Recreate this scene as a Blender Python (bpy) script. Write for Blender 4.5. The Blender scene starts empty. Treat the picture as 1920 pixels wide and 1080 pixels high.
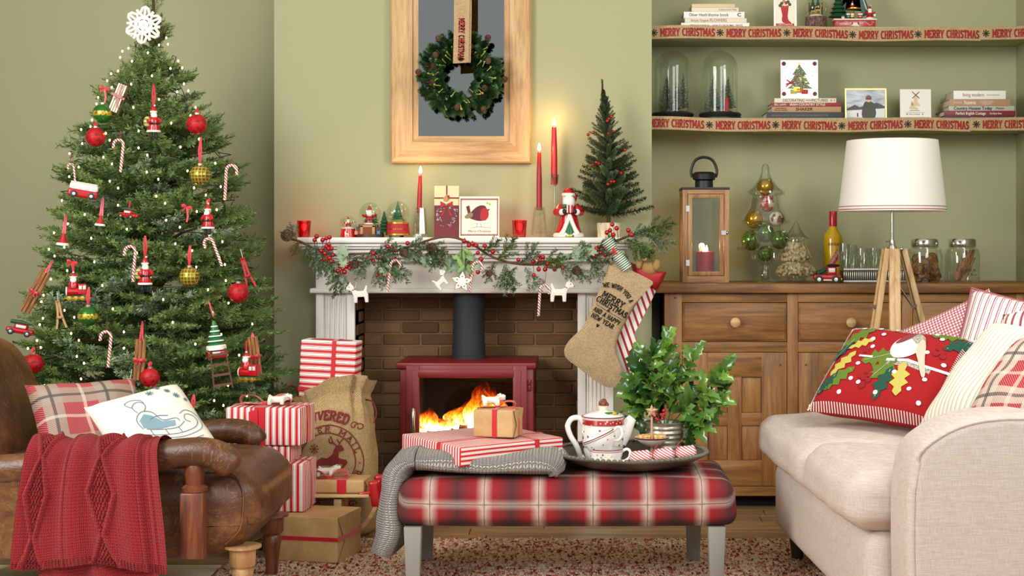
import bpy, bmesh, math, random
from mathutils import Vector, Matrix, Euler, noise as mnoise
RND = random.Random(11)
PI = math.pi
sc = bpy.context.scene
COL = sc.collection

# ------------------------------------------------------------------ camera
F, CX, CY, EYE = 2800.0, 1090.0, 455.0, 1.0
cam_d = bpy.data.cameras.new('camera'); cam = bpy.data.objects.new('camera', cam_d); COL.objects.link(cam)
cam_d.sensor_width = 36; cam_d.lens = F / 1920 * 36
cam_d.shift_x = (960 - CX) / 1920; cam_d.shift_y = (CY - 540) / 1920
cam_d.clip_start = .05; cam_d.clip_end = 50
cam.location = (0, 0, EYE); cam.rotation_euler = (PI / 2, 0, 0)
sc.camera = cam

# ------------------------------------------------------------------ world, lights, exposure
wd = bpy.data.worlds.new('world'); sc.world = wd; wd.use_nodes = True
wd.node_tree.nodes['Background'].inputs[0].default_value = (1.0, 1.0, .99, 1)
wd.node_tree.nodes['Background'].inputs[1].default_value = .6
def area(name, loc, target, sx, sy, power, col=(1, 1, 1)):
    d = bpy.data.lights.new(name, 'AREA'); d.shape = 'RECTANGLE'; d.size = sx; d.size_y = sy; d.energy = power; d.color = col
    o = bpy.data.objects.new(name, d); COL.objects.link(o); o.location = loc
    o.rotation_euler = (Vector(target) - Vector(loc)).to_track_quat('-Z', 'Y').to_euler()
    return o
area('window_light_bay', (.95, -.9, 2.7), (-.3, 5.6, 1.0), 1.7, 1.3, 62, (1, .99, .975))
area('window_light_left', (-2.4, 2.3, 1.9), (.6, 4.4, .6), 1.6, 1.6, 95, (1, .99, .975))
area('window_light_right', (1.70, 3.5, 2.0), (-1.3, 4.9, 1.0), 1.3, 1.2, 40, (1, .99, .975))
sc.view_settings.view_transform = 'Standard'; sc.view_settings.look = 'None'
sc.view_settings.gamma = 1; sc.view_settings.use_curve_mapping = False
sc.view_settings.exposure = .34
sc.cycles.use_denoising = True; sc.cycles.use_adaptive_sampling = True; sc.cycles.adaptive_threshold = .02
sc.cycles.max_bounces = 7; sc.cycles.diffuse_bounces = 4; sc.cycles.transparent_max_bounces = 16; sc.cycles.caustics_refractive = False; sc.cycles.caustics_reflective = False
sc.cycles.sample_clamp_indirect = 4

# ------------------------------------------------------------------ helpers
def W(px, py, Y): return Vector(((px - CX) / F * Y, Y, EYE - (py - CY) / F * Y))
def XX(px, Y): return (px - CX) / F * Y
def ZZ(py, Y): return EYE - (py - CY) / F * Y
def S(Y): return F / Y
def lin(c):
    if isinstance(c, str):
        c = c.lstrip('#'); c = [int(c[i:i + 2], 16) / 255 for i in (0, 2, 4)]
        return tuple((x / 12.92 if x <= .04045 else ((x + .055) / 1.055) ** 2.4) for x in c)
    return tuple(c[:3])
def rgba(c): return (*lin(c), 1.0)

class NT:
    def __init__(s, m):
        s.m = m; s.t = m.node_tree; s.N = s.t.nodes; s.L = s.t.links
        s.bsdf = s.N['Principled BSDF']
    def put(s, inp, v):
        if v is None: return
        if isinstance(v, bpy.types.NodeSocket): s.L.new(v, inp)
        elif isinstance(v, str): inp.default_value = rgba(v)
        else: inp.default_value = v
    def n(s, typ, **kw):
        nd = s.N.new(typ)
        for k, v in kw.items(): setattr(nd, k, v)
        return nd
    def co(s, k='Object'): return s.n('ShaderNodeTexCoord').outputs[k]
    def sep(s, v):
        nd = s.n('ShaderNodeSeparateXYZ'); s.put(nd.inputs[0], v); return nd.outputs[0], nd.outputs[1], nd.outputs[2]
    def comb(s, x=0, y=0, z=0):
        nd = s.n('ShaderNodeCombineXYZ'); s.put(nd.inputs[0], x); s.put(nd.inputs[1], y); s.put(nd.inputs[2], z); return nd.outputs[0]
    def f(s, op, a, b=None, c=None, clamp=False):
        nd = s.n('ShaderNodeMath', operation=op, use_clamp=clamp); s.put(nd.inputs[0], a); s.put(nd.inputs[1], b); s.put(nd.inputs[2], c); return nd.outputs[0]
    def map(s, v, sc_=(1, 1, 1), rot=(0, 0, 0), loc=(0, 0, 0)):
        nd = s.n('ShaderNodeMapping'); s.put(nd.inputs['Vector'], v); nd.inputs['Scale'].default_value = sc_; nd.inputs['Rotation'].default_value = rot; nd.inputs['Location'].default_value = loc; return nd.outputs[0]
    def noise(s, v, scale=5, detail=2, rough=.5, dist=0):
        nd = s.n('ShaderNodeTexNoise'); s.put(nd.inputs['Vector'], v); nd.inputs['Scale'].default_value = scale; nd.inputs['Detail'].default_value = detail; nd.inputs['Roughness'].default_value = rough; nd.inputs['Distortion'].default_value = dist; return nd.outputs[0]
    def voro(s, v, scale=5, feature='F1', out=0):
        nd = s.n('ShaderNodeTexVoronoi', feature=feature); s.put(nd.inputs['Vector'], v); nd.inputs['Scale'].default_value = scale; return nd.outputs[out]
    def ramp(s, fac, stops, interp='LINEAR'):
        nd = s.n('ShaderNodeValToRGB'); s.put(nd.inputs[0], fac); cr = nd.color_ramp; cr.interpolation = interp
        while len(cr.elements) < len(stops): cr.elements.new(.5)
        for e, (p, c) in zip(cr.elements, stops): e.position = p; e.color = rgba(c) if isinstance(c, str) else (c, c, c, 1)
        return nd.outputs[0]
    def mix(s, fac, a, b, blend='MIX'):
        nd = s.n('ShaderNodeMix', data_type='RGBA', blend_type=blend); s.put(nd.inputs[0], fac); s.put(nd.inputs[6], a); s.put(nd.inputs[7], b); return nd.outputs[2]
    def rnd(s): return s.n('ShaderNodeObjectInfo').outputs['Random']
    def band(s, x, freq, duty, soft=0):      # 1 inside the stripe
        fr = s.f('FRACT', s.f('MULTIPLY', x, freq))
        if soft: return s.f('SMOOTH_MIN', 1.0, s.f('MULTIPLY', s.f('MAXIMUM', s.f('SUBTRACT', duty / 2, s.f('ABSOLUTE', s.f('SUBTRACT', fr, .5))), 0.0), 1 / soft), 0.0)
        return s.f('LESS_THAN', fr, duty)
    def col(s, c): s.put(s.bsdf.inputs['Base Color'], c)
    def rough(s, c): s.put(s.bsdf.inputs['Roughness'], c)
    def bump(s, h, strength=.3, dist=.002):
        nd = s.n('ShaderNodeBump'); nd.inputs['Strength'].default_value = strength; nd.inputs['Distance'].default_value = dist
        s.put(nd.inputs['Height'], h); s.L.new(nd.outputs[0], s.bsdf.inputs['Normal'])

MATS = {}
def mat(name, col='#808080', rough=.6, metal=0, spec=.5, emit=None, es=0, sheen=0, coat=0, fn=None, trans=0, sub=0):
    if name in MATS: return MATS[name]
    m = bpy.data.materials.new(name); m.use_nodes = True; MATS[name] = m
    b = m.node_tree.nodes['Principled BSDF']; I = b.inputs
    I['Base Color'].default_value = rgba(col); I['Roughness'].default_value = rough; I['Metallic'].default_value = metal
    I['Specular IOR Level'].default_value = spec; I['Sheen Weight'].default_value = sheen; I['Coat Weight'].default_value = coat
    I['Transmission Weight'].default_value = trans
    if sub: I['Subsurface Weight'].default_value = sub; I['Subsurface Radius'].default_value = (.02, .008, .005)
    if emit: I['Emission Color'].default_value = rgba(emit); I['Emission Strength'].default_value = es
    m.diffuse_color = rgba(col)
    if fn: fn(NT(m))
    return m
def glass(name, tint='#f4f8f4', blend=.22, rough=.02, lo=.04, hi=.75):
    if name in MATS: return MATS[name]
    m = bpy.data.materials.new(name); m.use_nodes = True; MATS[name] = m
    t = m.node_tree; N = t.nodes; N.remove(N['Principled BSDF']); out = N['Material Output']
    tr = N.new('ShaderNodeBsdfTransparent'); tr.inputs[0].default_value = rgba(tint)
    gl = N.new('ShaderNodeBsdfGlossy'); gl.inputs['Roughness'].default_value = rough; gl.inputs[0].default_value = (1, 1, 1, 1)
    lw = N.new('ShaderNodeLayerWeight'); lw.inputs[0].default_value = blend
    mr = N.new('ShaderNodeMapRange'); mr.inputs['To Min'].default_value = lo; mr.inputs['To Max'].default_value = hi
    mx = N.new('ShaderNodeMixShader'); L = t.links
    L.new(lw.outputs['Facing'], mr.inputs['Value']); L.new(mr.outputs[0], mx.inputs[0])
    L.new(tr.outputs[0], mx.inputs[1]); L.new(gl.outputs[0], mx.inputs[2]); L.new(mx.outputs[0], out.inputs[0])
    return m

class MB:
    def __init__(s): s.v = []; s.f = []; s.uv = {}; s.T = Matrix.Identity(4)
    def at(s, loc=(0, 0, 0), rot=(0, 0, 0), scale=1):
        sc_ = (scale,) * 3 if isinstance(scale, (int, float)) else scale
        s.T = Matrix.LocRotScale(Vector(loc), Euler(rot), Vector(sc_)); return s
    def add(s, vs, fs, uv=None):
        o = len(s.v); T = s.T
        s.v += [tuple(T @ Vector(p)) for p in vs]
        for k, fa in enumerate(fs):
            if uv is not None: s.uv[len(s.f)] = [uv[i] for i in fa]
            s.f.append(tuple(i + o for i in fa))
        return s
    def box(s, c, d):
        x, y, z = c; a, b, e = d[0] / 2, d[1] / 2, d[2] / 2
        return s.add([(x + i * a, y + j * b, z + k * e) for i in (-1, 1) for j in (-1, 1) for k in (-1, 1)],
                     [(0, 1, 3, 2), (4, 6, 7, 5), (0, 4, 5, 1), (2, 3, 7, 6), (0, 2, 6, 4), (1, 5, 7, 3)])
    def bx(s, x0, x1, y0, y1, z0, z1): return s.box(((x0 + x1) / 2, (y0 + y1) / 2, (z0 + z1) / 2), (x1 - x0, y1 - y0, z1 - z0))
    def frus(s, c, d0, d1, h):       # tapered box, base centre c, sizes below and above
        x, y, z = c; vs = []
        for (w, d), zz in ((d0, z), (d1, z + h)):
            vs += [(x - w / 2, y - d / 2, zz), (x + w / 2, y - d / 2, zz), (x + w / 2, y + d / 2, zz), (x - w / 2, y + d / 2, zz)]
        return s.add(vs, [(3, 2, 1, 0), (4, 5, 6, 7), (0, 1, 5, 4), (1, 2, 6, 5), (2, 3, 7, 6), (3, 0, 4, 7)])
    def grid(s, fn, nu, nv, cu=False, cv=False, uvfn=None, caps=False):
        vs = []; uv = []
        U = nu if cu else nu + 1; V = nv if cv else nv + 1
        for j in range(V):
            for i in range(U):
                u, v = i / nu, j / nv; vs.append(fn(u, v)); uv.append(uvfn(u, v) if uvfn else (u, v))
        fs = []
        for j in range(nv):
            for i in range(nu):
                a = j * U + i; b = j * U + (i + 1) % U; c = ((j + 1) % V) * U + (i + 1) % U; d = ((j + 1) % V) * U + i
                fs.append((a, b, c, d))
        if caps and cu: fs.append(tuple(range(U))[::-1]); fs.append(tuple((V - 1) * U + i for i in range(U)))
        return s.add(vs, fs, uv)
    def lathe(s, prof, n=24, c=(0, 0, 0), caps=True):
        prof = [(max(r, 1e-5), z) for r, z in prof]; m = len(prof) - 1
        def fn(u, v):
            r, z = prof[round(v * m)]; a = 2 * PI * u
            return (c[0] + r * math.cos(a), c[1] + r * math.sin(a), c[2] + z)
        return s.grid(fn, n, m, cu=True, caps=caps)
    def tube(s, pts, r, n=8, closed=False, flat=1.0, caps=True):
        pts = [Vector(p) for p in pts]; m = len(pts)
        rs = r if isinstance(r, (list, tuple)) else [r] * m
        up = None; vs = []
        for i, p in enumerate(pts):
            if closed: t = pts[(i + 1) % m] - pts[i - 1]
            else: t = pts[min(i + 1, m - 1)] - pts[max(i - 1, 0)]
            t = t.normalized() if t.length > 1e-9 else Vector((0, 0, 1))
            if up is None:
                up = Vector((0, 0, 1)) if abs(t.z) < .9 else Vector((0, 1, 0))
            up = (up - t * up.dot(t))
            up = up.normalized() if up.length > 1e-6 else t.orthogonal().normalized()
            w = t.cross(up)
            for k in range(n):
                a = 2 * PI * k / n; vs.append(p + up * (math.cos(a) * rs[i]) + w * (math.sin(a) * rs[i] * flat))
        fs = []
        for i in range(m if closed else m - 1):
            for k in range(n):
                a = i * n + k; b = i * n + (k + 1) % n; j = (i + 1) % m
                fs.append((a, j * n + k, j * n + (k + 1) % n, b))
        if caps and not closed: fs.append(tuple(range(n))); fs.append(tuple((m - 1) * n + k for k in range(n))[::-1])
        return s.add(vs, fs)
    def ball(s, c, r, nu=14, nv=8):
        if isinstance(r, (int, float)): r = (r, r, r)
        vs = [(c[0], c[1], c[2] - r[2])]; fs = []
        for j in range(1, nv):
            th = PI * j / nv
            for i in range(nu):
                a = 2 * PI * i / nu; vs.append((c[0] + r[0] * math.sin(th) * math.cos(a), c[1] + r[1] * math.sin(th) * math.sin(a), c[2] - r[2] * math.cos(th)))
        vs.append((c[0], c[1], c[2] + r[2])); t = len(vs) - 1
        for i in range(nu):
            fs.append((0, 1 + (i + 1) % nu, 1 + i)); b = 1 + (nv - 2) * nu; fs.append((t, b + i, b + (i + 1) % nu))
            for j in range(nv - 2):
                a = 1 + j * nu; fs.append((a + i, a + (i + 1) % nu, a + nu + (i + 1) % nu, a + nu + i))
        return s.add(vs, fs)
    def ext(s, poly, y0, y1):        # polygon in XZ, extruded along Y (y0 = face toward the room)
        if sum(a[0] * b[1] - b[0] * a[1] for a, b in zip(poly, poly[1:] + poly[:1])) < 0: poly = poly[::-1]
        n = len(poly)
        vs = [(x, y0, z) for x, z in poly] + [(x, y1, z) for x, z in poly]
        return s.add(vs, [tuple(range(n)), tuple(range(n, 2 * n))[::-1]] + [((i + 1) % n, i, i + n, (i + 1) % n + n) for i in range(n)])
    def rbox(s, c, d, r, n=6, puff=(0, 0, 0), uvs=None):     # rounded, optionally puffed box
        hx, hy, hz = d[0] / 2, d[1] / 2, d[2] / 2
        def put(p):
            q = []; nn = []
            for a, h in zip(p, (hx, hy, hz)):
                w = a * h; lim = h - r; cl = max(-lim, min(lim, w)); q.append(cl); nn.append((w - cl) / r)
            v = Vector(nn); L = v.length
            if L > 1e-9:
                k = max(abs(x) for x in nn); v = v / L * r * k
            x, y, z = Vector(q) + v
            x += (p[0] > .999 or p[0] < -.999) * 0
            fx = (1 - p[1] ** 4) * (1 - p[2] ** 4) * p[0]; fy = (1 - p[0] ** 4) * (1 - p[2] ** 4) * p[1]; fz = (1 - p[0] ** 4) * (1 - p[1] ** 4) * p[2]
            return (c[0] + x + puff[0] * fx, c[1] + y + puff[1] * fy, c[2] + z + puff[2] * fz)
        def spaced(t, h):
            e = min(.98, r / h); m = 3          # denser towards the rounded edges
            k = round(t * n); pts = [-1 + e * i / m for i in range(m)] + [(-1 + e) + (2 - 2 * e) * i / (n) for i in range(n + 1)] + [1 - e + e * (i + 1) / m for i in range(m)]
            return pts
        for ax in range(3):
            u_ax, v_ax = [(1, 2), (2, 0), (0, 1)][ax]
            H = (hx, hy, hz); us = spaced(0, H[u_ax]); vs_ = spaced(0, H[v_ax])
            for sg in (-1, 1):
                vs = []
                for b in vs_:
                    for a in us:
                        p = [0, 0, 0]; p[ax] = sg; p[u_ax] = a * sg; p[v_ax] = b; vs.append(put(p))
                nu = len(us); fs = [(j * nu + i, j * nu + i + 1, (j + 1) * nu + i + 1, (j + 1) * nu + i) for j in range(len(vs_) - 1) for i in range(nu - 1)]
                s.add(vs, fs)
        s.weld = True
        return s
    def build(s, name, m=None, parent=None, loc=None, rot=None, smooth=True, angle=40, bevel=0, seg=2, sub=0, mesh_only=False):
        me = bpy.data.meshes.new(name); me.from_pydata(s.v, [], s.f)
        if s.uv:
            ul = me.uv_layers.new(name='UVMap')
            for pi, p in enumerate(me.polygons):
                if pi in s.uv:
                    for li, c in zip(p.loop_indices, s.uv[pi]): ul.data[li].uv = c
        if bevel or getattr(s, 'weld', False):
            bm = bmesh.new(); bm.from_mesh(me)
            if getattr(s, 'weld', False): bmesh.ops.remove_doubles(bm, verts=bm.verts, dist=1e-5)
            if bevel:
                es = [e for e in bm.edges if len(e.link_faces) == 2 and e.calc_face_angle(0) > .5]
                bmesh.ops.bevel(bm, geom=es, offset=bevel, segments=seg, affect='EDGES', profile=.5, clamp_overlap=True)
            bm.to_mesh(me); bm.free()
        if smooth:
            me.polygons.foreach_set('use_smooth', [True] * len(me.polygons)); me.set_sharp_from_angle(angle=math.radians(angle))
        if m: me.materials.append(m)
        if mesh_only: return me
        return link(name, me, parent, loc, rot, sub)
def link(name, me, parent=None, loc=None, rot=None, sub=0):
    o = bpy.data.objects.new(name, me); COL.objects.link(o); o.parent = parent
    if loc is not None: o.location = loc
    if rot is not None: o.rotation_euler = rot
    if sub: md = o.modifiers.new('subsurf', 'SUBSURF'); md.levels = sub; md.render_levels = sub
    return o
def tag(o, label, cat, group=None):
    o['label'] = label; o['category'] = cat
    if group: o['group'] = group
    return o
def thing(name, label, cat, loc=(0, 0, 0), rot=(0, 0, 0), group=None):
    o = bpy.data.objects.new(name, None); COL.objects.link(o); o.location = loc; o.rotation_euler = rot; o.empty_display_size = .05
    return tag(o, label, cat, group)
def struct(o): o['kind'] = 'structure'; return o
def stuff(o): o['kind'] = 'stuff'; return o
def arc(cx, cz, r, a0, a1, n): return [(cx + r * math.cos(math.radians(a0 + (a1 - a0) * i / n)), cz + r * math.sin(math.radians(a0 + (a1 - a0) * i / n))) for i in range(n + 1)]
def smoothpath(pts, n=6, closed=False):     # Catmull-Rom
    P = [Vector(p) for p in pts]; out = []; m = len(P)
    for i in range(m if closed else m - 1):
        g = (lambda k: P[k % m]) if closed else (lambda k: P[max(0, min(m - 1, k))])
        a, b, c, d = g(i - 1), g(i), g(i + 1), g(i + 2)
        for k in range(n):
            t = k / n; out.append(.5 * ((2 * b) + (c - a) * t + (2 * a - 5 * b + 4 * c - d) * t * t + (3 * b - a - 3 * c + d) * t ** 3))
    if not closed: out.append(P[-1])
    return out
def smooth2(pts, n=6, closed=True): return [(v.x, v.y) for v in smoothpath([(a, b, 0) for a, b in pts], n, closed)]

def text_mesh(s, size, bold=0, align='CENTER', thick=.0003, shear=0, sx=1.0):
    c = bpy.data.curves.new('lettering', 'FONT'); c.body = s; c.size = size; c.align_x = align; c.align_y = 'CENTER'; c.offset = bold; c.extrude = thick; c.resolution_u = 3; c.shear = shear
    o = bpy.data.objects.new('lettering', c); COL.objects.link(o)
    me = bpy.data.meshes.new_from_object(o.evaluated_get(bpy.context.evaluated_depsgraph_get()))
    bpy.data.objects.remove(o); bpy.data.curves.remove(c)
    # lettering lies in XY facing +Z: turn it to stand in XZ facing -Y
    me.transform(Matrix.Rotation(PI / 2, 4, 'X') @ Matrix.Diagonal((sx, 1, 1, 1))); return me
def text(s, size, m, parent, loc, bold=0, align='CENTER', rot=(0, 0, 0), shear=0, sx=1.0, width=None):
    me = text_mesh(s, size, bold, align, shear=shear, sx=sx)
    if width:
        xs = [v.co.x for v in me.vertices]; k = width / (max(xs) - min(xs)); me.transform(Matrix.Diagonal((k, 1, 1, 1)))
    me.materials.append(m); return link('lettering', me, parent, loc, rot)

# slab-serif stroke lettering: {letter: (width, [polyline, ...], [serif feet])}
def _a(cx, cz, rx, rz, a0, a1, n=8): return [(cx + rx * math.cos(math.radians(a0 + (a1 - a0) * i / n)), cz + rz * math.sin(math.radians(a0 + (a1 - a0) * i / n))) for i in range(n + 1)]
GL = {
 'A': (.8, [[(.08, 0), (.4, 1), (.72, 0)], [(.2, .34), (.6, .34)]], [(.08, 0), (.72, 0)]),
 'C': (.75, [_a(.42, .5, .34, .48, 50, 310, 12)], []),
 'D': (.78, [[(.15, 0), (.15, 1), (.35, 1)] + _a(.35, .5, .34, .5, 90, -90, 8) + [(.15, 0)]], []),
 'E': (.68, [[(.6, .8), (.6, 1), (.14, 1), (.14, 0), (.62, 0), (.62, .2)], [(.14, .52), (.46, .52)]], []),
 'H': (.85, [[(.16, 0), (.16, 1)], [(.69, 0), (.69, 1)], [(.16, .52), (.69, .52)]], [(.16, 0), (.16, 1), (.69, 0), (.69, 1)]),
 'I': (.4, [[(.2, 0), (.2, 1)]], [(.2, 0), (.2, 1)]),
 'L': (.66, [[(.16, 1), (.16, 0), (.6, 0), (.6, .2)]], [(.16, 1)]),
 'M': (1.0, [[(.14, 0), (.14, 1), (.5, .3), (.86, 1), (.86, 0)]], [(.14, 0), (.86, 0)]),
 'N': (.85, [[(.15, 0), (.15, 1), (.7, 0), (.7, 1)]], [(.15, 0), (.7, 1)]),
 'O': (.82, [_a(.41, .5, .33, .48, 0, 360, 16)], []),
 'P': (.72, [[(.15, 0), (.15, 1), (.4, 1)] + _a(.4, .74, .24, .26, 90, -90, 8) + [(.15, .48)]], [(.15, 0)]),
 'R': (.8, [[(.15, 0), (.15, 1), (.4, 1)] + _a(.4, .75, .24, .25, 90, -90, 8) + [(.15, .5)], [(.38, .5), (.7, 0)]], [(.15, 0), (.7, 0)]),
 'S': (.7, [[(.58, .78)] + _a(.35, .74, .23, .25, 30, 270, 8) + _a(.35, .25, .24, .24, 90, -150, 8)], []),
 'T': (.76, [[(.06, .8), (.06, 1), (.7, 1), (.7, .8)], [(.38, 0), (.38, 1)]], [(.38, 0)]),
 'U': (.82, [[(.14, 1), (.14, .32)] + _a(.41, .32, .27, .31, 180, 360, 8) + [(.68, 1)]], [(.14, 1), (.68, 1)]),
 'V': (.8, [[(.08, 1), (.4, 0), (.72, 1)]], [(.08, 1), (.72, 1)]),
 'W': (1.1, [[(.08, 1), (.32, 0), (.55, .8), (.78, 0), (1.02, 1)]], [(.08, 1), (1.02, 1)]),
 'X': (.8, [[(.1, 0), (.7, 1)], [(.1, 1), (.7, 0)]], [(.1, 0), (.7, 0), (.1, 1), (.7, 1)]),
 'Y': (.8, [[(.08, 1), (.4, .48), (.72, 1)], [(.4, .5), (.4, 0)]], [(.08, 1), (.72, 1), (.4, 0)]),
 ' ': (.45, [], []), '*': (.9, [[(.45 + .42 * math.cos(a), .5 + .42 * math.sin(a)), (.45 - .42 * math.cos(a), .5 - .42 * math.sin(a))] for a in (0, PI / 4, PI / 2, 3 * PI / 4)], []),
 '.': (.4, [[(.12, .5), (.28, .5)]], []),
}
def stroke(mb, pl, w, put, closed=False):
    for a, b in zip(pl, pl[1:]):
        d = Vector((b[0] - a[0], b[1] - a[1])); L = d.length
        if L < 1e-6: continue
        d /= L; n = Vector((-d.y, d.x)) * w / 2; e = d * w * .25
        q = [(a[0] - e.x - n.x, a[1] - e.y - n.y), (b[0] + e.x - n.x, b[1] + e.y - n.y), (b[0] + e.x + n.x, b[1] + e.y + n.y), (a[0] - e.x + n.x, a[1] - e.y + n.y)]
        mb.add([put(*p) for p in q], [(0, 1, 2, 3)])
def slab(mb, s, put, h=1.0, weight=.17, gap=.1, condense=1.0):
    """strokes of word s, laid out from x=0; put(x, z) -> 3d point. returns the length"""
    x = 0
    for ch in s:
        w, pls, feet = GL[ch]
        wt = weight if ch != '*' else weight * .7
        tr = lambda p, x0=x: (x0 + p[0] * h * condense, p[1] * h)
        for pl in pls: stroke(mb, [tr(p) for p in pl], wt * h, put)
        for ft in feet:
            c = tr(ft); stroke(mb, [(c[0] - .15 * h * condense, c[1]), (c[0] + .15 * h * condense, c[1])], weight * .6 * h, put)
        if ch == '*':
            for a in range(8):
                p = tr((.45 + .42 * math.cos(a * PI / 4), .5 + .42 * math.sin(a * PI / 4))); stroke(mb, [(p[0] - .03 * h, p[1]), (p[0] + .03 * h, p[1])], .16 * h, put)
        x += (w + gap) * h * condense
    return x - gap * h * condense
def slab_len(s, h=1.0, gap=.1, condense=1.0): return sum((GL[c][0] + gap) for c in s) * h * condense - gap * h * condense
# ------------------------------------------------------------------ materials
def wood_fn(dark, mid, light, axis, sc_=1.0, gloss=.5, bump=.15):
    def fn(t):
        s = {'x': (1.2, 14, 14), 'y': (14, 1.2, 14), 'z': (14, 14, 1.2)}[axis]
        r = t.rnd(); v = t.map(t.co(), tuple(k * sc_ for k in s))
        off = t.comb(t.f('MULTIPLY', r, 37.0), t.f('MULTIPLY', r, 91.0), t.f('MULTIPLY', r, 53.0))
        vv = t.n('ShaderNodeVectorMath', operation='ADD'); t.put(vv.inputs[0], v); t.put(vv.inputs[1], off); v = vv.outputs[0]
        a = t.noise(v, 1.6, 5, .6, 1.2); b = t.noise(v, 9, 3, .7)
        g = t.f('ADD', t.f('MULTIPLY', a, .72), t.f('MULTIPLY', b, .28))
        g = t.f('ADD', g, t.f('MULTIPLY', t.f('SUBTRACT', r, .5), .07))
        t.col(t.ramp(g, [(.35, dark), (.5, mid), (.65, light)])); t.put(t.bsdf.inputs['Roughness'], gloss); t.bump(b, bump, .001)
    return fn
def wood(name, dark, mid, light, axis, sc_=1.0, gloss=.5): return mat(name, mid, fn=wood_fn(dark, mid, light, axis, sc_, gloss))
def paint_fn(c, amt=.03, sc_=60, b=.05):
    def fn(t):
        n = t.noise(t.co(), sc_, 3, .6); big = t.noise(t.co(), 2, 2)
        t.col(t.mix(t.f('MULTIPLY', t.f('SUBTRACT', n, .4), amt * 6, clamp=True), c, '#9a9a72')); t.bump(n, b, .001)
    return fn
M_wall = mat('wall_paint', '#a8a985', .75, spec=.25, fn=lambda t: (t.bump(t.noise(t.co(), 220, 3, .6), .12, .0012)))
M_white = mat('white_gloss_paint', '#f0ece4', .4, fn=lambda t: (t.bump(t.noise(t.co(), 30, 2), .03, .001)))
M_ceil = mat('ceiling_paint', '#e8e6e0', .9)
OAK = ('#6b4423', '#91622f', '#ab7c46'); LOAK = ('#a87d4e', '#c89f6c', '#d8b483')
M_oakx = wood('oak_grain_x', *OAK, 'x'); M_oakz = wood('oak_grain_z', *OAK, 'z')
M_loakx = wood('light_oak_x', *LOAK, 'x', 1.2); M_loakz = wood('light_oak_z', *LOAK, 'z', 1.2)
M_floorw = wood('floor_wood', '#6f543a', '#957452', '#ad8e69', 'x', .8, .45)
M_black = mat('black_metal', '#17181a', .45)
M_soot = mat('soot', '#0b0a0a', .9)
M_chrome = mat('chrome', '#d8d8d8', .15, 1)
M_brass = mat('brass', '#c9a557', .3, 1)
M_stove = mat('red_enamel', '#7e1a1d', .42, fn=lambda t: t.bump(t.noise(t.co(), 300, 2), .06, .0006))
M_red = mat('red_gloss', '#b3101c', .25, coat=.3)
M_redm = mat('red_matt', '#b01a24', .6)
M_ribbon = mat('red_satin', '#c4111f', .38, sheen=.3)
M_wht = mat('white_matt', '#eeebe4', .6)
M_cer = mat('white_glaze', '#f1efea', .12, coat=.4)
M_cream = mat('cream_matt', '#e4dcc4', .65)
M_skin = mat('painted_skin', '#dfa98a', .45)
M_blk = mat('black_matt', '#1a1a1a', .55)
M_green = mat('green_gloss', '#1f6b35', .3)
M_dgreen = mat('dark_green', '#1d4a2b', .5)
M_gold = mat('gold_paint', '#c99a3b', .32, .85)
M_brown = mat('brown_matt', '#5b3a22', .65)
M_tan = mat('tan_matt', '#b98c56', .6)
M_yellow = mat('yellow_gloss', '#d9b514', .25)
M_blue = mat('blue_matt', '#3f7fb0', .5)
M_grey = mat('grey_matt', '#8d8c86', .6)
M_ink = mat('ink_black', '#1f1c1a', .8); M_inkr = mat('ink_red', '#9c2420', .8); M_inkm = mat('ink_maroon', '#7a2420', .8); M_inkb = mat('ink_blue', '#4f7388', .8)
M_paper = mat('paper_white', '#efece6', .8); M_papc = mat('paper_cream', '#e9dcc0', .8)
def burlap_fn(c1, c2, sc_=420):
    def fn(t):
        v = t.co(); x, y, z = t.sep(v)
        u = t.f('ADD', x, t.f('MULTIPLY', y, .7)); a = t.f('SINE', t.f('MULTIPLY', u, sc_ * 2)); b = t.f('SINE', t.f('MULTIPLY', z, sc_ * 2)); w = t.f('MULTIPLY', a, b)
        n = t.noise(v, 160, 3, .7); m = t.noise(v, 25, 2)
        k = t.f('ADD', t.f('MULTIPLY', w, .25), t.f('ADD', t.f('MULTIPLY', n, .9), t.f('MULTIPLY', m, .25)))
        t.col(t.ramp(k, [(.25, c1), (.85, c2)])); t.bump(t.f('ADD', w, n), .5, .0012)
    return fn
M_burlap = mat('burlap', '#b29369', .9, spec=.1, fn=burlap_fn('#8c7048', '#c9ac80'))
M_burl2 = mat('burlap_ribbon', '#b89a72', .9, spec=.1, fn=burlap_fn('#9a7b55', '#cdb08a'))
M_burl3 = mat('burlap_stocking', '#b49872', .9, spec=.1, fn=burlap_fn('#93795a', '#cdb48e'))
G_thin = glass('clear_glass'); G_dome = glass('dome_glass', blend=.25, lo=.025, hi=.6); G_jar = glass('jar_glass', blend=.3, lo=.05, hi=.65)
G_pane = glass('pane_glass', '#eef2ee', blend=.1, lo=.04, hi=.4)
G_red = glass('red_glass', '#f03a34', blend=.2, lo=.05, hi=.45)
M_flame = mat('flame', '#ffd28a', emit='#ffdf9a', es=14)
def candle_light(name, loc, power, col=(1, .55, .22), r=.012):
    d = bpy.data.lights.new(name, 'POINT'); d.energy = power; d.color = col; d.shadow_soft_size = r
    o = bpy.data.objects.new(name, d); COL.objects.link(o); o.location = loc; return o

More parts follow.
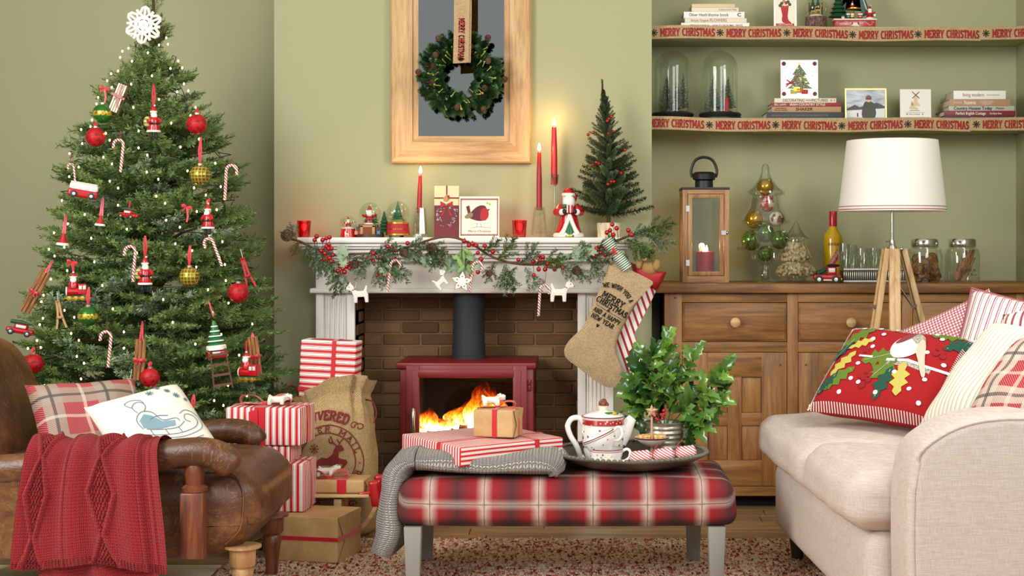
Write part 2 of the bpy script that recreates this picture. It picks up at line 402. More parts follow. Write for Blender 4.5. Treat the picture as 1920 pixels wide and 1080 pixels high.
# ------------------------------------------------------------------ the room
YB, YC = 6.06, 5.72            # alcove back wall, chimney breast face
XL, XR, ZC = -2.7, 1.764, 3.15
CBL, CBR = XX(514, YC), XX(1222, YC)
o = struct(MB().bx(XL - .2, XR + .2, -1.2, YB + .2, -.1, -.012).build('floor', mat('floor_base', '#5d4630', .8)))
pl = MB().bx(-.65, .65, -.058, .058, -.012, 0).build('plank', M_floorw, None, bevel=.002, seg=1, mesh_only=True)
first = True
for j in range(32):
    y = 2.2 + j * .119; x = XL - RND.random() * 1.2
    if y > 6: continue
    while x < XR + .5:
        yy = y
        link('plank', pl, o, (x + .65, yy, 0)); x += 1.303
struct(MB().bx(XL - .2, XR + .2, -1.2, YB + .2, ZC, ZC + .1).build('ceiling', M_ceil))
struct(MB().bx(XL - .1, XR + .1, YB, YB + .1, -.1, ZC).build('wall_back', M_wall))
struct(MB().bx(XL - .1, XL, -1.2, YB, -.1, ZC).build('wall_left', M_wall))
struct(MB().bx(XR, XR + .1, 2.6, YB, -.1, ZC).build('wall_right', M_wall))
OPL, OPR, OPT = XX(665, 5.6), XX(1083, 5.6), ZZ(549, 5.6)
b = MB(); b.bx(CBL, OPL, YC, YB, -.05, ZC); b.bx(OPR, CBR, YC, YB, -.05, ZC); b.bx(OPL, OPR, YC, YB, OPT, ZC)
struct(b.build('wall_chimney', M_wall))
struct(MB().bx(XL, CBL, YB - .018, YB, 0, .12).build('baseboard_left', M_white, bevel=.004))

# fireplace lining: individual bricks bedded in mortar
YF = 5.85
lining = struct(MB().bx(OPL - .03, OPR + .03, YF, YF + .06, 0, OPT).bx(OPL - .06, OPL, YC - .1, YF, 0, OPT).bx(OPR, OPR + .06, YC - .1, YF, 0, OPT).build('wall_fireback', mat('mortar', '#8a6b4e', .95)))
def brick_fn(t):
    r = t.rnd(); n = t.noise(t.co('Object'), 35, 4, .7)
    c = t.ramp(t.f('ADD', t.f('MULTIPLY', r, .7), t.f('MULTIPLY', n, .3)), [(.1, '#6b4d33'), (.5, '#7f5f41'), (.9, '#957353')])
    t.col(c); t.bump(n, .7, .004)
M_brick = mat('brick', '#6a4a2e', .9, spec=.2, fn=brick_fn)
bl, bh, pitch = .142, .041, .0475
bms = []
for k in range(4):
    q = MB().rbox((0, 0, 0), (bl, .03, bh), .006, 1); rr = random.Random(k)
    q.v = [(x + rr.uniform(-.0016, .0016), y + rr.uniform(-.001, .001), z + rr.uniform(-.0016, .0016)) for x, y, z in q.v] if False else q.v
    bms.append(q.build('brick', M_brick, mesh_only=True))
sbm = MB().rbox((0, 0, 0), (.03, .105, bh), .006, 1).build('brick', M_brick, mesh_only=True)
for r_ in range(17):
    z = .03 + r_ * pitch + bh / 2
    if z + bh / 2 > OPT: break
    x = OPL - (.0 if r_ % 2 else .075)
    while x < OPR:
        x0, x1 = max(x, OPL), min(x + bl, OPR)
        if x1 - x0 > .02:
            ob = link('brick', bms[RND.randrange(4)], lining, ((x0 + x1) / 2, YF + .010 - RND.random() * .004, z))
            ob.scale.x = (x1 - x0) / bl; ob.rotation_euler.z = RND.uniform(-.012, .012)
        x += bl + .0075
    for k in range(2):
        if YF - .095 - k * .113 + (.05 if r_ % 2 else 0) < 5.67: continue
        ob = link('brick', sbm, lining, (OPL - .0115 + RND.random() * .002, YF - .075 - k * .113 + (.05 if r_ % 2 else 0) - .02, z))
        ob = link('brick', sbm, lining, (OPR + .0115 - RND.random() * .002, YF - .075 - k * .113 + (.05 if r_ % 2 else 0) - .02, z))
tag(MB().bx(OPL - .15, OPR + .15, 5.3, YF - .02, 0, .02).build('hearth_slab', mat('slate', '#2a2a2b', .6, fn=lambda t: t.bump(t.noise(t.co(), 20, 5), .2, .003)), bevel=.003), 'dark slate hearth slab on the floor under the red stove', 'hearth')

# ------------------------------------------------------------------ white mantelpiece
ml, mr_ = XX(592, 5.6), XX(1150, 5.6)
man = thing('mantelpiece', 'white painted wooden fireplace surround with fluted pilasters and stepped shelf', 'fireplace surround', ((ml + mr_) / 2, 5.6, 0))
mx = man.location.x
def mpart(name, m, b, **k):
    b.v = [(x - mx, y - 5.6, z) for x, y, z in b.v]; return b.build(name, m, man, **k)
SHL, SHR, SHT = XX(552, 5.5), XX(1190, 5.5), ZZ(445, 5.5)
mpart('shelf', M_white, MB().bx(SHL, SHR, 5.5, YC - .001, SHT - .022, SHT), bevel=.006, seg=3)
for k, (dx, dy, z0, z1) in enumerate([(.012, .015, .034, .022), (.02, .026, .044, .034), (.035, .042, .062, .044), (.05, .058, .078, .062), (.062, .07, .09, .078)]):
    mpart('moulding', M_white, MB().bx(SHL + dx, SHR - dx, 5.5 + dy, YC - .001, SHT - z0, SHT - z1), bevel=.004 if k % 2 else .0025)
FZ0 = ZZ(541, 5.58)
mpart('frieze', M_white, MB().bx(ml, mr_, 5.6, YC - .001, FZ0, SHT - .09), bevel=.002)
mpart('architrave', M_white, MB().bx(ml - .018, mr_ + .018, 5.57, YC - .001, OPT - .001, FZ0 + .001), bevel=.005, seg=3)
for a, c in ((ml, OPL), (OPR, mr_)):
    b = MB(); b.bx(a, c, 5.612, YC - .001, .0, OPT); mpart('pilaster', M_white, b, bevel=.002)
    w = c - a
    b = MB().bx(a, a + .03, 5.6, 5.613, .12, OPT - .002).bx(c - .03, c, 5.6, 5.613, .12, OPT - .002); mpart('pilaster_border', M_white, b, bevel=.002)
    n = 5; fw = (w - .06) / n
    for k in range(n):
        x0 = a + .03 + (k + .5) * fw
        b = MB().at((x0, 5.612, .15)); b.lathe([(fw * .36, 0), (fw * .36, OPT - .17)], 10); mpart('flute', M_white, b)
    mpart('plinth', M_white, MB().bx(a - .008, c + .008 * 0, 5.59, YC - .001, 0, .13), bevel=.004)

# ------------------------------------------------------------------ stove
YS = 5.45; s5 = S(YS)
sx0, sx1, szt = XX(750, YS), XX(1000, YS), ZZ(680, YS)
scx = (sx0 + sx1) / 2
st = thing('wood_stove', 'red enamel wood burning stove with glazed door standing in the brick fireplace', 'stove', (scx, 5.62, .02))
def spart(name, m, b, parent=None, **k):
    b.v = [(x - scx, y - 5.62, z - .02) for x, y, z in b.v]; return b.build(name, m, parent or st, **k)
gx0, gx1, gzt, gzb = XX(787, YS), XX(962, YS), ZZ(708, YS), ZZ(838, YS)
zb = .07
spart('top_plate', M_stove, MB().bx(XX(744, YS), XX(1005, YS), YS - .012, 5.80, szt - .022, szt), bevel=.004)
b = MB().bx(sx0, sx1, YS + .32, 5.79, zb, szt - .022).bx(sx0, gx0 - .02, YS, 5.79, zb, szt - .022).bx(gx1 + .02, sx1, YS, 5.79, zb, szt - .022).bx(gx0 - .02, gx1 + .02, YS, 5.79, zb, gzb - .03).bx(gx0 - .02, gx1 + .02, YS, 5.79, gzt + .02, szt - .022)
spart('body', M_stove, b, bevel=.003)
spart('firebox', M_soot, MB().bx(gx0 - .018, gx1 + .018, YS + .3, YS + .318, gzb - .03, gzt + .02).bx(gx0 - .02, gx0 - .012, YS + .02, YS + .3, gzb - .03, gzt + .02).bx(gx1 + .012, gx1 + .02, YS + .02, YS + .3, gzb - .03, gzt + .02).bx(gx0 - .02, gx1 + .02, YS + .02, YS + .3, gzb - .031, gzb - .025).bx(gx0 - .02, gx1 + .02, YS + .02, YS + .3, gzt + .014, gzt + .02))
dx0, dx1, dzt, dzb = XX(762, YS), XX(988, YS), ZZ(683, YS) - .004, zb + .03
def ring(b, x0, x1, z0, z1, ix0, ix1, iz0, iz1, y0, y1):
    b.bx(x0, ix0, y0, y1, z0, z1); b.bx(ix1, x1, y0, y1, z0, z1); b.bx(ix0, ix1, y0, y1, iz1, z1); b.bx(ix0, ix1, y0, y1, z0, iz0); return b
door = spart('door', M_stove, ring(MB(), dx0, dx1, dzb, dzt, gx0, gx1, gzb, gzt, YS - .016, YS - .001), bevel=.002)
q = ring(MB(), dx0 + .022, dx1 - .022, dzb + .03, dzt - .016, gx0 - .004, gx1 + .004, gzb - .004, gzt + .004, YS - .019, YS - .0155); spart('door_moulding', M_stove, q, door, bevel=.001)
spart('glass', glass('stove_glass', '#f0e8e0', blend=.05, lo=.015, hi=.2), MB().bx(gx0, gx1, YS - .006, YS - .003, gzb, gzt), door)
hp = [W(774, y, YS - .05) for y in (768, 778, 792, 806, 816)]
spart('handle', mat('brushed_steel', '#b9b6ae', .3, 1), MB().tube([(p.x, p.y + .012 * (i in (0, 4)), p.z) for i, p in enumerate(hp)], [.008, .0085, .0065, .0085, .008], 10).tube([(hp[0].x, YS - .04, hp[1].z), (hp[0].x, YS - .015, hp[1].z)], .004, 6).tube([(hp[0].x, YS - .04, hp[3].z), (hp[0].x, YS - .015, hp[3].z)], .004, 6), door)
for py in (716, 727): spart('hinge', M_stove, MB().at(W(993, py + 5, YS - .008)).lathe([(.007, 0), (.007, .018)], 10), bevel=.001)
fx = XX(879, 5.66)
spart('flue_pipe', mat('flue', '#25282b', .7, fn=lambda t: t.bump(t.noise(t.co(), 250, 2), .1, .001)), MB().at((fx, 5.66, szt)).lathe([(.066, 0), (.066, .012), (.063, .014), (.063, .05), (.061, .06), (.058, .36)], 32))
for dx in (.03, .44):
    for yy in (5.5, 5.74): spart('leg', M_stove, MB().frus((sx0 + dx, yy, .0201), (.03, .03), (.045, .045), zb - .019))
# logs, embers, flames inside
M_log = mat('charred_log', '#2a1a12', .9, fn=lambda t: (t.bump(t.noise(t.co(), 60, 4), .8, .006), t.put(t.bsdf.inputs['Emission Color'], '#ff4a10'), t.put(t.bsdf.inputs['Emission Strength'], t.f('MULTIPLY', t.f('SUBTRACT', t.noise(t.co(), 38, 3, .6), .55, clamp=True), 22.0))))
fz = gzb - .02
LOGS = [((-.09, .10, .03), .11, .03, .25, 'lower charred log at the left of the stove fire'), ((.08, .12, .035), .12, .034, -.3, 'thick charred log at the right of the stove fire'), ((.0, .17, .085), .15, .032, .15, 'charred log lying across the top of the stove fire')]
for (dx, dy, dz), hl, r, an, lab in LOGS:
    c = Vector(((gx0 + gx1) / 2 + dx, YS + dy, fz + dz)); d = Vector((math.cos(an), .25 * math.sin(an * 2), math.sin(an) * .6)) * hl
    pts = [tuple(-d + 2 * d * k / 8 + Vector((0, 0, .004 * math.sin(k * 2.2)))) for k in range(9)]
    tag(MB().tube(pts, [r * (1 + .1 * math.sin(k * 1.7)) for k in range(9)], 10).build('log', M_log, None, c), lab, 'log', 'logs in the stove')
def flame_fn(top, hot, es):
    def fn(t):
        x, y, z = t.sep(t.co('Generated')); n = t.noise(t.map(t.co(), (1, 1, .45)), 42, 4, .6, 1.0)
        k = t.f('ADD', z, t.f('MULTIPLY', t.f('SUBTRACT', n, .5), .9))
        t.put(t.bsdf.inputs['Base Color'], '#000000'); t.put(t.bsdf.inputs['Emission Color'], t.ramp(k, [(.12, hot), (.4, '#ff9a1c'), (.72, top)]))
        fall = t.f('SUBTRACT', 1.0, k, clamp=True); t.put(t.bsdf.inputs['Emission Strength'], t.f('MULTIPLY', t.f('POWER', fall, 1.4), es))
        lw = t.n('ShaderNodeLayerWeight'); lw.inputs[0].default_value = .4
        edge = t.f('SUBTRACT', 1.0, lw.outputs['Facing']); t.put(t.bsdf.inputs['Alpha'], t.f('MULTIPLY', t.f('MULTIPLY', t.f('POWER', edge, 1.6), t.f('POWER', fall, .8)), 1.0, clamp=True))
        t.put(t.bsdf.inputs['Specular IOR Level'], 0.0)
    return fn
M_fire = mat('fire', emit='#ff8a20', es=4, fn=flame_fn('#b62a06', '#fff0b0', 9))
def tongue(px, py, wpx, hpx, dy, lean, lab):
    Y = YS + dy; s = S(Y); c = W(px, py, Y); w, h = wpx / s / 2, hpx / s; rr = random.Random(px)
    ph = [rr.uniform(0, 6) for _ in range(4)]
    def fn(u, v):
        a = 2 * PI * u; r = w * (math.sin(PI * min(1, v * .93 + .07)) ** .8) * (1.05 - .6 * v) * (1 + .28 * math.sin(3 * a + ph[0] + 5 * v) + .2 * math.sin(5 * a + ph[1] - 7 * v))
        cx = lean / s * v * v + w * .25 * math.sin(6 * v + ph[2]); return (cx + r * math.cos(a), .55 * r * math.sin(a), h * v)
    return tag(MB().grid(fn, 20, 20, cu=True, caps=True).build('flame', M_fire, None, c), lab, 'flame', 'flames in the stove')
for a in [(898, 806, 74, 95, .10, 22, 'tallest orange flame rising at the right of the stove window'), (868, 806, 60, 62, .14, 10, 'broad orange flame in the middle of the stove fire'), (925, 806, 46, 84, .16, 8, 'orange flame behind the small brown parcel'), (806, 808, 46, 46, .09, -4, 'small bright flame at the left of the stove window'), (790, 810, 28, 16, .08, -8, 'lowest flame at the left edge of the stove window'), (838, 808, 40, 30, .10, 0, 'short flame between the logs in the stove')]: tongue(*a)
candle_light('stove_fire_light', (scx, YS + .12, .33), 3.0, (1, .42, .12), .05)

# ------------------------------------------------------------------ oak framed mirror
YM = 5.70; sm = S(YM)
mfx0, mfx1, mz0, mz1 = XX(733, YM), XX(996, YM), ZZ(306, YM), 2.28
mir = thing('wall_mirror', 'tall mirror in a wide oak surround hanging above the mantelpiece', 'mirror', ((mfx0 + mfx1) / 2, YC, mz0))
mcx = mir.location.x
fwid, iw = 40 / sm, 13 / sm; hw = (mfx1 - mfx0) / 2; mh = mz1 - mz0
def framepiece(side):   # mitred pieces with a profile from outer to inner edge
    prof = [(0, 0), (0, -.028), (.006, -.034), (fwid, -.024), (fwid + .002, -.014), (fwid + iw, -.010), (fwid + iw, 0)]
    b = MB(); vs = []
    for e in (-1, 1):
        for d, y in prof:
            if side in 'lr':
                sg = -1 if side == 'l' else 1; vs.append((sg * (hw - d), y, (d if e < 0 else mh - d)))
            else:
                z = d if side == 'b' else mh - d; vs.append((e * (hw - d), y, z))
    n = len(prof); b.add(vs, [(i, (i + 1) % n, n + (i + 1) % n, n + i) for i in range(n)] + [tuple(range(n)), tuple(range(n, 2 * n))]); return b
for sd, nm in (('l', 'z'), ('r', 'z'), ('b', 'x'), ('t', 'x')): framepiece(sd).build('frame_rail', M_loakz if nm == 'z' else M_loakx, mir, smooth=False)
MB().bx(-hw + fwid + iw - .004, hw - fwid - iw + .004, -.011, -.004, fwid + iw - .004, mh - fwid - iw + .004).build('mirror_glass', mat('mirror_glass', '#868b8b', .03, 1), mir)

# ------------------------------------------------------------------ oak sideboard
YD = 5.62; sd_ = S(YD)
bx0, bx1 = XX(1246, YD), 1.73; STOP = ZZ(532, 5.59)
sb = thing('sideboard', 'long oak sideboard with drawers and panelled doors in the right alcove', 'sideboard', ((bx0 + bx1) / 2, YD, 0)); sbx = sb.location.x
def bpart(name, m, b, parent=None, **k):
    b.v = [(x - sbx, y - YD, z) for x, y, z in b.v]; return b.build(name, m, parent or sb, **k)
dX = lambda px: XX(px, YD); dZ = lambda py: ZZ(py, YD)
bpart('worktop', M_oakx, MB().bx(XX(1228, 5.59), 1.755, 5.59, 6.04, dZ(549), STOP), bevel=.004)
bpart('carcass', mat('dark_oak_inside', '#4a2f1a', .7), MB().bx(bx0 + .004, bx1, YD + .02, 6.02, dZ(930), dZ(549) - .001))
bpart('plinth', mat('black_plinth', '#0f0e0d', .8), MB().bx(bx0 + .02, bx1 - .01, YD + .06, 6.0, 0, dZ(930)))
stl = [(1246, 1279), (1476, 1496), (1691, 1711), (1905, 1925)]
for a, c in stl: bpart('stile', M_oakz, MB().bx(dX(a), min(dX(c), bx1), YD - .002, YD + .02, dZ(930), dZ(549)), bevel=.0015)
for a, c in ((549, 567), (641, 660), (912, 930)):
    for (p, q) in zip(stl, stl[1:]): bpart('rail', M_oakx, MB().bx(dX(p[1]), dX(q[0]), YD, YD + .02, dZ(c), dZ(a)), bevel=.0015)
for (p, q) in zip(stl, stl[1:]):
    a, c = p[1] + 1, q[0] - 1
    dr = bpart('drawer', M_oakx, MB().bx(dX(a), dX(c), YD + .001, YD + .02, dZ(640), dZ(568)).bx(dX(a) + .006, dX(c) - .006, YD - .004, YD + .002, dZ(640) + .006, dZ(568) - .006), bevel=.0015)
    kx, kz = dX((a + c) / 2), dZ(604)
    kb = MB(); kb.T = Matrix.Translation((kx, YD - .004, kz)) @ Matrix.Rotation(PI / 2, 4, 'X'); kb.lathe([(.008, 0), (.007, .008), (.012, .013), (.0185, .02), (.0185, .026), (.012, .031), (0, .033)], 20); bpart('knob', M_loakx, kb, dr)
    dwx0, dwx1 = dX(a), dX(c); sw = 47 / sd_
    dz0, dz1 = dZ(911), dZ(661)
    bp = MB().bx(dwx0 + sw - .005, dwx1 - sw + .005, YD + .012, YD + .02, dZ(863) - .005, dZ(707) + .005); dr = bpart('door', M_oakz, bp)
    for x0, x1 in ((dwx0, dwx0 + sw), (dwx1 - sw, dwx1)): bpart('door_stile', M_oakz, MB().bx(x0, x1, YD, YD + .02, dz0, dz1), dr, bevel=.001)
    for z0, z1 in ((dz0, dZ(863)), (dZ(707), dz1)): bpart('door_rail', M_oakx, MB().bx(dwx0 + sw, dwx1 - sw, YD, YD + .02, z0, z1), dr, bevel=.001)
    mxc = (dwx0 + dwx1) / 2; mw = 13 / sd_
    bpart('muntin', M_oakz, MB().bx(mxc - mw, mxc + mw, YD + .002, YD + .02, dZ(863), dZ(707)), dr, bevel=.001)
    for x0, x1 in ((dwx0 + sw, mxc - mw), (mxc + mw, dwx1 - sw)):
        bpart('muntin_bar', M_oakx, MB().bx(x0, x1, YD + .002, YD + .02, dZ(798), dZ(774)), dr, bevel=.001)
        for z0, z1 in ((dZ(863), dZ(798)), (dZ(774), dZ(707))):
            bpart('panel', M_oakz, MB().bx(x0 + .001, x1 - .001, YD + .009, YD + .013, z0 + .001, z1 - .001), dr, bevel=.001)
    for px, py in ((a + 14, 684), (c - 12, 684)): bpart('peg', mat('peg_wood', '#5a3820', .6), MB().at((dX(px), YD - .001, dZ(py))).box((0, 0, 0), (.006, .004, .006)), dr)
    dr.data.materials[0] = M_oakz
for py in (558, 650): bpart('peg', mat('peg_wood', '#5a3820', .6), MB().at((dX(1266), YD - .003, dZ(py))).box((0, 0, 0), (.006, .004, .006)))

# ------------------------------------------------------------------ alcove shelves and their ribbon trims
YSH = 5.80; ssh = S(YSH)
SH1, SH2 = ZZ(50, YSH), ZZ(221, YSH)
for zt, py, nm, lab, rlab in ((SH1, 50, 0, 'upper floating shelf painted sage green in the right alcove', 'burlap ribbon lettered in red along the upper alcove shelf'), (SH2, 221, 1, 'lower floating shelf painted sage green in the right alcove', 'burlap ribbon lettered in red along the lower alcove shelf')):
    tag(MB().bx(CBR, XR, YSH, YB - .001, zt - .045, zt).build('alcove_shelf', M_wall, bevel=.002), lab, 'shelf')
    rib = thing('ribbon_trim', rlab, 'ribbon', (CBR, YSH, zt))
    L = XR - CBR; join = (1838 if nm == 0 else 1820)
    def wav(x, nm=nm): return .003 * math.sin(x * 5.1 + nm * 2) + .0022 * math.sin(x * 13 + nm) - .006 * (x / L)
    def ry(x, nm=nm): return -.0035 - .0015 * math.sin(x * 17 + nm)
    xj = XX(join, YSH) - CBR
    for x0, x1, dz, dy in ((.001, xj, 0, 0), (xj - .004, L - .001, .004, -.001)):
        b = MB(); b.grid(lambda u, v: (x0 + (x1 - x0) * u, ry(x0 + (x1 - x0) * u) + dy, wav(x0 + (x1 - x0) * u) + dz - .049 + .051 * v), 60, 2)
        b.grid(lambda u, v: (x0 + (x1 - x0) * u, ry(x0 + (x1 - x0) * u) + dy + .001, wav(x0 + (x1 - x0) * u) + dz - .049 + .051 * (1 - v)), 60, 2)
        b.build('ribbon', M_burl2, rib)
    # red words and dark asterisks, spaced as in the photograph
    stars = [1226, 1350, 1475, 1598, 1721, 1848] if nm == 0 else [1330, 1454, 1578, 1702, 1830]
    h = .0285; cond = (93 / ssh - .008) / slab_len('MERRY CHRISTMAS', h)
    allw = [s + 12 for s in stars] + ([1206 + 12] if nm == 1 else [])
    for wpx in allw:
        xs = XX(wpx, YSH) - CBR; b = MB(); cc = (102 / ssh) / slab_len('MERRY CHRISTMAS', h)
        def put(x, z, xs=xs):
            X = max(.002, min(L - .002, xs + x)); dd = .004 if X > xj else 0; return (X, ry(X) - .0022 - (.001 if X > xj else 0), wav(X) - .039 + z + dd)
        slab(b, 'MERRY CHRISTMAS', put, h, .165, .1, cc); b.build('lettering', M_inkr, rib, smooth=False)
    for spx in stars:
        xs = XX(spx, YSH) - CBR - .013; b = MB()
        def put2(x, z, xs=xs):
            X = max(.002, min(L - .002, xs + x)); dd = .004 if X > xj else 0; return (X, ry(X) - .0022 - (.001 if X > xj else 0), wav(X) - .039 + z + dd)
        slab(b, '*', put2, .0285, .17); b.build('asterisk', M_ink, rib, smooth=False)
# ------------------------------------------------------------------ soft-furnishing helpers
def frame(o, origin, ex, ez):
    x = Vector(ex).normalized(); z = Vector(ez); z = (z - x * z.dot(x)).normalized(); y = z.cross(x)
    o.matrix_world = Matrix(((x.x, y.x, z.x, origin[0]), (x.y, y.y, z.y, origin[1]), (x.z, y.z, z.z, origin[2]), (0, 0, 0, 1))); return o
def patch(mb, poly, put, rings=3):
    cx = sum(p[0] for p in poly) / len(poly); cz = sum(p[1] for p in poly) / len(poly); n = len(poly)
    if sum(a[0] * b[1] - b[0] * a[1] for a, b in zip(poly, poly[1:] + poly[:1])) < 0: poly = poly[::-1]
    vs = [put(cx, cz)]; fs = []
    for r in range(1, rings + 1):
        k = r / rings; vs += [put(cx + (x - cx) * k, cz + (z - cz) * k) for x, z in poly]
    for i in range(n):
        fs.append((0, 1 + i, 1 + (i + 1) % n))
        for r in range(rings - 1):
            a = 1 + r * n; fs.append((a + i, a + n + i, a + n + (i + 1) % n, a + (i + 1) % n))
    mb.add(vs, fs)
def circ(cx, cz, r, n=12): return [(cx + r * math.cos(2 * PI * k / n), cz + r * math.sin(2 * PI * k / n)) for k in range(n)]
def pillow_surf(w, h, t, pinch=.05, lump=0, seed=0):
    def pt(u, v, sg):        # u,v in -1..1
        x = u * w / 2 * (1 - pinch * (1 - v * v) * abs(u) ** 3); z = v * h / 2 * (1 - pinch * (1 - u * u) * abs(v) ** 3)
        k = max(0, (1 - u ** 4)) ** .55 * max(0, (1 - v ** 4)) ** .55
        d = t / 2 * k
        if lump: d *= 1 + lump * mnoise.noise(Vector((u * 1.8 + seed, v * 1.8, seed * 3.1)))
        return Vector((x, sg * d, z))
    return pt
def pillow(name, label, w, h, t, m, TL, eu, ev, piping=None, group=None, pinch=.05, lump=.25, seed=0, n=22, dim=None):
    """TL: world top-left corner; eu along the top, ev down the side"""
    eu = Vector(eu).normalized(); ev = Vector(ev); ev = (ev - eu * ev.dot(eu)).normalized()
    c = Vector(TL) + eu * w / 2 + ev * h / 2
    th = thing(name, label, 'cushion', c, group=group); frame(th, c, eu, -ev)
    pt = pillow_surf(w, h, t, pinch, lump, seed)
    b = MB()
    b.grid(lambda u, v: pt(2 * u - 1, 2 * v - 1, -1), n, n, uvfn=lambda u, v: (u * w, v * h))
    b.grid(lambda u, v: pt(1 - 2 * u, 2 * v - 1, 1), n, n, uvfn=lambda u, v: (u * w, v * h)); b.weld = True
    cov = b.build('cover', m, th, angle=80)
    if piping:
        ring_ = [pt(-1 + 2 * k / 12, -1, 0) for k in range(12)] + [pt(1, -1 + 2 * k / 12, 0) for k in range(12)] + [pt(1 - 2 * k / 12, 1, 0) for k in range(12)] + [pt(-1, 1 - 2 * k / 12, 0) for k in range(12)]
        MB().tube(ring_, .004, 6, closed=True).build('piping', piping, cov)
    def put(x, z, off=.0015):
        p = pt(max(-1, min(1, 2 * x / w)), max(-1, min(1, 2 * z / h)), -1); return (x, p.y - off, z)
    return th, cov, put
def uvxy(t):
    x, y, z = t.sep(t.co('UV')); return x, y
def stripes_fn(c1, c2, freq, duty, axis=0, coord='UV', weave=True, thin=None):
    def fn(t):
        x = t.sep(t.co(coord))[axis]; k = t.band(x, freq, duty); c = t.mix(k, c1, c2)
        if thin: k2 = t.f('LESS_THAN', t.f('ABSOLUTE', t.f('SUBTRACT', t.f('FRACT', t.f('MULTIPLY', x, freq)), thin[0])), thin[1]); c = t.mix(k2, c, c2)
        t.col(c)
        if weave: t.bump(t.noise(t.co(coord), 700, 2), .25, .0006)
    return fn
def plaid_fn(base, parts, tw=900):
    """parts: (axis, freq, phase, halfwidth, colour, strength)"""
    def fn(t):
        X = t.sep(t.co('UV')); c = base
        for ax, fr, ph, hw, colr, st_ in parts:
            d = t.f('ABSOLUTE', t.f('SUBTRACT', t.f('FRACT', t.f('ADD', t.f('MULTIPLY', X[ax], fr), ph)), .5))
            k = t.f('MULTIPLY', t.f('LESS_THAN', d, hw), st_)
            c = t.mix(k, c, colr)
        tww = t.f('SINE', t.f('MULTIPLY', t.f('ADD', X[0], X[1]), tw)); n = t.noise(t.co('UV'), 500, 2)
        c = t.mix(t.f('MULTIPLY', t.f('MAXIMUM', tww, 0.0), .22), c, '#efe6da'); t.col(c); t.bump(t.f('ADD', tww, n), .3, .0007)
    return fn

# ------------------------------------------------------------------ rug
RZ = .012
def rug_fn(t):
    x, y, z = t.sep(t.co()); v = t.comb(t.f('MULTIPLY', x, 150.0), t.f('MULTIPLY', y, 60.0), 0.0)
    cell = t.n('ShaderNodeTexVoronoi', feature='F1'); t.put(cell.inputs['Vector'], v); cell.inputs['Scale'].default_value = 1.0
    r, g, b = t.sep(cell.outputs['Color'])
    c = t.ramp(r, [(0, '#e6d8bd'), (.36, '#dcc8a8'), (.58, '#c7a486'), (.73, '#b27060'), (.86, '#963a36'), (.95, '#5a2a20')], 'CONSTANT')
    n = t.noise(t.co(), 6, 3); c = t.mix(t.f('MULTIPLY', n, .35), c, '#a8433c'); t.col(c)
    t.bump(t.f('SUBTRACT', 1.0, cell.outputs['Distance']), .9, .006)
M_rug = mat('rag_rug', '#b98a70', .95, spec=.1, fn=rug_fn)
RX0, RX1, RY0, RY1 = XX(418, 4.55), 1.25, 2.6, 4.98
rug = thing('rag_rug', 'woven rag rug in cream, red and brown beneath the tartan bench', 'rug', ((RX0 + RX1) / 2, (RY0 + RY1) / 2, 0))
rw, rd = RX1 - RX0, RY1 - RY0
def rugpt(u, v):
    e = .004 * mnoise.noise(Vector((u * 60, v * 2, 3))); x = -rw / 2 + rw * u; y = -rd / 2 + rd * v
    return (x, y + (e if v > .99 else 0), .009 + .0045 * abs(math.sin(v * 190)) + .003 * mnoise.noise(Vector((x * 60, y * 60, 0))))
b = MB().grid(rugpt, 200, 190); b.bx(-rw / 2, rw / 2, -rd / 2, rd / 2, .0005, .007); b.build('weave', M_rug, rug)
b = MB(); rr = random.Random(5)
for k in range(5200):
    x, y = rr.uniform(-rw / 2, rw / 2), rd / 2 - (rr.random() ** 1.6) * .95; a = rr.uniform(-.5, .5) + (PI if rr.random() < .5 else 0); l = rr.uniform(.008, .018); hgt = rr.uniform(.004, .011)
    dx, dy = math.cos(a) * l, math.sin(a) * l; wx, wy = -math.sin(a) * .0025, math.cos(a) * .0025
    b.add([(x - wx, y - wy, .009), (x + wx, y + wy, .009), (x + dx + wx, y + dy + wy, .009 + hgt), (x + dx - wx, y + dy - wy, .009 + hgt)], [(0, 1, 2, 3)])
for k in range(600):
    x = rr.uniform(-rw / 2, rw / 2); l = rr.uniform(.006, .02); b.add([(x, rd / 2, .006), (x + .003, rd / 2, .006), (x + .003 + rr.uniform(-.004, .004), rd / 2 + l, .006 + rr.uniform(0, .01))], [(0, 1, 2)])
stuff(b.build('yarn_ends', M_rug, rug, smooth=False))

cr = thing('cream_floor_slab', 'pale cream thin slab added on the floor beneath the armchair', 'rug', (-1.47, 4.1, 0))  # thin cream slab added to make a pale patch of floor
MB().rbox((0, 0, .003), (.72, 1.02, .0055), .0025, 3).build('flat_slab', mat('cream_surface', '#e6dcc8', .9, fn=linen_fn('#d9ccb4', '#efe7d8') if 'linen_fn' in globals() else None), cr)
